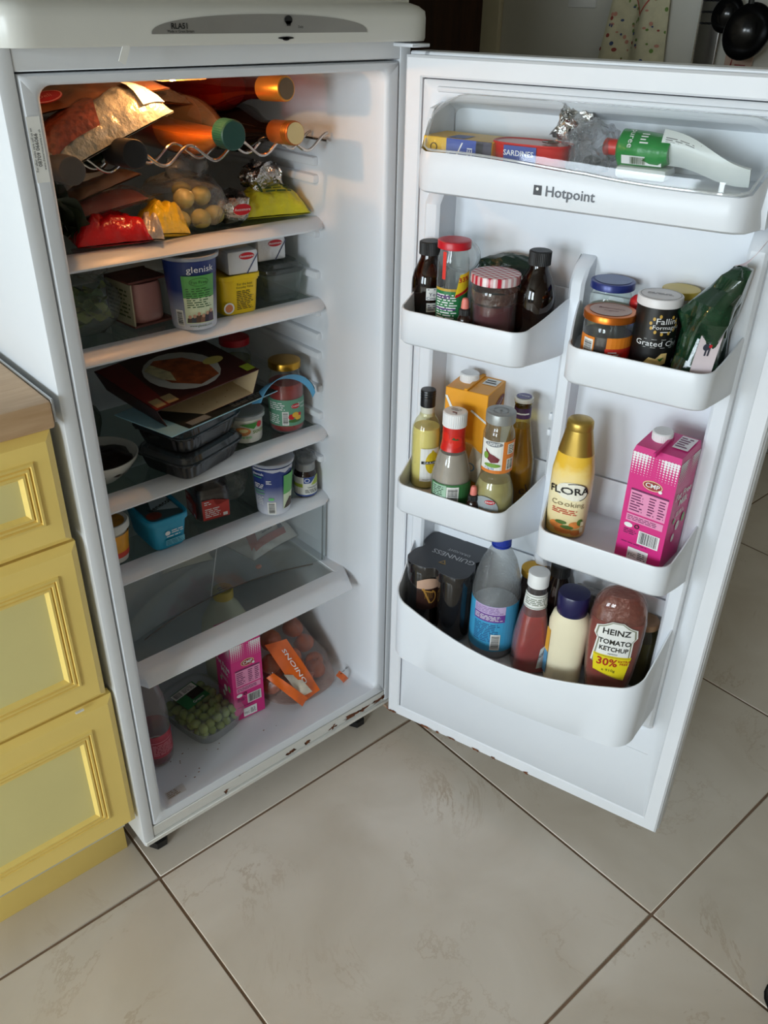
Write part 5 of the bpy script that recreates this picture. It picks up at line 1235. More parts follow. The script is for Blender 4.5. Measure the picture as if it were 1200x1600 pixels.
CMPP = pm('cmp_pink', (214, 44, 130), 0.35, var=0.04)
def milk_carton(t, sx=0.0625, sy=0.064, h=0.178, hb=0.012, capped=True, flip=False):
    """brick carton with slanting shoulders, seam and print; front faces -y, wide print face faces +x or -x"""
    b = B()
    x, y = sx/2, sy/2
    b.rings([[(-x, -y, 0), (x, -y, 0), (x, y, 0), (-x, y, 0)], [(-x, -y, h), (x, -y, h), (x, y, h), (-x, y, h)], [(-x*0.96, -y*0.90, h+hb*0.6), (x*0.96, -y*0.90, h+hb*0.6), (x*0.96, y*0.92, h+hb), (-x*0.96, y*0.92, h+hb)]], True, True)
    b.build('carton', CMPP, t, smooth=False)
    top = h+hb
    B().box(-x*0.05, x*0.07, -y*0.88, y*0.9, h+hb*0.62, h+hb+0.003, 0.001, 1, M=Matrix.Rotation(radians(5), 4, 'X')).build('top_seam', CMPP, t)
    if capped:
        o = cap(t, 0.0135, 0.013, 0, pm('white_cap', (232, 232, 232), 0.4), 34); o.location = (-x*0.35, y*0.15, h+hb*0.85); o.rotation_euler = (radians(6), 0, 0)
    front = plane((0, -y, 0), (1, 0, 0), (0, 0, 1)); right = plane((x, 0, 0), (0, 1, 0), (0, 0, 1)); left = plane((-x, 0, 0), (0, -1, 0), (0, 0, 1))
    fade = lambda i, j: 0.60*(0.22+0.78*j)*(1-0.85*max(0, 1-abs(2*i-1)*2.4))
    D_ = pm('carton_white', (238, 232, 236), 0.4)
    for mp, w in ((front, x), (left, y), (right, y)):
        decal(t, 'white_dots', D_, [('dots', -w*0.98, h*0.80, w*0.98, h*0.995, 15, 9, fade)], mp, 0.0005)
    decal(t, 'top_dots', D_, [('dots', -x*0.95, -y*0.85, x*0.95, y*0.85, 13, 11, lambda i, j: 0.46 if abs(i-0.55) > 0.16 else 0)], plane((0, 0, h+hb*0.62), (1, 0, 0), (0, 1, 0.085)), 0.0016)
    decal(t, 'date_panel', D_, [('rect', x*0.25, -y*0.3, x*0.9, y*0.8)], plane((0, 0, h+hb*0.72), (1, 0, 0), (0, 1, 0.085)), 0.0024, 0.03)
    decal(t, 'date_print', pm('purple_ink', (110, 30, 86), 0.5), [('lines', x*0.3, -y*0.2, x*0.8, y*0.7, 5)], plane((0, 0, h+hb*0.72), (1, 0, 0), (0, 1, 0.085)), 0.0028, 0.03)
    decal(t, 'emblem', pm('emblem_ring', (238, 214, 170), 0.4), [('ell', 0.002, h*0.745, 0.0135, 0.0078)], front, 0.0006)
    decal(t, 'emblem_fill', pm('emblem_fill', (150, 50, 46), 0.4), [('ell', 0.002, h*0.745, 0.0123, 0.0066)], front, 0.0009)
    decal(t, 'emblem_lettering', WINK, [('text', 'CMP', 0.002, h*0.745, 0.0098, 0, 0.015), ('ell', 0.0135, h*0.715, 0.0026, 0.0026)], front, 0.0012, 0.05)
    pk = pm('cmp_pale_pink', (234, 150, 190), 0.4)
    decal(t, 'nutrition_panel', pk, [('rect', -x*0.78, h*0.455, x*0.84, h*0.675), ('rect', -x*0.78, h*0.375, x*0.82, h*0.44)], front, 0.0005, 0.03)
    decal(t, 'nutrition_print', pm('purple_ink', (110, 30, 86), 0.5), [('rect', -x*0.78, h*0.66, x*0.84, h*0.675), ('lines', -x*0.72, h*0.47, -x*0.15, h*0.645, 7), ('lines', x*0.05, h*0.47, x*0.35, h*0.645, 7), ('lines', x*0.48, h*0.47, x*0.78, h*0.645, 7), ('lines', -x*0.72, h*0.385, x*0.78, h*0.43, 3), ('lines', -x*0.78, h*0.25, -x*0.2, h*0.30, 3), ('lines', -x*0.8, h*0.165, x*0.7, h*0.18, 1)], front, 0.0008, 0.05)
    decal(t, 'white_marks', WINK, [('rect', -x*0.12, h*0.19, x*0.80, h*0.315), ('ell', -x*0.62, h*0.335, 0.006, 0.004), ('rect', -x*0.45, h*0.02, x*0.45, h*0.135)], front, 0.0008, 0.05)
    decal(t, 'barcode', INK, [('bars', -x*0.06, h*0.20, x*0.74, h*0.308), ('ring', -x*0.25, h*0.34, 0.0035, 0.0035, 0.0014), ('text', 'FSC', -x*0.22, h*0.065, 0.007), ('lines', x*0.02, h*0.04, x*0.4, h*0.11, 4)], front, 0.0011, 0.05)
    for mp, nm in ((left, 'left'), (right, 'right')):
        decal(t, 'side_lettering', WINK, [('text', 'Fat Free', 0.0, h*0.675, 0.0155, 0, 0.02), ('text', 'Milk', 0.004, h*0.595, 0.0165, 0, 0.02), ('ell', -0.014, h*0.44, 0.004, 0.005), ('ell', 0.002, h*0.36, 0.006, 0.008), ('ell', -0.006, h*0.26, 0.005, 0.007), ('lines', -0.012, h*0.47, 0.018, h*0.52, 3)], mp, 0.0008, 0.05)
        decal(t, 'green_badge', pm('leaf_green', (120, 180, 110), 0.4), [('ell', 0.018, h*0.40, 0.005, 0.008), ('ell', -0.0145, h*0.44, 0.003, 0.004)], mp, 0.0011, 0.05)
t = thing('milk_carton', 'pink fat free milk carton standing on the fridge floor', 'carton', (0.2815, 0.131, zf), radians(-5))
milk_carton(t, capped=False)
t = thing('milk_jug', 'translucent plastic milk jug with yellow cap behind the pink carton', 'jug', (0.312, 0.222, zf))
B().loft([(0, 0.036, 0.036, 4), (0.003, 0.040, 0.040, 4), (0.11, 0.042, 0.042, 4), (0.145, 0.040, 0.040, 3), (0.175, 0.028, 0.028, 2.4), (0.190, 0.0175, 0.0175, 2), (0.198, 0.0165, 0.0165, 2)], 56).build('jug', pm('milky_plastic', (206, 206, 178), 0.4, var=0.03, sss=0.1), t, ang=50)
cap(t, 0.0195, 0.019, 0.195, pm('yellow_cap', (226, 190, 30), 0.4), 36)
decal(t, 'cap_print', INK, [('lines', -0.010, -0.006, 0.010, 0.006, 2)], plane((0, 0, 0.2141), (1, 0, 0), (0, 1, 0)), 0.0004)
decal(t, 'label', pm('label_offwhite', (212, 214, 208), 0.4), [('rect', -0.02, 0.06, 0.02, 0.12)], plane((0, -0.0425, 0), (1, 0, 0), (0, 0, 1)), 0.0006)

# grapes in a clear punnet
GC = (0.205, 0.150)
t = thing('grape_punnet', 'clear plastic punnet of green grapes with green and white label', 'punnet', (GC[0], GC[1], zf), radians(10))
B().loft([(0, 0.046, 0.062, 4), (0.002, 0.049, 0.065, 4), (0.030, 0.055, 0.072, 4), (0.033, 0.059, 0.076, 4), (0.035, 0.059, 0.076, 4)], 56, cap1=False).build('tray', CLEARP, t, ang=50)
B().loft([(0.0355, 0.059, 0.076, 4), (0.037, 0.058, 0.075, 4), (0.048, 0.054, 0.071, 4), (0.058, 0.043, 0.060, 4), (0.060, 0.038, 0.054, 4)], 56, cap0=False).build('lid', film('grape_lid', (250, 252, 252), 0.06, 0.08, edge=0.35), t, ang=50)
gm = plane((-0.014, 0.018, 0.0605), (1, 0.05, 0), (0, 1, 0))
decal(t, 'label', pm('grape_green_label', (44, 106, 62), 0.4, var=0.1), [('rect', -0.027, -0.032, 0.027, 0.020)], gm, 0.0006, 0.03)
decal(t, 'label_white', PAPER, [('rect', -0.027, 0.002, 0.024, 0.018)], gm, 0.001, 0.03)
decal(t, 'label_photo', pm('grape_photo', (40, 34, 26), 0.4, var=0.5, vscale=90), [('rect', -0.004, -0.018, 0.027, 0.001)], gm, 0.001, 0.03)
decal(t, 'label_print', INK, [('bars', -0.025, 0.004, -0.008, 0.016), ('lines', -0.004, 0.004, 0.022, 0.016, 4)], gm, 0.0014, 0.03)
decal(t, 'label_lettering', WINK, [('text', 'Grapes', 0.004, -0.026, 0.0085)], gm, 0.0014, 0.05)
GRM = pm('green_grape', (132, 148, 66), 0.22, var=0.12, vscale=60, sss=0.15)
gb = B().loft([(0.0095*sin(-pi/2+pi*j/8)*1.12, max(1e-4, 0.0085*cos(-pi/2+pi*j/8)), max(1e-4, 0.0085*cos(-pi/2+pi*j/8)), 2) for j in range(9)], 14)
g0 = None; rr = random.Random(17)
Rz = Matrix.Rotation(radians(10), 3, 'Z')
for lay, (n1, n2) in enumerate(((5, 6), (5, 6))):
    for i in range(n1):
        for j in range(n2):
            if g0 is None: o = g0 = gb.build('grape', GRM)
            else: o = g0.copy(); COL.objects.link(o)
            q = Rz @ Vector(((i-(n1-1)/2)*0.0175+rr.uniform(-.002, .002), (j-(n2-1)/2)*0.0185+rr.uniform(-.002, .002), 0))
            o.location = (GC[0]+q.x, GC[1]+q.y, zf+0.0125+lay*0.0175+rr.uniform(0, .0015)); o.rotation_euler = (rr.uniform(0, 1.2), rr.uniform(0, 1.2), rr.uniform(0, 6))
            tag(o, 'green grape inside the clear plastic punnet', 'grape', 'green grapes in the punnet')

# onions in two clear bags
ON = pm('onion_skin', (178, 92, 44), 0.4, var=0.3, vscale=40, coat=0.2)
OC = [(0.345, 0.120, 0.0), (0.388, 0.100, 0.0), (0.432, 0.108, 0.0), (0.366, 0.160, 0.0), (0.412, 0.150, 0.0), (0.452, 0.150, 0.0), (0.362, 0.140, 0.038), (0.404, 0.128, 0.038), (0.444, 0.142, 0.038), (0.384, 0.172, 0.070), (0.424, 0.165, 0.072)]
for k, (x, y, dz_) in enumerate(OC):
    o = B().loft([(0.0, 0.002, 0.002), (0.001, 0.009, 0.009), (0.006, 0.0170, 0.0170), (0.015, 0.0215, 0.0215), (0.024, 0.0198, 0.0198), (0.032, 0.0125, 0.0125), (0.036, 0.005, 0.005), (0.041, 0.0025, 0.0025)], 24).build('onion', ON)
    o.location = (x, y, zf+0.003+dz_); o.rotation_euler = (0.3*(k % 3-1)+(1.2 if k % 4 == 1 else 0), 0.4*((k+1) % 3-1), k*1.3)
    if k % 4 == 1: o.location.z += 0.008
    tag(o, 'brown skinned onion inside the clear onion bag', 'onion', 'onions in the clear bag')
OBX, OBY = 0.397, 0.130
t = thing('onion_bag', 'clear plastic onion bag with orange printed band on the fridge floor', 'bag', (OBX, OBY, zf))
def onfn(v):
    d_ = noise.noise_vector(v*26+Vector((4, 1, 7)))*0.007+noise.noise_vector(v*60)*0.003
    q = v+d_*min(1, v.z/0.02); q.z = max(0, q.z); q.x = min(q.x, 0.094); return q
B().loft([(0, 0.072, 0.066, 2.4, 0.004, -0.002), (0.004, 0.080, 0.073, 2.4, 0.006, 0), (0.04, 0.076, 0.064, 2.3, -0.002, 0.008), (0.08, 0.066, 0.050, 2.2, -0.006, 0.022), (0.11, 0.050, 0.030, 2, -0.004, 0.040), (0.124, 0.02, 0.012, 2, 0, 0.050), (0.127, 0.004, 0.003, 2, 0, 0.052)], 48, fn=onfn).build('bag', film('onion_film', (253, 244, 240), 0.04, 0.07, edge=0.28, body=(240, 220, 212), bump=0.45, bscale=35), t, ang=50)
OR = pm('orange_band', (232, 104, 24), 0.35, var=0.08, vscale=40, coat=0.3)
def quad(TL, TR, BL, BR, wob=0.003):
    TL, TR, BL, BR = map(Vector, (TL, TR, BL, BR)); off = Vector((OBX, OBY, zf))
    def f(u, v, h=0.0):
        p_ = (TL*(1-v)+TR*v)*(1-u)+(BL*(1-v)+BR*v)*u
        n_ = Vector((-0.3, -0.75, 0.55))
        return p_-off+n_*(wob*sin(u*9+v*3)+0.010*sin(pi*u)+h)
    return f
bq = quad((0.338, 0.128, 0.255), (0.384, 0.122, 0.250), (0.372, 0.056, 0.140), (0.414, 0.058, 0.146))
B().sheet(lambda u, v: bq(u, v), 18, 8, 0.0006).build('orange_band', OR, t, ang=60)
decal(t, 'band_lettering', WINK, [('text', 'ONIONS', 0.45, 0.60, 0.26, pi, 0.01, 0.62)], lambda u, v, h: bq(u, v, h+0.002), 0.001, 0.2)
wq_ = quad((0.352, 0.090, 0.200), (0.376, 0.084, 0.190), (0.370, 0.062, 0.150), (0.396, 0.060, 0.152))
B().sheet(lambda u, v: wq_(u, v, 0.004), 8, 5, 0.0006).build('pale_patch', pm('patch_cream', (216, 204, 186), 0.4, var=0.15, vscale=60), t, ang=60)
eq = quad((0.318, 0.098, 0.205), (0.330, 0.092, 0.215), (0.366, 0.052, 0.1365), (0.380, 0.052, 0.150))
B().sheet(lambda u, v: eq(u, v), 12, 4, 0.0006).build('orange_edge', OR, t, ang=60)
decal(t, 'weight_lettering', INK, [('text', '1kg', 0, 0, 0.016, 0.9)], plane((0.078, -0.066, 0.026), (1, 0.1, 0), (0, -0.3, 0.9)), 0.003, 0.05)
cq = quad((0.458, 0.062, 0.155), (0.470, 0.066, 0.158), (0.470, 0.052, 0.1345), (0.486, 0.056, 0.1345), 0.001)
B().sheet(lambda u, v: cq(u, v, -0.006), 4, 3, 0.0006).build('orange_corner', OR, t)
# ================================================================== things in the door
def ca(d, o): return atan2(0.645-d, 1.081-o)      # where the print that is seen from the kitchen side faces
BRG = film('amber_glass', (120, 58, 20), 0.20, 0.04, body=(40, 18, 8), edge=0.35)
BRL = pm('amber_contents', (34, 16, 8), 0.2, var=0.2)
RAISE = 0.020
zB, zC, zD, zE, zF, zA = FB+0.0005, FC+0.0005, FD+0.0005, FE+0.0005, FF+0.0005, 1.1365
def amber(d, o, z, h, r, label, labelled):
    t = dthing('medicine_bottle', label, 'bottle', d, o, z)
    k = h-0.022
    P = [(r*0.7, 0.001), (r*0.93, 0.0), (r, 0.003), (r, k*0.52), (r*0.97, k*0.62), (r*0.86, k*0.74), (r*0.66, k*0.86), (0.0125, k*0.95), (0.0118, k+0.004)]
    bottle(t, P, BRG, k*0.55, BRL)
    cap(t, 0.0146, 0.021, h-0.021, pm('black_cap', (26, 27, 28), 0.5), 40)
    if labelled:
        a = radians(52)
        decal(t, 'label', PAPER, [('rect', -0.012, 0.030, 0.018, 0.050)], cyl(r, a), 0.0004)
        decal(t, 'lower_label', PAPER, [('rect', -0.011, 0.010, 0.018, 0.025)], cyl(r, a), 0.0004)
        decal(t, 'handwriting', pm('pen_ink', (90, 90, 110), 0.5), [('text', 'Yeorgl', 0.003, 0.0395, 0.0085), ('text', 'Cough mix', 0.003, 0.0335, 0.0065), ('lines', -0.010, 0.046, 0.016, 0.0495, 1), ('lines', -0.009, 0.012, 0.016, 0.023, 3)], cyl(r, a), 0.0008, 0.01)
    return t
amber(0.0690, 0.036, zB, 0.121, 0.0235, 'amber medicine bottle with black cap and handwritten white labels', True)
amber(0.2300, 0.034, zB, 0.132, 0.0255, 'amber medicine bottle with black cap and no label', False)
# tall jar, red lid
t = dthing('tall_jar', 'tall clear jar with red lid and green label with yellow flash', 'jar', 0.1221, 0.066, zB)
bottle(t, [(0.017, 0.001), (0.0200, 0.0), (0.0212, 0.004), (0.0212, 0.104), (0.0205, 0.112), (0.0185, 0.118), (0.0185, 0.126)], CLEAR, 0.030, pm('jar_rest', (120, 110, 60), 0.3, var=0.2))
cap(t, 0.0222, 0.012, 0.124, pm('red_lid', (196, 24, 40), 0.35, var=0.05), 0, 'lid')
a = ca(.122, .066)
decal(t, 'green_label', pm('jar_green', (40, 120, 70), 0.4, var=0.06), [('rect', -0.026, 0.012, 0.030, 0.062)], cyl(0.0212, a), 0.0005)
decal(t, 'gold_band', pm('gold_band', (196, 160, 60), 0.4), [('rect', -0.026, 0.062, 0.014, 0.066)], cyl(0.0212, a), 0.0006)
decal(t, 'yellow_flash', pm('flash_yellow', (236, 206, 40), 0.4), [('poly', [(0.004, 0.054), (0.010, 0.088), (0.030, 0.091), (0.030, 0.060)])], cyl(0.0212, a), 0.0009, 0.003)
decal(t, 'flash_lettering', REDINK, [('text', '33%', 0.0165, 0.080, 0.0105, radians(8), 0.02), ('poly', [(0.004, 0.052), (0.026, 0.062), (0.026, 0.067), (0.005, 0.057)])], cyl(0.0212, a), 0.0013, 0.004)
decal(t, 'white_print', WINK, [('lines', -0.022, 0.018, 0.008, 0.058, 10)], cyl(0.0212, a), 0.0009)
decal(t, 'purple_bands', pm('label_purple', (84, 54, 110), 0.4), [('rect', -0.024, 0.050, -0.002, 0.056), ('rect', -0.024, 0.032, 0.006, 0.036)], cyl(0.0212, a), 0.0007)
decal(t, 'seal_strip', pm('seal_red', (222, 46, 32), 0.4), [('rect', -0.0145, 0.080, -0.0095, 0.122)], cyl(0.0213, a), 0.0006)
# small dropper bottles
def dropper(d, o, z, label):
    t = dthing('dropper_bottle', label, 'bottle', d, o, z)
    bottle(t, [(0.0075, 0.0005), (0.009, 0.0), (0.0095, 0.002), (0.0095, 0.032), (0.0075, 0.038), (0.006, 0.041)], pm('dark_brown_glass', (36, 16, 12), 0.12))
    cap(t, 0.0078, 0.012, 0.040, pm('black_cap', (26, 27, 28), 0.5), 22, 'collar')
    B().lathe([(0.0052, 0.052), (0.0052, 0.054), (0.0048, 0.064), (0.0035, 0.070), (0.0005, 0.0715)], 24).build('rubber_bulb', pm('pink_rubber', (226, 128, 116), 0.5), t)
dropper(0.1565, 0.0925, zB, 'tiny dropper bottle with pink rubber bulb beside the gingham lid jar')
dropper(0.1915, 0.0935, zD, 'tiny dropper bottle with pink rubber bulb in front of the dressing bottles')
# jam jar with gingham lid
t = dthing('jam_jar', 'jam jar with red and white gingham lid', 'jar', 0.1815, 0.058, zB)
bottle(t, [(0.026, 0.001), (0.0300, 0.0), (0.0312, 0.004), (0.0312, 0.074), (0.0300, 0.080), (0.0285, 0.082), (0.0285, 0.090)], CLEAR, 0.052, pm('red_jam', (86, 22, 26), 0.25, var=0.1))
B().lathe([(0.0296, 0.056), (0.0298, 0.058), (0.0298, 0.074)], 48, cap0=False, cap1=False).build('jam_smear', film('smear', (214, 160, 130), 0.35, 0.3, body=(120, 70, 50), bump=0.5, bscale=60), t)
m, nt, b0, out = newmat('gingham'); MC['gingham'] = m
tc = nt.nodes.new('ShaderNodeTexCoord'); mp_ = nt.nodes.new('ShaderNodeMapping'); mp_.inputs['Rotation'].default_value = (0, 0, 0.5)
sep = nt.nodes.new('ShaderNodeSeparateXYZ'); nt.links.new(tc.outputs['Object'], mp_.inputs['Vector']); nt.links.new(mp_.outputs[0], sep.inputs[0])
def sq_(sock):
    m1 = nt.nodes.new('ShaderNodeMath'); m1.operation = 'MULTIPLY'; m1.inputs[1].default_value = 720; nt.links.new(sock, m1.inputs[0])
    m2 = nt.nodes.new('ShaderNodeMath'); m2.operation = 'SINE'; nt.links.new(m1.outputs[0], m2.inputs[0])
    m3 = nt.nodes.new('ShaderNodeMath'); m3.operation = 'GREATER_THAN'; m3.inputs[1].default_value = 0; nt.links.new(m2.outputs[0], m3.inputs[0]); return m3
s1, s2 = sq_(sep.outputs[0]), sq_(sep.outputs[1])
ad = nt.nodes.new('ShaderNodeMath'); ad.operation = 'ADD'; nt.links.new(s1.outputs[0], ad.inputs[0]); nt.links.new(s2.outputs[0], ad.inputs[1])
dv = nt.nodes.new('ShaderNodeMath'); dv.operation = 'MULTIPLY'; dv.inputs[1].default_value = 0.5; nt.links.new(ad.outputs[0], dv.inputs[0])
rp = nt.nodes.new('ShaderNodeValToRGB'); rp.color_ramp.elements[0].color = lin((236, 226, 226)); rp.color_ramp.elements[1].color = lin((186, 26, 52))
nt.links.new(dv.outputs[0], rp.inputs['Fac']); nt.links.new(rp.outputs['Color'], b0.inputs['Base Color']); b0.inputs['Roughness'].default_value = 0.35
cap(t, 0.0328, 0.0145, 0.086, m, 0, 'lid')
# green bag folded behind
t = dthing('green_bag', 'folded dark green plastic bag tucked behind the jam jar', 'bag', 0.172, -0.004, zB)
blob(0.048, 0.020, 0.054, 0.007, 45, 51, pw=3, n=36, m=18).build('bag', pm('dark_green_film', (18, 40, 26), 0.22, var=0.3, vscale=40, bump=0.5, bscale=50), t)
decal(t, 'card_edge', PAPER, [('rect', -0.026, 0.082, 0.026, 0.088)], plane((0.006, -0.0235, 0), (1, 0, 0), (0, 0, 1)), 0.004)
t = dthing('glass_lid', 'clear round lid standing behind the red lid jar', 'lid', 0.108, 0.010, zB+0.0)
B().lathe([(0.001, 0.0), (0.026, 0.0), (0.0275, 0.002), (0.0275, 0.010), (0.026, 0.012)], 40, Matrix.Translation((0, 0, 0.0985)) @ Matrix.Rotation(radians(86), 4, 'X'), cap1=False).build('disc', film('lid_clear', (235, 238, 240), 0.2, 0.08), t)
B().box(-0.022, 0.022, -0.010, 0.004, 0.0, 0.0735, 0.004, 2).build('pot', film('pot_clear', (225, 228, 230), 0.15, 0.1), t)

# ------------------------------------------------------------------ upper right balcony
def jar(name, label, d, o, z, r, h, lidm, lidr, content, level, lidh=0.012):
    t = dthing(name, label, 'jar', d, o, z)
    bottle(t, [(r*0.82, 0.001), (r*0.95, 0.0), (r, 0.004), (r, h*0.74), (r*0.96, h*0.80), (r*0.88, h*0.84), (r*0.88, h-0.003)], CLEAR, level, content)
    cap(t, lidr, lidh, h-lidh, lidm, 0, 'lid')
    decal(t, 'lid_ring', lidm, [('ring', 0, 0, lidr*0.78, lidr*0.78, 0.0008)], plane((0, 0, h), (1, 0, 0), (0, 1, 0)), 0.0006)
    return t
t = jar('preserve_jar', 'clear jar with dark blue metal lid behind the orange lid jar', 0.3200, 0.002, zC, 0.0265, 0.102, pm('blue_lid', (38, 52, 120), 0.3, metal=0.2), 0.0282, pm('pale_pickle', (150, 146, 110), 0.4, var=0.3, vscale=70), 0.06)
decal(t, 'lid_top', pm('blue_grey_lid', (92, 108, 150), 0.4), [('ell', 0, 0, 0.0235, 0.0235)], plane((0, 0, 0.102), (1, 0, 0), (0, 1, 0)), 0.0008)
t = jar('chutney_jar', 'low jar with copper orange lid and red tomato label', 0.3420, 0.0665, zC, 0.0305, 0.0835, pm('copper_lid', (206, 112, 36), 0.28, metal=0.75), 0.0322, pm('dark_chutney', (48, 30, 22), 0.35, var=0.2), 0.048)
decal(t, 'lid_top', pm('lid_pink_white', (206, 180, 170), 0.4), [('ell', 0, 0, 0.0255, 0.0255)], plane((0, 0, 0.0835), (1, 0, 0), (0, 1, 0)), 0.0008)
decal(t, 'lid_lettering', pm('lid_brown_ink', (120, 60, 60), 0.5), [('text', 'Ballymaloe', 0, 0.004, 0.0075, radians(8)), ('text', 'original', 0.002, -0.005, 0.006, radians(8))], plane((0, 0, 0.0835), (1, 0, 0), (0, 1, 0)), 0.0012, 0.05)
a = ca(.342, .0665)
decal(t, 'orange_label', pm('chutney_orange', (226, 130, 36), 0.4), [('rect', -0.040, 0.004, -0.014, 0.048), ('rect', 0.001, 0.032, 0.040, 0.050)], cyl(0.0305, a), 0.0005)
decal(t, 'red_label', pm('chutney_red', (190, 44, 36), 0.4), [('rect', 0.000, 0.004, 0.040, 0.032)], cyl(0.0305, a), 0.0005)
decal(t, 'barcode_panel', PAPER, [('rect', -0.030, 0.006, -0.0155, 0.044)], cyl(0.0305, a), 0.0009)
decal(t, 'barcode', INK, [('hbars', -0.0285, 0.010, -0.0170, 0.041)], cyl(0.0305, a), 0.0013)
decal(t, 'white_print', WINK, [('lines', 0.004, 0.010, 0.018, 0.028, 5)], cyl(0.0305, a), 0.0009)
decal(t, 'tomato', pm('tomato_red', (222, 40, 26), 0.3), [('ell', 0.027, 0.019, 0.0055, 0.0065)], cyl(0.0305, a), 0.0010)
# grated cheese shaker
t = dthing('cheese_shaker', 'black cardboard shaker of grated cheese with white plastic top', 'shaker', 0.3955, 0.0535, zC)
B().lathe([(0.0245, 0.0), (0.0255, 0.0006), (0.0255, 0.0985), (0.0245, 0.099)], 56).build('tube', pm('shaker_black', (20, 19, 19), 0.35, var=0.05), t)
cap(t, 0.0268, 0.013, 0.0965, pm('shaker_top', (226, 222, 222), 0.4, var=0.02), 0, 'top')
decal(t, 'top_print', pm('grey_print', (130, 124, 124), 0.5), [('lines', -0.016, -0.003, 0.016, 0.004, 2), ('ring', 0, 0, 0.024, 0.024, 0.0008)], plane((0, 0, 0.1095), (1, 0.1, 0), (-0.1, 1, 0)), 0.0005)
a = ca(.3955, .0535)+radians(6)
decal(t, 'lettering', WINK, [('text', 'Fallini', 0.011, 0.078, 0.0125), ('text', 'Formaggio', 0.012, 0.069, 0.0085), ('text', 'Grated Cheese', 0.012, 0.0445, 0.0115), ('rect', -0.013, 0.0508, 0.034, 0.0512), ('rect', -0.013, 0.0385, 0.034, 0.0389), ('lines', 0.004, 0.061, 0.018, 0.064, 1)], cyl(0.0255, a), 0.0005, 0.01)
decal(t, 'wreath', pm('wreath_gold', (200, 160, 70), 0.4), [('ell', -0.002+0.010+0.0165*cos(q), 0.073+0.0135*sin(q), 0.0017, 0.0026) for q in [pi*0.62+k*0.185*pi/1.1 for k in range(11)]], cyl(0.0255, a), 0.0005, 0.01)
for nm, c_, pts in (('pasta_shape', (232, 200, 130), [(-0.010, 0.014), (-0.004, 0.024), (0.004, 0.022), (0.010, 0.030), (0.018, 0.030), (0.018, 0.014), (0.004, 0.009)]), ('ham_shape', (216, 110, 96), [(-0.008, 0.012), (0.002, 0.014), (0.010, 0.010), (0.006, 0.006)]), ('herb_shape', (60, 120, 50), [(0.006, 0.022), (0.014, 0.024), (0.010, 0.018)])):
    decal(t, nm, pm(nm, c_, 0.5, var=0.15, vscale=90), [('poly', pts)], cyl(0.0255, a), {'pasta_shape': 0.0005, 'ham_shape': 0.0008, 'herb_shape': 0.0011}[nm])
t = dthing('mustard_jar', 'small jar with yellow printed lid behind the cheese shaker', 'jar', 0.4050, -0.003, zC)
bottle(t, [(0.018, 0.001), (0.0205, 0.0), (0.0215, 0.004), (0.0215, 0.085), (0.019, 0.09), (0.019, 0.096)], CLEAR, 0.07, pm('maroon_contents', (90, 34, 40), 0.4))
cap(t, 0.0232, 0.011, 0.094, pm('yellow_lid', (206, 180, 70), 0.35, var=0.06), 0, 'lid')
t = dthing('round_tin', 'small round red and blue pack between the blue lid jar and shaker', 'pack', 0.3595, 0.010, zC)
B().lathe([(0.009, 0), (0.010, 0.001), (0.010, 0.072)], 32).build('base', pm('pack_blue', (44, 60, 150), 0.35), t)
B().lathe([(0.0105, 0.072), (0.012, 0.076), (0.0115, 0.084), (0.007, 0.090), (0.0005, 0.092)], 32).build('top', pm('pack_red', (206, 36, 40), 0.35), t)
# dark green bag with a paper tag
t = dthing('green_bag', 'shiny dark green bag standing with paper tag beside the cheese shaker', 'bag', 0.4515, 0.050, zC, 0)
def bagfn(v):
    w = Vector((v.x*26, v.y*26, v.z*17))
    f1 = noise.noise(w+Vector((7, 3, 1))); f2 = noise.noise(w*2.1+Vector((1, 9, 3)))
    fold = abs(f1)*0.030-0.008+abs(f2)*0.010-0.004          # sharp creases
    k = min(1, max(0, v.z/0.015))
    c = Vector((0.004+0.10*max(0, v.z-0.05), 0, v.z)); dr = (v-c); dr.z *= 0.15
    q = v+dr.normalized()*fold*k if dr.length > 1e-4 else v
    q.z = max(0, q.z); q.x = min(q.x, 0.030+0.10*max(0, v.z-0.07)); q.y = max(q.y, -0.047); return q
B().loft([(0.0, 0.026, 0.036, 3), (0.004, 0.031, 0.041, 3), (0.03, 0.031, 0.040, 2.8), (0.06, 0.029, 0.038, 2.6, 0.003), (0.085, 0.026, 0.034, 2.3, 0.009), (0.105, 0.027, 0.030, 2.1, 0.016), (0.122, 0.030, 0.024, 2, 0.024), (0.138, 0.028, 0.017, 2, 0.030), (0.148, 0.018, 0.008, 2, 0.032), (0.151, 0.005, 0.003, 2, 0.032)], 72, fn=bagfn).build('bag', pm('shiny_green_film', (20, 52, 32), 0.14, var=0.45, vscale=35, coat=0.6, bump=0.3, bscale=45), t, ang=22)
B().sheet(lambda u, v: (0.002+0.022*u+0.004*v, -0.0445+0.010*u+0.018*v*v, 0.010+0.072*v), 4, 10, 0.0006).build('paper_tag', pm('tag_paper', (214, 200, 204), 0.5), t)
tgm = lambda u, v, h: Vector((0.002+0.022*u+0.004*v, -0.0447+0.010*u+0.018*v*v-h, 0.010+0.072*v))
decal(t, 'tag_figure', pm('tag_dark', (40, 44, 60), 0.5), [('ell', 0.5, 0.72, 0.13, 0.05), ('ell', 0.42, 0.60, 0.16, 0.06), ('ell', 0.5, 0.84, 0.08, 0.03), ('rect', 0.40, 0.45, 0.48, 0.60), ('rect', 0.54, 0.45, 0.62, 0.60)], tgm, 0.0008, 0.2)
decal(t, 'tag_red', REDINK, [('ell', 0.6, 0.62, 0.08, 0.03)], tgm, 0.0012, 0.2)
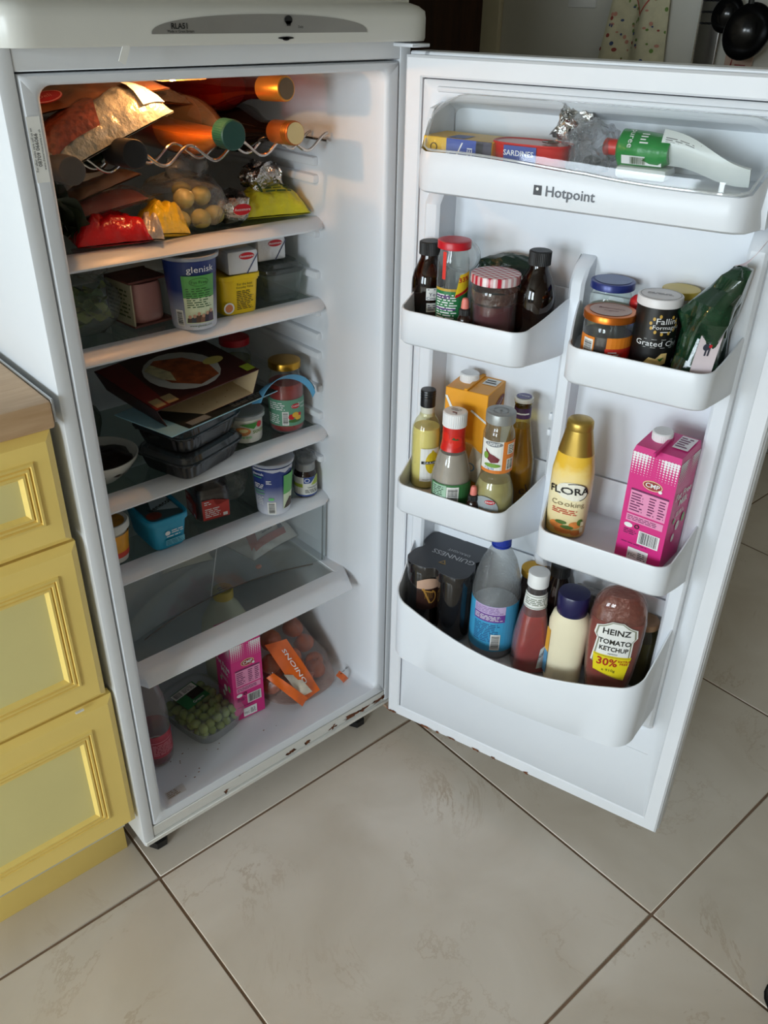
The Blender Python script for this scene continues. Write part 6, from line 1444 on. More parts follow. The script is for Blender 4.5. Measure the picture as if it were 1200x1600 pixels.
B().sheet(lambda u, v: (0.012+0.030*u+0.004*v, 0.004+0.006*v, 0.140+0.040*u+0.008*v-0.010*sin(u*3)), 8, 3, 0.0005).build('paper_strip', pm('strip_paper', (206, 190, 196), 0.5), t)

# ------------------------------------------------------------------ middle left balcony
t = dthing('wine_miniature', 'small white wine bottle with black screw cap and lemon label', 'bottle', 0.0825, 0.0450, zD)
WP = [(0.016, 0.003), (0.0205, 0.0), (0.0222, 0.004), (0.0222, 0.100), (0.0212, 0.112), (0.0170, 0.124), (0.0120, 0.132), (0.0105, 0.140), (0.0102, 0.170)]
bottle(t, WP, film('white_wine_glass', (250, 248, 226), 0.02, 0.03, edge=0.15, body=(200, 196, 150)), 0.112, pm('white_wine', (232, 222, 160), 0.15, var=0.03))
B().lathe([(0.0106, 0.132), (0.0108, 0.134), (0.0108, 0.150)], 32, cap0=False, cap1=False).build('neck_ring', pm('neck_clear', (210, 210, 196), 0.25), t)
cap(t, 0.0114, 0.030, 0.149, pm('black_screwcap', (22, 22, 24), 0.3), 0)
for zz in (0.166, 0.170, 0.174): B().lathe([(0.0114, zz), (0.0118, zz+0.001), (0.0114, zz+0.002)], 32, cap0=False, cap1=False).build('cap_thread', pm('black_screwcap', (22, 22, 24), 0.3), t)
a = ca(.0825, .045)+radians(14)
decal(t, 'label', PAPER, [('rect', -0.013, 0.016, 0.019, 0.079)], cyl(0.0222, a), 0.0004)
decal(t, 'lemon', pm('lemon', (216, 186, 40), 0.4, var=0.12, vscale=60), [('poly', [(0.006+0.011*cos(q)*(1+0.25*max(0, sin(q))**3*0), 0.052+0.021*sin(q)+(0.004 if abs(sin(q)) > 0.97 else 0)) for q in [2*pi*k/24 for k in range(24)]])], cyl(0.0222, a), 0.0007, 0.004)
decal(t, 'name_strip', INK, [('rect', -0.011, 0.0500, 0.013, 0.0555), ('rect', 0.0055, 0.022, 0.0062, 0.032)], cyl(0.0222, a), 0.0010)
decal(t, 'name_lettering', WINK, [('text', 'GIULIA', 0.0015, 0.0527, 0.0058)], cyl(0.0222, a), 0.0013, 0.01)
decal(t, 'small_lettering', pm('grey_print', (130, 124, 124), 0.5), [('text', 'PINOT GRIGIO', 0.003, 0.0195, 0.0035)], cyl(0.0222, a), 0.0008, 0.01)
# orange juice carton
t = dthing('juice_carton', 'orange juice carton with white cap at the back of the balcony', 'carton', 0.1400, 0.0035, zD, radians(3))
OJ = pm('oj_orange', (232, 158, 30), 0.35, var=0.06, vscale=20)
B().box(-0.034, 0.034, -0.034, 0.034, 0.0, 0.186, 0.001, 1).build('carton', OJ, t)
B().box(-0.005, 0.001, -0.034, 0.034, 0.186, 0.1895, 0.0008, 1, M=Matrix.Rotation(radians(0), 4, 'Z')).build('top_seam', OJ, t)
o = cap(t, 0.0145, 0.014, 0.186, pm('white_cap', (232, 232, 232), 0.4), 34); o.location = (-0.014, 0.006, 0)
decal(t, 'date_panel', PAPER, [('rect', 0.008, 0.002, 0.030, 0.026)], plane((0, 0, 0.1862), (1, 0, 0), (0, 1, 0)), 0.0005)
decal(t, 'date_print', INK, [('lines', 0.010, 0.006, 0.028, 0.022, 2)], plane((0, 0, 0.1862), (1, 0, 0), (0, 1, 0)), 0.0009)
rm = plane((0.034, 0, 0), (0, 1, 0), (0, 0, 1))
decal(t, 'maroon_oval', pm('maroon_oval', (126, 48, 56), 0.4), [('poly', [(0.008+0.024*cos(q)*cos(0.5)-0.010*sin(q)*sin(0.5), 0.152+0.024*cos(q)*sin(0.5)+0.010*sin(q)*cos(0.5)) for q in [2*pi*k/24 for k in range(24)]])], rm, 0.0005, 0.03)
decal(t, 'oval_lettering', WINK, [('text', 'Avonmore', 0.008, 0.152, 0.0085, 0.5)], rm, 0.0009, 0.05)
fm_ = plane((0, -0.034, 0), (1, 0, 0), (0, 0, 1))
decal(t, 'orange_picture', pm('oj_glow', (240, 190, 110), 0.4, var=0.2, vscale=30), [('ell', 0.006, 0.062, 0.026, 0.034)], fm_, 0.0005, 0.03)
decal(t, 'splash', pm('oj_white', (238, 230, 210), 0.4), [('poly', [(0.0, 0.03), (0.030, 0.024), (0.034, 0.08), (0.022, 0.055), (0.016, 0.09), (0.008, 0.05)])], fm_, 0.0009, 0.03)
decal(t, 'blue_badge', pm('badge_blue', (120, 170, 214), 0.4), [('ring', 0.014, 0.052, 0.008, 0.008, 0.002)], fm_, 0.0013, 0.03)
for _p in ([(-0.034, 0.172), (-0.030, 0.172), (-0.018, 0.148), (-0.022, 0.146)], [(0.010, 0.156), (0.034, 0.140), (0.034, 0.136), (0.008, 0.153)]): decal(t, 'pale_stripe', PAPER, [('poly', _p)], fm_, 0.0009, 0.03)
# salad dressing with tomato collar
t = dthing('dressing_bottle', 'clear dressing bottle with white cap and red tomato collar', 'bottle', 0.1435, 0.0735, zD)
DPR = [(0.024, 0.001), (0.0285, 0.0), (0.0300, 0.004), (0.0300, 0.046), (0.0285, 0.060), (0.0235, 0.084), (0.0185, 0.104), (0.0165, 0.118), (0.0160, 0.146)]
bottle(t, DPR, film('dressing_glass', (240, 240, 238), 0.10, 0.04, edge=0.3, body=(200, 198, 192)), 0.098, pm('dressing_rest', (186, 176, 164), 0.35, var=0.10))
B().lathe([(0.0190, 0.104), (0.0186, 0.105), (0.0168, 0.119), (0.0166, 0.148)], 40, cap0=False, cap1=False).build('red_collar', pm('collar_red', (206, 36, 28), 0.3, var=0.15, vscale=60), t)
cap(t, 0.0178, 0.024, 0.146, pm('white_cap', (232, 232, 232), 0.4), 36)
decal(t, 'cap_stain', pm('ketchup_stain', (120, 34, 22), 0.5), [('ell', 0.002, -0.006, 0.004, 0.0015), ('ell', 0.006, -0.009, 0.0015, 0.001)], plane((0, 0, 0.17), (1, 0, 0), (0, 1, 0)), 0.0006)
decal(t, 'cap_print', pm('grey_print', (130, 124, 124), 0.5), [('lines', -0.008, 0.0, 0.008, 0.008, 2)], plane((0, 0, 0.17), (1, 0, 0), (0, 1, 0)), 0.0005)
a = ca(.1435, .0735)
decal(t, 'tomato', pm('tomato_red', (222, 40, 26), 0.3), [('ell', 0.003, 0.0, 0.011, 0.010), ('ell', -0.012, 0.008, 0.006, 0.008)], cyl(lambda z: 0.0192-0.0026*min(1, max(0, (z-0.104)/0.015)), a, 0.122), 0.0007, 0.003)
decal(t, 'tomato_stalk', pm('stalk_green', (60, 84, 40), 0.5), [('poly', [(0.0, 0.009), (0.003, 0.005), (0.007, 0.009), (0.005, 0.006), (0.009, 0.004), (0.003, 0.0035), (-0.003, 0.005)])], cyl(lambda z: 0.0192-0.0026*min(1, max(0, (z-0.104)/0.015)), a, 0.122), 0.0012, 0.003)
decal(t, 'green_label', pm('dressing_green', (62, 120, 70), 0.4), [('rect', -0.034, 0.006, 0.040, 0.050)], cyl(0.0300, a), 0.0005)
decal(t, 'pale_panel', pm('pale_mint', (166, 200, 176), 0.4), [('rect', -0.030, 0.008, -0.006, 0.048)], cyl(0.0300, a), 0.0008)
decal(t, 'panel_print', pm('forest_ink', (40, 70, 50), 0.5), [('lines', -0.028, 0.010, -0.008, 0.046, 10)], cyl(0.0300, a), 0.0011)
decal(t, 'barcode_panel', PAPER, [('rect', -0.0055, 0.012, 0.0125, 0.046)], cyl(0.0300, a), 0.0009)
decal(t, 'barcode', INK, [('hbars', -0.0035, 0.018, 0.0105, 0.043)], cyl(0.0300, a), 0.0013)
# honey dressing, light
t = dthing('honey_dressing', 'squeezed in waist dressing bottle with grey cap and orange sleeve label', 'bottle', 0.2110, 0.0660, zD)
KP = [(0.022, 0.001), (0.0275, 0.0), (0.0295, 0.005), (0.0300, 0.030), (0.0290, 0.046), (0.0250, 0.062), (0.0215, 0.074), (0.0212, 0.080), (0.0225, 0.084), (0.0225, 0.148), (0.0205, 0.156), (0.0185, 0.160), (0.0185, 0.170)]
bottle(t, KP, film('kraft_clear', (244, 244, 232), 0.10, 0.05, edge=0.3, body=(190, 186, 160)), 0.066, pm('honey_mustard', (176, 168, 116), 0.3, var=0.12, vscale=60))
cap(t, 0.0212, 0.017, 0.168, pm('grey_cap', (150, 152, 150), 0.35, metal=0.3), 0)
decal(t, 'cap_ring', pm('cap_ring_grey', (120, 122, 122), 0.4), [('ring', 0, 0, 0.011, 0.011, 0.001), ('ell', 0, 0, 0.002, 0.002)], plane((0, 0, 0.185), (1, 0, 0), (0, 1, 0)), 0.0006)
a = ca(.211, .066)
decal(t, 'sleeve_label', PAPER, [('rect', -0.026, 0.086, 0.010, 0.142)], cyl(0.0225, a), 0.0005)
decal(t, 'orange_label', pm('sleeve_orange', (226, 130, 50), 0.4, var=0.1), [('rect', 0.008, 0.086, 0.036, 0.142), ('rect', -0.026, 0.086, 0.036, 0.0915)], cyl(0.0225, a), 0.0008)
decal(t, 'barcode_panel', PAPER, [('rect', 0.014, 0.092, 0.026, 0.112), ('rect', 0.014, 0.120, 0.026, 0.138)], cyl(0.0225, a), 0.0012)
decal(t, 'barcode', INK, [('hbars', 0.0155, 0.093, 0.0245, 0.111), ('lines', 0.0155, 0.121, 0.025, 0.137, 5)], cyl(0.0225, a), 0.0016)
decal(t, 'grey_badge', pm('badge_grey', (130, 134, 138), 0.4), [('ell', -0.006, 0.137, 0.013, 0.0045)], cyl(0.0225, a), 0.0009)
decal(t, 'badge_lettering', WINK, [('text', 'LIGHT', -0.006, 0.137, 0.0065, 0, 0.02)], cyl(0.0225, a), 0.0013, 0.01)
decal(t, 'red_leaf', pm('red_leaf', (110, 34, 44), 0.5, var=0.2, vscale=80), [('poly', [(-0.018, 0.128), (-0.010, 0.120), (-0.004, 0.118), (0.004, 0.112), (0.002, 0.106), (-0.008, 0.104), (-0.014, 0.110)])], cyl(0.0225, a), 0.0009, 0.004)
decal(t, 'green_food', pm('green_food', (120, 160, 60), 0.5), [('ell', -0.006, 0.100, 0.012, 0.0035), ('ell', -0.016, 0.116, 0.004, 0.006)], cyl(0.0225, a), 0.0012, 0.004)
decal(t, 'blue_print', pm('blue_print_ink', (40, 120, 190), 0.5), [('text', '3.5g fat', -0.010, 0.0945, 0.005), ], cyl(0.0225, a), 0.0013, 0.01)
decal(t, 'front_label', pm('kraft_grey', (156, 164, 168), 0.4), [('ell', -0.012, 0.022, 0.021, 0.024)], cyl(0.0300, a), 0.0007, 0.004)
decal(t, 'red_logo', REDINK, [('ell', -0.004, 0.037, 0.0075, 0.0040)], cyl(0.0300, a), 0.0012, 0.004)
decal(t, 'label_lettering', WINK, [('text', 'KRAFT', -0.004, 0.037, 0.0042, 0, 0.02)], cyl(0.0300, a), 0.0016, 0.01)
decal(t, 'honey_lettering', pm('honey_ink', (206, 160, 70), 0.4), [('text', 'Honey', -0.006, 0.020, 0.010), ('text', 'mustard', -0.006, 0.011, 0.006)], cyl(0.0300, a), 0.0012, 0.01)
# cider bottle
t = dthing('cider_bottle', 'slim amber cider bottle with purple crown cap at the back', 'bottle', 0.2185, 0.0060, zD)
CP = [(0.018, 0.002), (0.0235, 0.0), (0.0250, 0.004), (0.0250, 0.066), (0.0240, 0.080), (0.0195, 0.104), (0.0150, 0.130), (0.0122, 0.152), (0.0118, 0.172), (0.0128, 0.176), (0.0120, 0.180)]
bottle(t, CP, film('cider_glass', (238, 224, 160), 0.08, 0.03, edge=0.3, body=(140, 112, 40)), 0.135, pm('cider', (168, 128, 44), 0.15))
cap(t, 0.0140, 0.007, 0.1795, pm('crown_pale', (206, 202, 190), 0.35, metal=0.2), 21, 'crown_cap')
decal(t, 'cap_print', pm('crown_purple', (84, 78, 128), 0.4), [('ell', 0, 0, 0.0112, 0.0112)], plane((0, 0, 0.1866), (1, 0, 0), (0, 1, 0)), 0.0006)
decal(t, 'cap_lettering', WINK, [('text', 'CIDER', 0, 0, 0.006)], plane((0, 0, 0.1866), (1, 0, 0), (0, 1, 0)), 0.001, 0.05)
B().lathe([(0.0126, 0.152), (0.0128, 0.153), (0.0124, 0.169), (0.0122, 0.170)], 32, cap0=False, cap1=False).build('neck_label', pm('cider_purple', (74, 44, 88), 0.35), t)
decal(t, 'neck_print', WINK, [('lines', -0.008, 0.158, 0.012, 0.164, 1)], cyl(0.0126, radians(20)), 0.0006)
decal(t, 'body_script', pm('script_brown', (60, 40, 24), 0.4), [('text', 'el', 0.010, 0.028, 0.024, 0.3)], cyl(0.0250, radians(30)), 0.0006, 0.01)

# ------------------------------------------------------------------ middle right balcony
t = dthing('cooking_cream', 'gold topped squeezy bottle of cooking oil spread standing alone', 'bottle', 0.3210, 0.0520, zE)
FP = [(0.0, 0.021, 0.017, 2.4), (0.003, 0.0275, 0.0215, 2.4), (0.02, 0.0280, 0.022, 2.4), (0.07, 0.0295, 0.023, 2.4), (0.11, 0.0290, 0.0225, 2.3), (0.142, 0.0245, 0.0205, 2.2), (0.1425, 0.0245, 0.0205, 2.2)]
m, nt, b0, out = newmat('flora_print'); MC['flora_print'] = m
tc = nt.nodes.new('ShaderNodeTexCoord'); sp = nt.nodes.new('ShaderNodeSeparateXYZ'); rp = nt.nodes.new('ShaderNodeValToRGB'); dv = nt.nodes.new('ShaderNodeMath'); dv.operation = 'DIVIDE'; dv.inputs[1].default_value = 0.143
nz = nt.nodes.new('ShaderNodeTexNoise'); nz.inputs['Scale'].default_value = 55; ad = nt.nodes.new('ShaderNodeMath'); ad.operation = 'MULTIPLY_ADD'; ad.inputs[1].default_value = 0.22
nt.links.new(tc.outputs['Object'], sp.inputs[0]); nt.links.new(tc.outputs['Object'], nz.inputs['Vector']); nt.links.new(sp.outputs[2], dv.inputs[0]); nt.links.new(nz.outputs['Fac'], ad.inputs[0]); nt.links.new(dv.outputs[0], ad.inputs[2])
nt.links.new(ad.outputs[0], rp.inputs['Fac']); nt.links.new(rp.outputs['Color'], b0.inputs['Base Color'])
e = rp.color_ramp.elements; e[0].position = 0.16; e[0].color = lin((216, 180, 90)); e[1].position = 1.0; e[1].color = lin((236, 190, 60))
for p_, c_ in ((0.30, (236, 216, 160)), (0.62, (244, 232, 190)), (0.90, (244, 214, 130))):
    q = e.new(p_); q.color = lin(c_)
b0.inputs['Roughness'].default_value = 0.3
B().loft(FP, 56).build('bottle_body', m, t, ang=50)
B().loft([(0.1425, 0.0247, 0.0207, 2.2), (0.160, 0.0215, 0.0190, 2.1), (0.178, 0.0185, 0.0175, 2), (0.181, 0.0178, 0.0170, 2)], 56).build('shoulder', pm('flora_gold', (176, 146, 70), 0.35, metal=0.75, var=0.04), t, ang=50)
B().loft([(0.1815, 0.0182, 0.0176, 2), (0.1825, 0.0185, 0.018, 2), (0.193, 0.0178, 0.0172, 2), (0.1955, 0.0160, 0.0154, 2), (0.1965, 0.008, 0.008, 2)], 56).build('cap', pm('flora_gold', (176, 146, 70), 0.35, metal=0.75), t, ang=50)
def flm_(u, v, h, a0=ca(.321, .052)):
    # follow the oval body
    a_ = a0+u/0.026; z_ = v
    A = 0.0282 if z_ < 0.04 else 0.0292; Bb = 0.0222 if z_ < 0.04 else 0.0229
    c, s_ = sin(a_), -cos(a_)
    return Vector(((A+0.0005+h)*math.copysign(abs(c)**(2/2.35), c), (Bb+0.0005+h)*math.copysign(abs(s_)**(2/2.35), s_), z_))
decal(t, 'logo_halo', pm('halo_white', (244, 240, 224), 0.35), [('ell', 0.002, 0.085, 0.020, 0.0155)], flm_, 0.0006, 0.004)
decal(t, 'logo_lettering', pm('flora_black', (36, 36, 34), 0.4), [('text', 'FLORA', -0.003, 0.085, 0.0165, 0.12, 0.02), ('ring', 0.004, 0.085, 0.0175, 0.015, 0.0012, -1.2, 2.2)], flm_, 0.0012, 0.008)
decal(t, 'script_lettering', pm('script_grey', (140, 128, 96), 0.4), [('text', 'Cooking', -0.002, 0.062, 0.0120, 0.05)], flm_, 0.0009, 0.008)
decal(t, 'red_lettering', pm('flora_red', (200, 70, 50), 0.4), [('lines', -0.020, 0.043, 0.010, 0.053, 3)], flm_, 0.0009, 0.008)
for nm, c_, ell in (('prawn', (216, 130, 60), [(-0.014, 0.022, 0.008, 0.006), (0.010, 0.026, 0.009, 0.006), (-0.004, 0.014, 0.010, 0.005), (0.012, 0.012, 0.008, 0.005)]), ('herb', (84, 116, 50), [(0.000, 0.021, 0.008, 0.003), (0.017, 0.031, 0.005, 0.006), (-0.008, 0.028, 0.006, 0.003)])):
    decal(t, nm+'_picture', pm(nm+'_print', c_, 0.45, var=0.2, vscale=90), [('ell',)+q for q in ell], flm_, 0.0007 if nm == 'prawn' else 0.001, 0.004)
decal(t, 'end_panel', pm('panel_cream', (226, 216, 180), 0.4), [('rect', 0.018, 0.012, 0.024, 0.022), ('rect', 0.018, 0.024, 0.024, 0.032)], flm_, 0.0012, 0.004)
t = dthing('milk_carton', 'pink fat free milk carton with white cap in the door', 'carton', 0.4385, 0.0470, zE, radians(-7))
milk_carton(t, 0.064, 0.064, 0.180, 0.012, True)
# ------------------------------------------------------------------ bottom tray
GB = pm('can_black', (20, 18, 18), 0.12, var=0.08, coat=0.5)
CH = 0.150
CR = 0.0285
cans = []
for i, (d, o) in enumerate(((0.0990, -0.0005), (0.1565, -0.0005), (0.0990, 0.0575), (0.1565, 0.0575))):
    t = dthing('beer_can', 'black stout can with pint and gold harp picture in the carrier' if i == 2 else 'plain black stout can held in the four pack carrier', 'can', d, o, zF, 0.0, 'stout cans in the carrier')
    B().lathe([(CR*0.72, 0.002), (CR*0.80, 0.0), (CR*0.97, 0.010), (CR, 0.014), (CR, CH-0.016), (CR*0.98, CH-0.012), (CR*0.84, CH-0.002)], 48).build('can', GB, t, ang=50)
    B().lathe([(CR*0.84, CH-0.002), (CR*0.86, CH), (CR*0.82, CH), (CR*0.80, CH-0.004), (0.001, CH-0.004)], 48).build('rim', SILVER, t)
    cans.append(t)
# carrier: printed top card and film skirt
t = dthing('can_carrier', 'dark four pack carrier card printed with stout name and glass', 'carrier', 0.12775, 0.0285, zF-RAISE+CH+0.0015)
pts = []
for k in range(72):
    a = 2*pi*k/72; R = 0.060
    lob = max(abs(cos(a)), abs(sin(a)))
    r_ = 0.0565/lob
    r_ = min(r_, 0.0700)-0.004*max(0, cos(2*a*1)**8)-0.0055*max(0, (cos(4*a)))**6
    pts.append((r_*cos(a), r_*sin(a)))
B().prism(pts, 0.0, 0.0012).build('top_card', pm('carrier_card', (58, 60, 66), 0.5, var=0.05), t)
R_ = []
for z_, k in ((0.0, 1.0), (-0.004, 1.010), (-0.012, 1.0), (-0.018, 1.0)):
    R_.append([(x*k, y*k, z_) for x, y in pts])
B().rings(R_).build('film_skirt', pm('carrier_film', (24, 22, 23), 0.15, var=0.1, coat=0.6), t, ang=60)
tm_ = plane((0, 0, 0.0013), (-1, 0, 0), (0, -1, 0))
decal(t, 'lettering', pm('carrier_silver', (176, 176, 180), 0.4), [('text', 'GUINNESS', -0.010, 0.004, 0.0165, 0.0, 0.01), ('text', 'DRAUGHT', -0.012, -0.012, 0.0085)], tm_, 0.0005, 0.05)
decal(t, 'gold_triangle', pm('carrier_gold', (150, 120, 60), 0.4), [('poly', [(-0.010, 0.032), (0.004, 0.032), (-0.003, 0.020)])], tm_, 0.0005, 0.05)
decal(t, 'triangle_centre', MC['carrier_card'], [('poly', [(-0.0065, 0.030), (0.0005, 0.030), (-0.003, 0.024)])], tm_, 0.0009, 0.05)
# pint glass printed on the front cans
tc_ = cans[2]
def canm(u, v, h, a0=ca(.099, .0575)): 
    a_ = a0+u/CR; return Vector(((CR+h)*sin(a_), -(CR+h)*cos(a_), v+0.024))
decal(tc_, 'pint_picture', pm('stout_brown', (52, 30, 24), 0.3), [('rect', -0.012, 0.030, 0.026, 0.085)], canm, 0.0006, 0.003)
decal(tc_, 'pint_head', pm('stout_head', (196, 160, 138), 0.4), [('poly', [(-0.012, 0.078)]+[(-0.012+0.038*k/10, 0.094+0.008*sin(pi*k/10)) for k in range(11)]+[(0.026, 0.078)])], canm, 0.0009, 0.003)
harp = [('ring', 0.010, 0.060, 0.011, 0.016, 0.0022, -1.4, 1.2), ('poly', [(-0.001, 0.077), (0.016, 0.071), (0.016, 0.068), (-0.001, 0.074)]), ('poly', [(-0.002, 0.077), (0.001, 0.077), (0.012, 0.046), (0.009, 0.045)]), ('ell', -0.001, 0.077, 0.0025, 0.0025)]
for k in range(5): harp.append(('rect', 0.002+0.0028*k, 0.056-0.0*k, 0.0026+0.0028*k, 0.073-0.001*k))
decal(tc_, 'harp', pm('harp_gold', (196, 146, 70), 0.35, metal=0.4), harp, canm, 0.0013, 0.003)
# large water bottle, blue cap
t = dthing('soda_bottle', 'clear misted plastic bottle with dark blue cap and purple blue label', 'bottle', 0.2260, 0.0505, zF)
PP = [(0.024, 0.004), (0.034, 0.0), (0.0375, 0.008), (0.0380, 0.018), (0.0380, 0.112), (0.0385, 0.118), (0.0380, 0.132), (0.0345, 0.160), (0.0270, 0.188), (0.0180, 0.208), (0.0140, 0.216), (0.0135, 0.226)]
bottle(t, PP, film('misted_pet', (242, 244, 244), 0.16, 0.10, edge=0.35, body=(190, 192, 194), bump=0.35, bscale=260), 0.100, pm('soda_water', (150, 160, 168), 0.2))
cap(t, 0.0150, 0.019, 0.222, pm('royal_blue', (22, 50, 150), 0.35), 36)
B().lathe([(0.0142, 0.217), (0.0152, 0.218), (0.0152, 0.2205), (0.0142, 0.221)], 36).build('cap_ring', pm('royal_blue', (22, 50, 150), 0.35), t)
a = ca(.226, .0505)-radians(6)
decal(t, 'blue_label', pm('soda_blue', (64, 160, 206), 0.35, var=0.05), [('rect', -0.055, 0.020, 0.055, 0.117)], cyl(0.0380, a), 0.0005)
decal(t, 'lilac_band', pm('soda_lilac', (196, 176, 214), 0.4), [('rect', -0.030, 0.100, 0.022, 0.117)], cyl(0.0380, a), 0.0009)
decal(t, 'purple_band', pm('soda_purple', (110, 64, 150), 0.4), [('rect', -0.030, 0.084, 0.022, 0.100)], cyl(0.0380, a), 0.0010)
decal(t, 'label_print', pm('soda_ink', (44, 80, 130), 0.5), [('lines', -0.028, 0.040, 0.018, 0.080, 11)], cyl(0.0380, a), 0.0011)
decal(t, 'band_print', WINK, [('lines', -0.028, 0.087, 0.020, 0.098, 4)], cyl(0.0380, a), 0.0014)
decal(t, 'lilac_print', pm('lilac_ink', (140, 110, 170), 0.5), [('lines', -0.028, 0.102, 0.020, 0.115, 4)], cyl(0.0380, a), 0.0014)
decal(t, 'barcode_panel', PAPER, [('rect', 0.002, 0.024, 0.017, 0.058)], cyl(0.0380, a), 0.0015)
decal(t, 'barcode', INK, [('hbars', 0.0035, 0.028, 0.0155, 0.056)], cyl(0.0380, a), 0.0019)
# glass ketchup bottle
t = dthing('ketchup_bottle', 'glass ketchup bottle with white cap and neck label', 'bottle', 0.2955, 0.0600, zF)
KB = [(0.0, 0.0235, 0.0235, 3.5), (0.003, 0.0272, 0.0272, 4), (0.060, 0.0262, 0.0262, 4), (0.105, 0.0215, 0.0215, 3.2), (0.135, 0.0172, 0.0172, 2.4), (0.152, 0.0152, 0.0152, 2), (0.176, 0.0142, 0.0142, 2)]
KR = Matrix.Rotation(radians(35), 4, 'Z')
B().loft(KB, 56, KR, cap1=False).build('bottle_body', film('ketchup_glass', (250, 236, 232), 0.05, 0.03, edge=0.25), t, ang=50)
B().loft([(s_[0]+0.0015, s_[1]-0.0016, s_[2]-0.0016, s_[3]) for s_ in KB[:4]]+[(0.120, 0.0178, 0.0178, 2.6)], 56, KR).build('contents', pm('ketchup_red', (150, 34, 24), 0.25, var=0.12, vscale=30), t, ang=50)
cap(t, 0.0162, 0.026, 0.176, pm('white_cap', (232, 232, 232), 0.4), 0)
nk = lambda z: 0.0172-0.003*min(1, max(0, (z-0.135)/0.041))
decal(t, 'neck_label', PAPER, [('rect', -0.030, 0.136, 0.030, 0.164)], cyl(lambda z: nk(z)+0.0004, ca(.2955, .06)), 0.0006, 0.003)
decal(t, 'neck_print', pm('neck_green', (110, 120, 100), 0.5), [('rect', -0.030, 0.138, 0.030, 0.139), ('rect', -0.030, 0.160, 0.030, 0.161), ('lines', -0.018, 0.143, 0.014, 0.157, 4), ('ring', 0.020, 0.149, 0.006, 0.008, 0.001)], cyl(lambda z: nk(z)+0.0004, ca(.2955, .06)), 0.0010, 0.003)
decal(t, 'front_label', pm('label_offwhite', (212, 214, 208), 0.4), [('poly', [(0.0, 0.016), (0.014, 0.016), (0.014, 0.066), (0.004, 0.058)])], plane((0.0195, -0.0183, 0), (0.58, 0.81, 0), (0, 0, 1)), 0.0026, 0.05)
decal(t, 'label_print', INK, [('text', 'HEINZ', 0.008, 0.046, 0.008, 0.9)], plane((0.0195, -0.0183, 0), (0.58, 0.81, 0), (0, 0, 1)), 0.003, 0.05)
# mayonnaise
t = dthing('mayonnaise_bottle', 'cream squeezy mayonnaise bottle with navy cap', 'bottle', 0.3535, 0.0600, zF, radians(6))
MB = [(0.0, 0.0245, 0.0185, 2.5), (0.003, 0.0285, 0.022, 2.5), (0.05, 0.0285, 0.022, 2.4), (0.095, 0.0300, 0.0225, 2.3), (0.125, 0.0310, 0.0225, 2.3), (0.142, 0.0270, 0.0215, 2.2), (0.150, 0.0215, 0.0205, 2)]
B().loft(MB, 56).build('bottle_body', pm('mayo_cream', (236, 226, 196), 0.3, var=0.02, coat=0.3), t, ang=50)
B().loft([(0.148, 0.0222, 0.0215, 2), (0.149, 0.0230, 0.0222, 2), (0.183, 0.0240, 0.0230, 2.2), (0.187, 0.0225, 0.0215, 2.2), (0.188, 0.012, 0.012, 2)], 48).build('cap', pm('navy_cap', (26, 26, 74), 0.3), t, ang=45)
decal(t, 'side_label', pm('mayo_blue', (90, 150, 190), 0.4), [('rect', -0.012, 0.015, 0.0, 0.062)], plane((-0.0215, -0.016, 0), (0.62, -0.79, 0), (0, 0, 1)), 0.0022, 0.05)
decal(t, 'yellow_label', pm('mayo_yellow', (226, 170, 60), 0.4), [('rect', -0.012, 0.062, 0.0, 0.110)], plane((-0.0215, -0.016, 0), (0.62, -0.79, 0), (0, 0, 1)), 0.0022, 0.05)
# upside-down squeezy tomato ketchup
t = dthing('squeezy_ketchup', 'upside down squeezy tomato ketchup bottle with keystone label', 'bottle', 0.4220, 0.0555, zF, radians(16))
SK = [(0.0, 0.026, 0.019, 2.4), (0.004, 0.030, 0.022, 2.4), (0.030, 0.033, 0.024, 2.5), (0.060, 0.037, 0.026, 2.5), (0.120, 0.0405, 0.0275, 2.6), (0.165, 0.0410, 0.0275, 2.6), (0.195, 0.036, 0.025, 2.4), (0.212, 0.026, 0.019, 2.2), (0.218, 0.012, 0.009, 2)]
B().loft(SK, 64).build('bottle_body', film('squeezy_plastic', (246, 226, 218), 0.10, 0.06, edge=0.3, body=(206, 170, 156)), t, ang=50)
B().loft([(s_[0]+0.0015, s_[1]-0.0022, s_[2]-0.0022, s_[3]) for s_ in SK[:6]], 64).build('contents', pm('ketchup_dark', (128, 22, 20), 0.25, var=0.15, vscale=30), t, ang=50)
B().loft([(0.160, 0.0375, 0.0245, 2.6), (0.180, 0.0375, 0.0240, 2.5), (0.200, 0.0300, 0.0200, 2.3), (0.210, 0.020, 0.014, 2.2)], 48).build('smeared_ketchup', film('smear_red', (214, 110, 80), 0.40, 0.3, body=(150, 56, 34), bump=0.6, bscale=40), t, ang=50)
def km(u, v, h):
    z_ = v+0.014
    for i in range(len(SK)-1):
        if SK[i][0] <= z_ <= SK[i+1][0]:
            k = (z_-SK[i][0])/(SK[i+1][0]-SK[i][0]); A = SK[i][1]+(SK[i+1][1]-SK[i][1])*k; Bb = SK[i][2]+(SK[i+1][2]-SK[i][2])*k; break
    x = max(-0.999, min(0.999, u/A)); y = Bb*(1-abs(x)**2.5)**(1/2.5)
    return Vector((u, -(y+h), z_))
key = [(-0.030, 0.072), (-0.026, 0.122), (-0.031, 0.130), (-0.029, 0.146), (-0.020, 0.150), (-0.008, 0.158), (0.008, 0.158), (0.020, 0.150), (0.029, 0.146), (0.031, 0.130), (0.026, 0.122), (0.026, 0.072)]
decal(t, 'keystone_label', PAPER, [('poly', key)], km, 0.0006, 0.003)
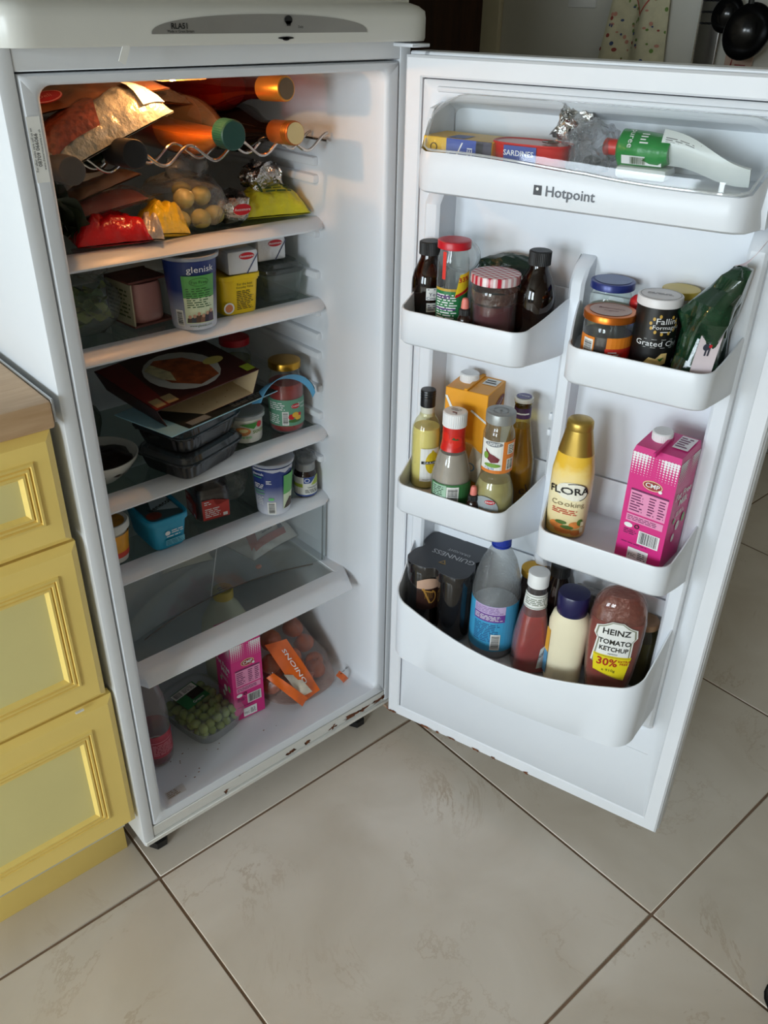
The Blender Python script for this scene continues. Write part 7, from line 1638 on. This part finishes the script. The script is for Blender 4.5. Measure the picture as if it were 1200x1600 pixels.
decal(t, 'keystone_line', pm('keystone_grey', (140, 140, 120), 0.45), [('poly', [(key[i][0]*0.93, key[i][1]*0.995), (key[(i+1)][0]*0.93, key[(i+1)][1]*0.995), (key[(i+1)][0]*0.86, key[(i+1)][1]*0.985), (key[i][0]*0.86, key[i][1]*0.985)]) for i in range(len(key)-1)], km, 0.0009, 0.003)
decal(t, 'lettering', pm('label_black', (34, 34, 30), 0.45), [('text', 'HEINZ', 0.0, 0.1385, 0.0155, 0, 0.02, 0.9), ('text', 'TOMATO', 0.0, 0.1185, 0.0132, 0, 0.025, 0.82), ('text', 'KETCHUP', 0.0, 0.1045, 0.0122, 0, 0.025, 0.78), ('text', 'squeezy', 0.0, 0.0955, 0.0045)], km, 0.0012, 0.006)
decal(t, 'yellow_flash', pm('ketchup_flash', (232, 212, 30), 0.4), [('poly', [(-0.0275, 0.091), (0.0275, 0.091), (0.022, 0.042), (-0.024, 0.056)])], km, 0.0010, 0.003)
decal(t, 'flash_lettering', pm('flash_red', (176, 40, 24), 0.4), [('text', '30%', -0.006, 0.0765, 0.0215, 0, 0.025, 0.85), ('text', 'EXTRA', 0.0185, 0.082, 0.0058, 0, 0.02), ('text', 'FREE', 0.0185, 0.0765, 0.0058, 0, 0.02)], km, 0.0014, 0.006)
decal(t, 'flash_print', pm('label_black', (34, 34, 30), 0.45), [('text', 'e 910g', -0.002, 0.0605, 0.0075), ('rect', -0.026, 0.0885, 0.026, 0.0891), ('poly', [(-0.022, 0.0555), (0.020, 0.0445), (0.020, 0.0451), (-0.022, 0.0561)])], km, 0.0014, 0.006)
# behind: jar with gold lid, red and clear pack, brown jar
t = dthing('preserve_jar', 'jar with gold lid standing behind the blue capped bottle', 'jar', 0.2650, -0.0020, zF)
bottle(t, [(0.018, 0), (0.020, 0.002), (0.020, 0.13), (0.018, 0.14), (0.018, 0.150)], pm('dark_jar', (36, 28, 24), 0.2), None)
cap(t, 0.0205, 0.013, 0.148, pm('gold_lid', (196, 150, 56), 0.3, metal=0.9), 0, 'lid')
t = dthing('sauce_bottle', 'dark bottle with black cap behind the ketchup bottles', 'bottle', 0.3090, 0.0020, zF)
bottle(t, [(0.018, 0), (0.021, 0.002), (0.022, 0.01), (0.022, 0.12), (0.017, 0.15), (0.013, 0.165), (0.013, 0.17)], pm('dark_bottle', (30, 22, 20), 0.12), None)
cap(t, 0.0155, 0.022, 0.166, pm('black_cap', (26, 27, 28), 0.5), 30)
t = dthing('meat_tray', 'grey clear pack with red label tucked behind the mayonnaise', 'food pack', 0.3620, 0.004, zF)
B().box(-0.028, 0.052, -0.012, 0.014, 0.0, 0.160, 0.008, 2).build('pack', film('grey_pack', (190, 184, 180), 0.35, 0.12, body=(120, 108, 102), bump=0.5), t)
decal(t, 'red_label', pm('pack_label_red', (176, 40, 52), 0.4, var=0.1), [('poly', [(-0.026, 0.10), (-0.004, 0.10), (-0.012, 0.158), (-0.026, 0.150)])], plane((0, -0.0122, 0), (1, 0, 0), (0, 0, 1)), 0.0006, 0.05)
decal(t, 'label_print', WINK, [('ell', -0.018, 0.145, 0.004, 0.004), ('lines', -0.024, 0.11, -0.012, 0.135, 4)], plane((0, -0.0122, 0), (1, 0, 0), (0, 0, 1)), 0.001, 0.05)
t = dthing('olive_jar', 'olive green jar behind the upside down ketchup', 'jar', 0.4520, -0.0005, zF)
bottle(t, [(0.018, 0), (0.0205, 0.002), (0.021, 0.006), (0.021, 0.115), (0.018, 0.123), (0.018, 0.128)], film('olive_glass', (190, 186, 140), 0.15, 0.05, body=(90, 84, 50)), 0.10, pm('olive_contents', (92, 84, 50), 0.35, var=0.2, vscale=60))
cap(t, 0.0195, 0.012, 0.127, pm('brown_lid', (146, 112, 80), 0.4), 0, 'lid')

# ------------------------------------------------------------------ dairy compartment
t = dthing('cheese_box', 'flat yellow and blue printed box in the dairy compartment', 'food box', 0.1150, 0.036, zA, radians(-2))
B().box(-0.046, 0.052, -0.030, 0.028, 0, 0.026, 0.001, 1).build('box', pm('box_yellow', (226, 180, 40), 0.4, var=0.06), t)
bxm = plane((0, -0.030, 0), (1, 0, 0), (0, 0, 1))
decal(t, 'blue_panel', pm('box_blue', (40, 70, 160), 0.4), [('rect', -0.012, 0.0, 0.030, 0.0258)], bxm, 0.0005, 0.05)
decal(t, 'blue_top', pm('box_blue', (40, 70, 160), 0.4), [('rect', -0.012, -0.029, 0.012, 0.0)], plane((0, 0, 0.026), (1, 0, 0), (0, 1, 0)), 0.0005, 0.05)
decal(t, 'lettering', WINK, [('text', 'A', -0.008, 0.008, 0.010, pi/2, 0.02), ('text', 'CEI', 0.022, 0.010, 0.010, pi/2, 0.02), ('poly', [(0.002, 0.006), (0.004, 0.006), (0.012, 0.022), (0.010, 0.022)])], bxm, 0.0010, 0.05)
decal(t, 'dark_end', pm('box_dark', (56, 50, 70), 0.4), [('rect', 0.030, 0.0, 0.0515, 0.0258)], bxm, 0.0005, 0.05)
decal(t, 'barcode', INK, [('ring', -0.030, 0.014, 0.005, 0.005, 0.001), ('bars', 0.030, 0.008, 0.040, 0.024)], bxm, 0.0010, 0.05)
t = dthing('sardine_tin', 'red oval sardine tin with blue label in the dairy compartment', 'tin', 0.2080, 0.042, zA)
tin = [(0.0, 0.043, 0.022, 3), (0.002, 0.045, 0.024, 3), (0.024, 0.047, 0.026, 3), (0.0265, 0.049, 0.028, 3), (0.028, 0.0485, 0.0275, 3), (0.026, 0.045, 0.024, 3)]
B().loft(tin, 64).build('tin', pm('tin_red', (206, 38, 34), 0.3, var=0.04), t, ang=45)
B().loft([(0.0262, 0.0445, 0.0235, 3), (0.0268, 0.044, 0.023, 3)], 48).build('tin_top', pm('tin_top', (186, 120, 110), 0.3, metal=0.4, var=0.1), t)
sm_ = plane((-0.006, -0.0262, 0.0165), (1, 0, 0), (0, -0.08, 1))
decal(t, 'blue_label', pm('tin_blue', (40, 66, 150), 0.4), [('rect', -0.020, -0.013, 0.022, 0.009)], sm_, 0.0008, 0.05)
decal(t, 'lettering', WINK, [('text', 'SARDINES', -0.0005, 0.0005, 0.0088, 0, 0.01), ('lines', -0.016, -0.010, 0.008, -0.006, 1)], sm_, 0.0013, 0.05)
B().tube([(0.012, 0.0, 0.029), (0.022, 0.008, 0.0295), (0.032, 0.0, 0.0295), (0.022, -0.008, 0.0295), (0.012, 0.0, 0.029)], 0.0012, 6).build('ring_pull', SILVER, t)
t = dthing('foil_ball', 'small crumpled ball of foil behind the sardine tin', 'foil ball', 0.2350, 0.000, zA+0.0265)
blob(0.021, 0.014, 0.018, 0.013, 75, 61, n=36, m=18).build('foil', FOIL, t)
t.location = dpos(0.2350, -0.003, zA); t.children[0].location.z = 0.028
B().box(-0.014, 0.014, -0.008, 0.010, 0, 0.030, 0.003, 2).build('wrapped_block', pm('foil_block', (190, 188, 186), 0.3, metal=0.6, var=0.1), t)
t = dthing('plastic_wrap', 'scrunched clear plastic wrap between sardine tin and puree tube', 'wrap', 0.2770, 0.028, zA)
blob(0.030, 0.024, 0.026, 0.010, 70, 71, n=40, m=20).build('wrap', film('wrap_film', (240, 240, 242), 0.10, 0.08, edge=0.5, bump=0.8, bscale=70), t)
o = blob(0.010, 0.008, 0.006, 0.002, 60, 5, n=18, m=8).build('dark_contents', pm('dark_bit', (50, 48, 50), 0.4), t); o.location = (0.004, -0.006, 0.006)
# tomato purée tube, folded
t = dthing('puree_tube', 'squeezed green and white puree tube with red cap', 'tube', 0.3420, 0.034, zA)
GT = pm('tube_green', (36, 136, 62), 0.3, var=0.08, coat=0.3, bump=0.2, bscale=60)
WT = pm('tube_white', (214, 218, 216), 0.3, var=0.05, coat=0.3)
def tubeloft(pts):
    V = []; n = 28
    R_ = []
    for (x, y, z_, a_, b_, tilt) in pts:
        ring = []
        for k in range(n):
            q = 2*pi*k/n; yy = a_*cos(q); zz = b_*sin(q)
            ring.append((x+zz*sin(tilt)*0, y+yy, z_+zz))
        R_.append(ring)
    return B().rings(R_, True, True)
body1 = tubeloft([(-0.030, 0, 0.030, 0.014, 0.014, 0), (-0.026, 0, 0.030, 0.019, 0.021, 0), (0.0, 0, 0.030, 0.021, 0.020, 0), (0.022, 0, 0.030, 0.024, 0.018, 0), (0.032, 0, 0.032, 0.025, 0.014, 0)])
body1.build('tube_body', GT, t, ang=50)
B().box(-0.026, 0.034, -0.020, 0.020, 0.0, 0.014, 0.005, 2).build('folded_under', WT, t)
def tail(u, v, h=0.0):
    return Vector((0.022+0.100*u, -0.004-0.010*(v-0.5)*2*0.4-0.010*sin(pi*v)*(1-u)-0.006*u, 0.036-0.020*u+0.034*(v-0.5)*(1-0.45*u)+0.003*sin(u*6)))+Vector((0, -0.9, 0.3))*h
B().sheet(lambda u, v: tail(u, v), 14, 6, 0.004).build('flat_tail', WT, t, ang=60)
tlm = lambda u, v, h: tail(u, v, h+0.0035)
decal(t, 'tail_green', MC['tube_green'], [('poly', [(0.0, 0.0), (0.62, 0.0), (0.70, 0.55), (0.50, 0.62), (0.40, 0.25), (0.10, 0.18)])], tlm, 0.0004, 0.1)
decal(t, 'tail_print', pm('grey_ink', (110, 108, 108), 0.5), [('lines', 0.04, 0.40, 0.46, 0.95, 9), ('rect', 0.42, 0.35, 0.47, 0.9), ('lines', 0.66, 0.2, 0.9, 0.8, 5)], tlm, 0.0007, 0.2)
tbm = lambda u, v, h: Vector((u, -(0.0205+h)*cos(v/0.02), 0.030+(0.0200+h)*sin(v/0.02)))
decal(t, 'barcode_panel', WINK, [('rect', -0.020, -0.014, 0.026, -0.004)], tbm, 0.0014, 0.004)
decal(t, 'barcode', pm('dark_green_print', (56, 84, 30), 0.5), [('bars', -0.010, -0.013, 0.008, -0.005)], tbm, 0.0018, 0.004)
decal(t, 'lettering', WINK, [('text', 'puree', -0.012, 0.015, 0.010, -pi/2), ('lines', -0.002, 0.008, 0.008, 0.022, 4)], tbm, 0.0014, 0.01)
B().lathe([(0.0075, 0.0), (0.0085, 0.001), (0.0095, 0.017), (0.008, 0.0185)], 28, Matrix.Translation((-0.029, 0, 0.030)) @ Matrix.Rotation(-pi/2, 4, 'Y')).build('cap', pm('tube_red_cap', (206, 52, 44), 0.4), t)

# everything standing in a balcony rests on its raised floor and keeps its height
bpy.context.view_layer.update()
for o in list(bpy.data.objects):
    if o.parent is None and o.type == 'EMPTY' and o.get('category') and abs(o.rotation_euler.z-TH) < 0.5 and o.name.split('.')[0] not in ('refrigerator', 'can_carrier'):
        fl_ = [q for q in (zB, zC, zD, zE, zF) if abs(o.location.z-q) < 1e-4]
        if not fl_: continue
        top = max((o.matrix_world.inverted() @ c.matrix_world @ v.co).z for c in o.children if c.type == 'MESH' for v in c.data.vertices)
        o.scale.z = (top-RAISE)/top
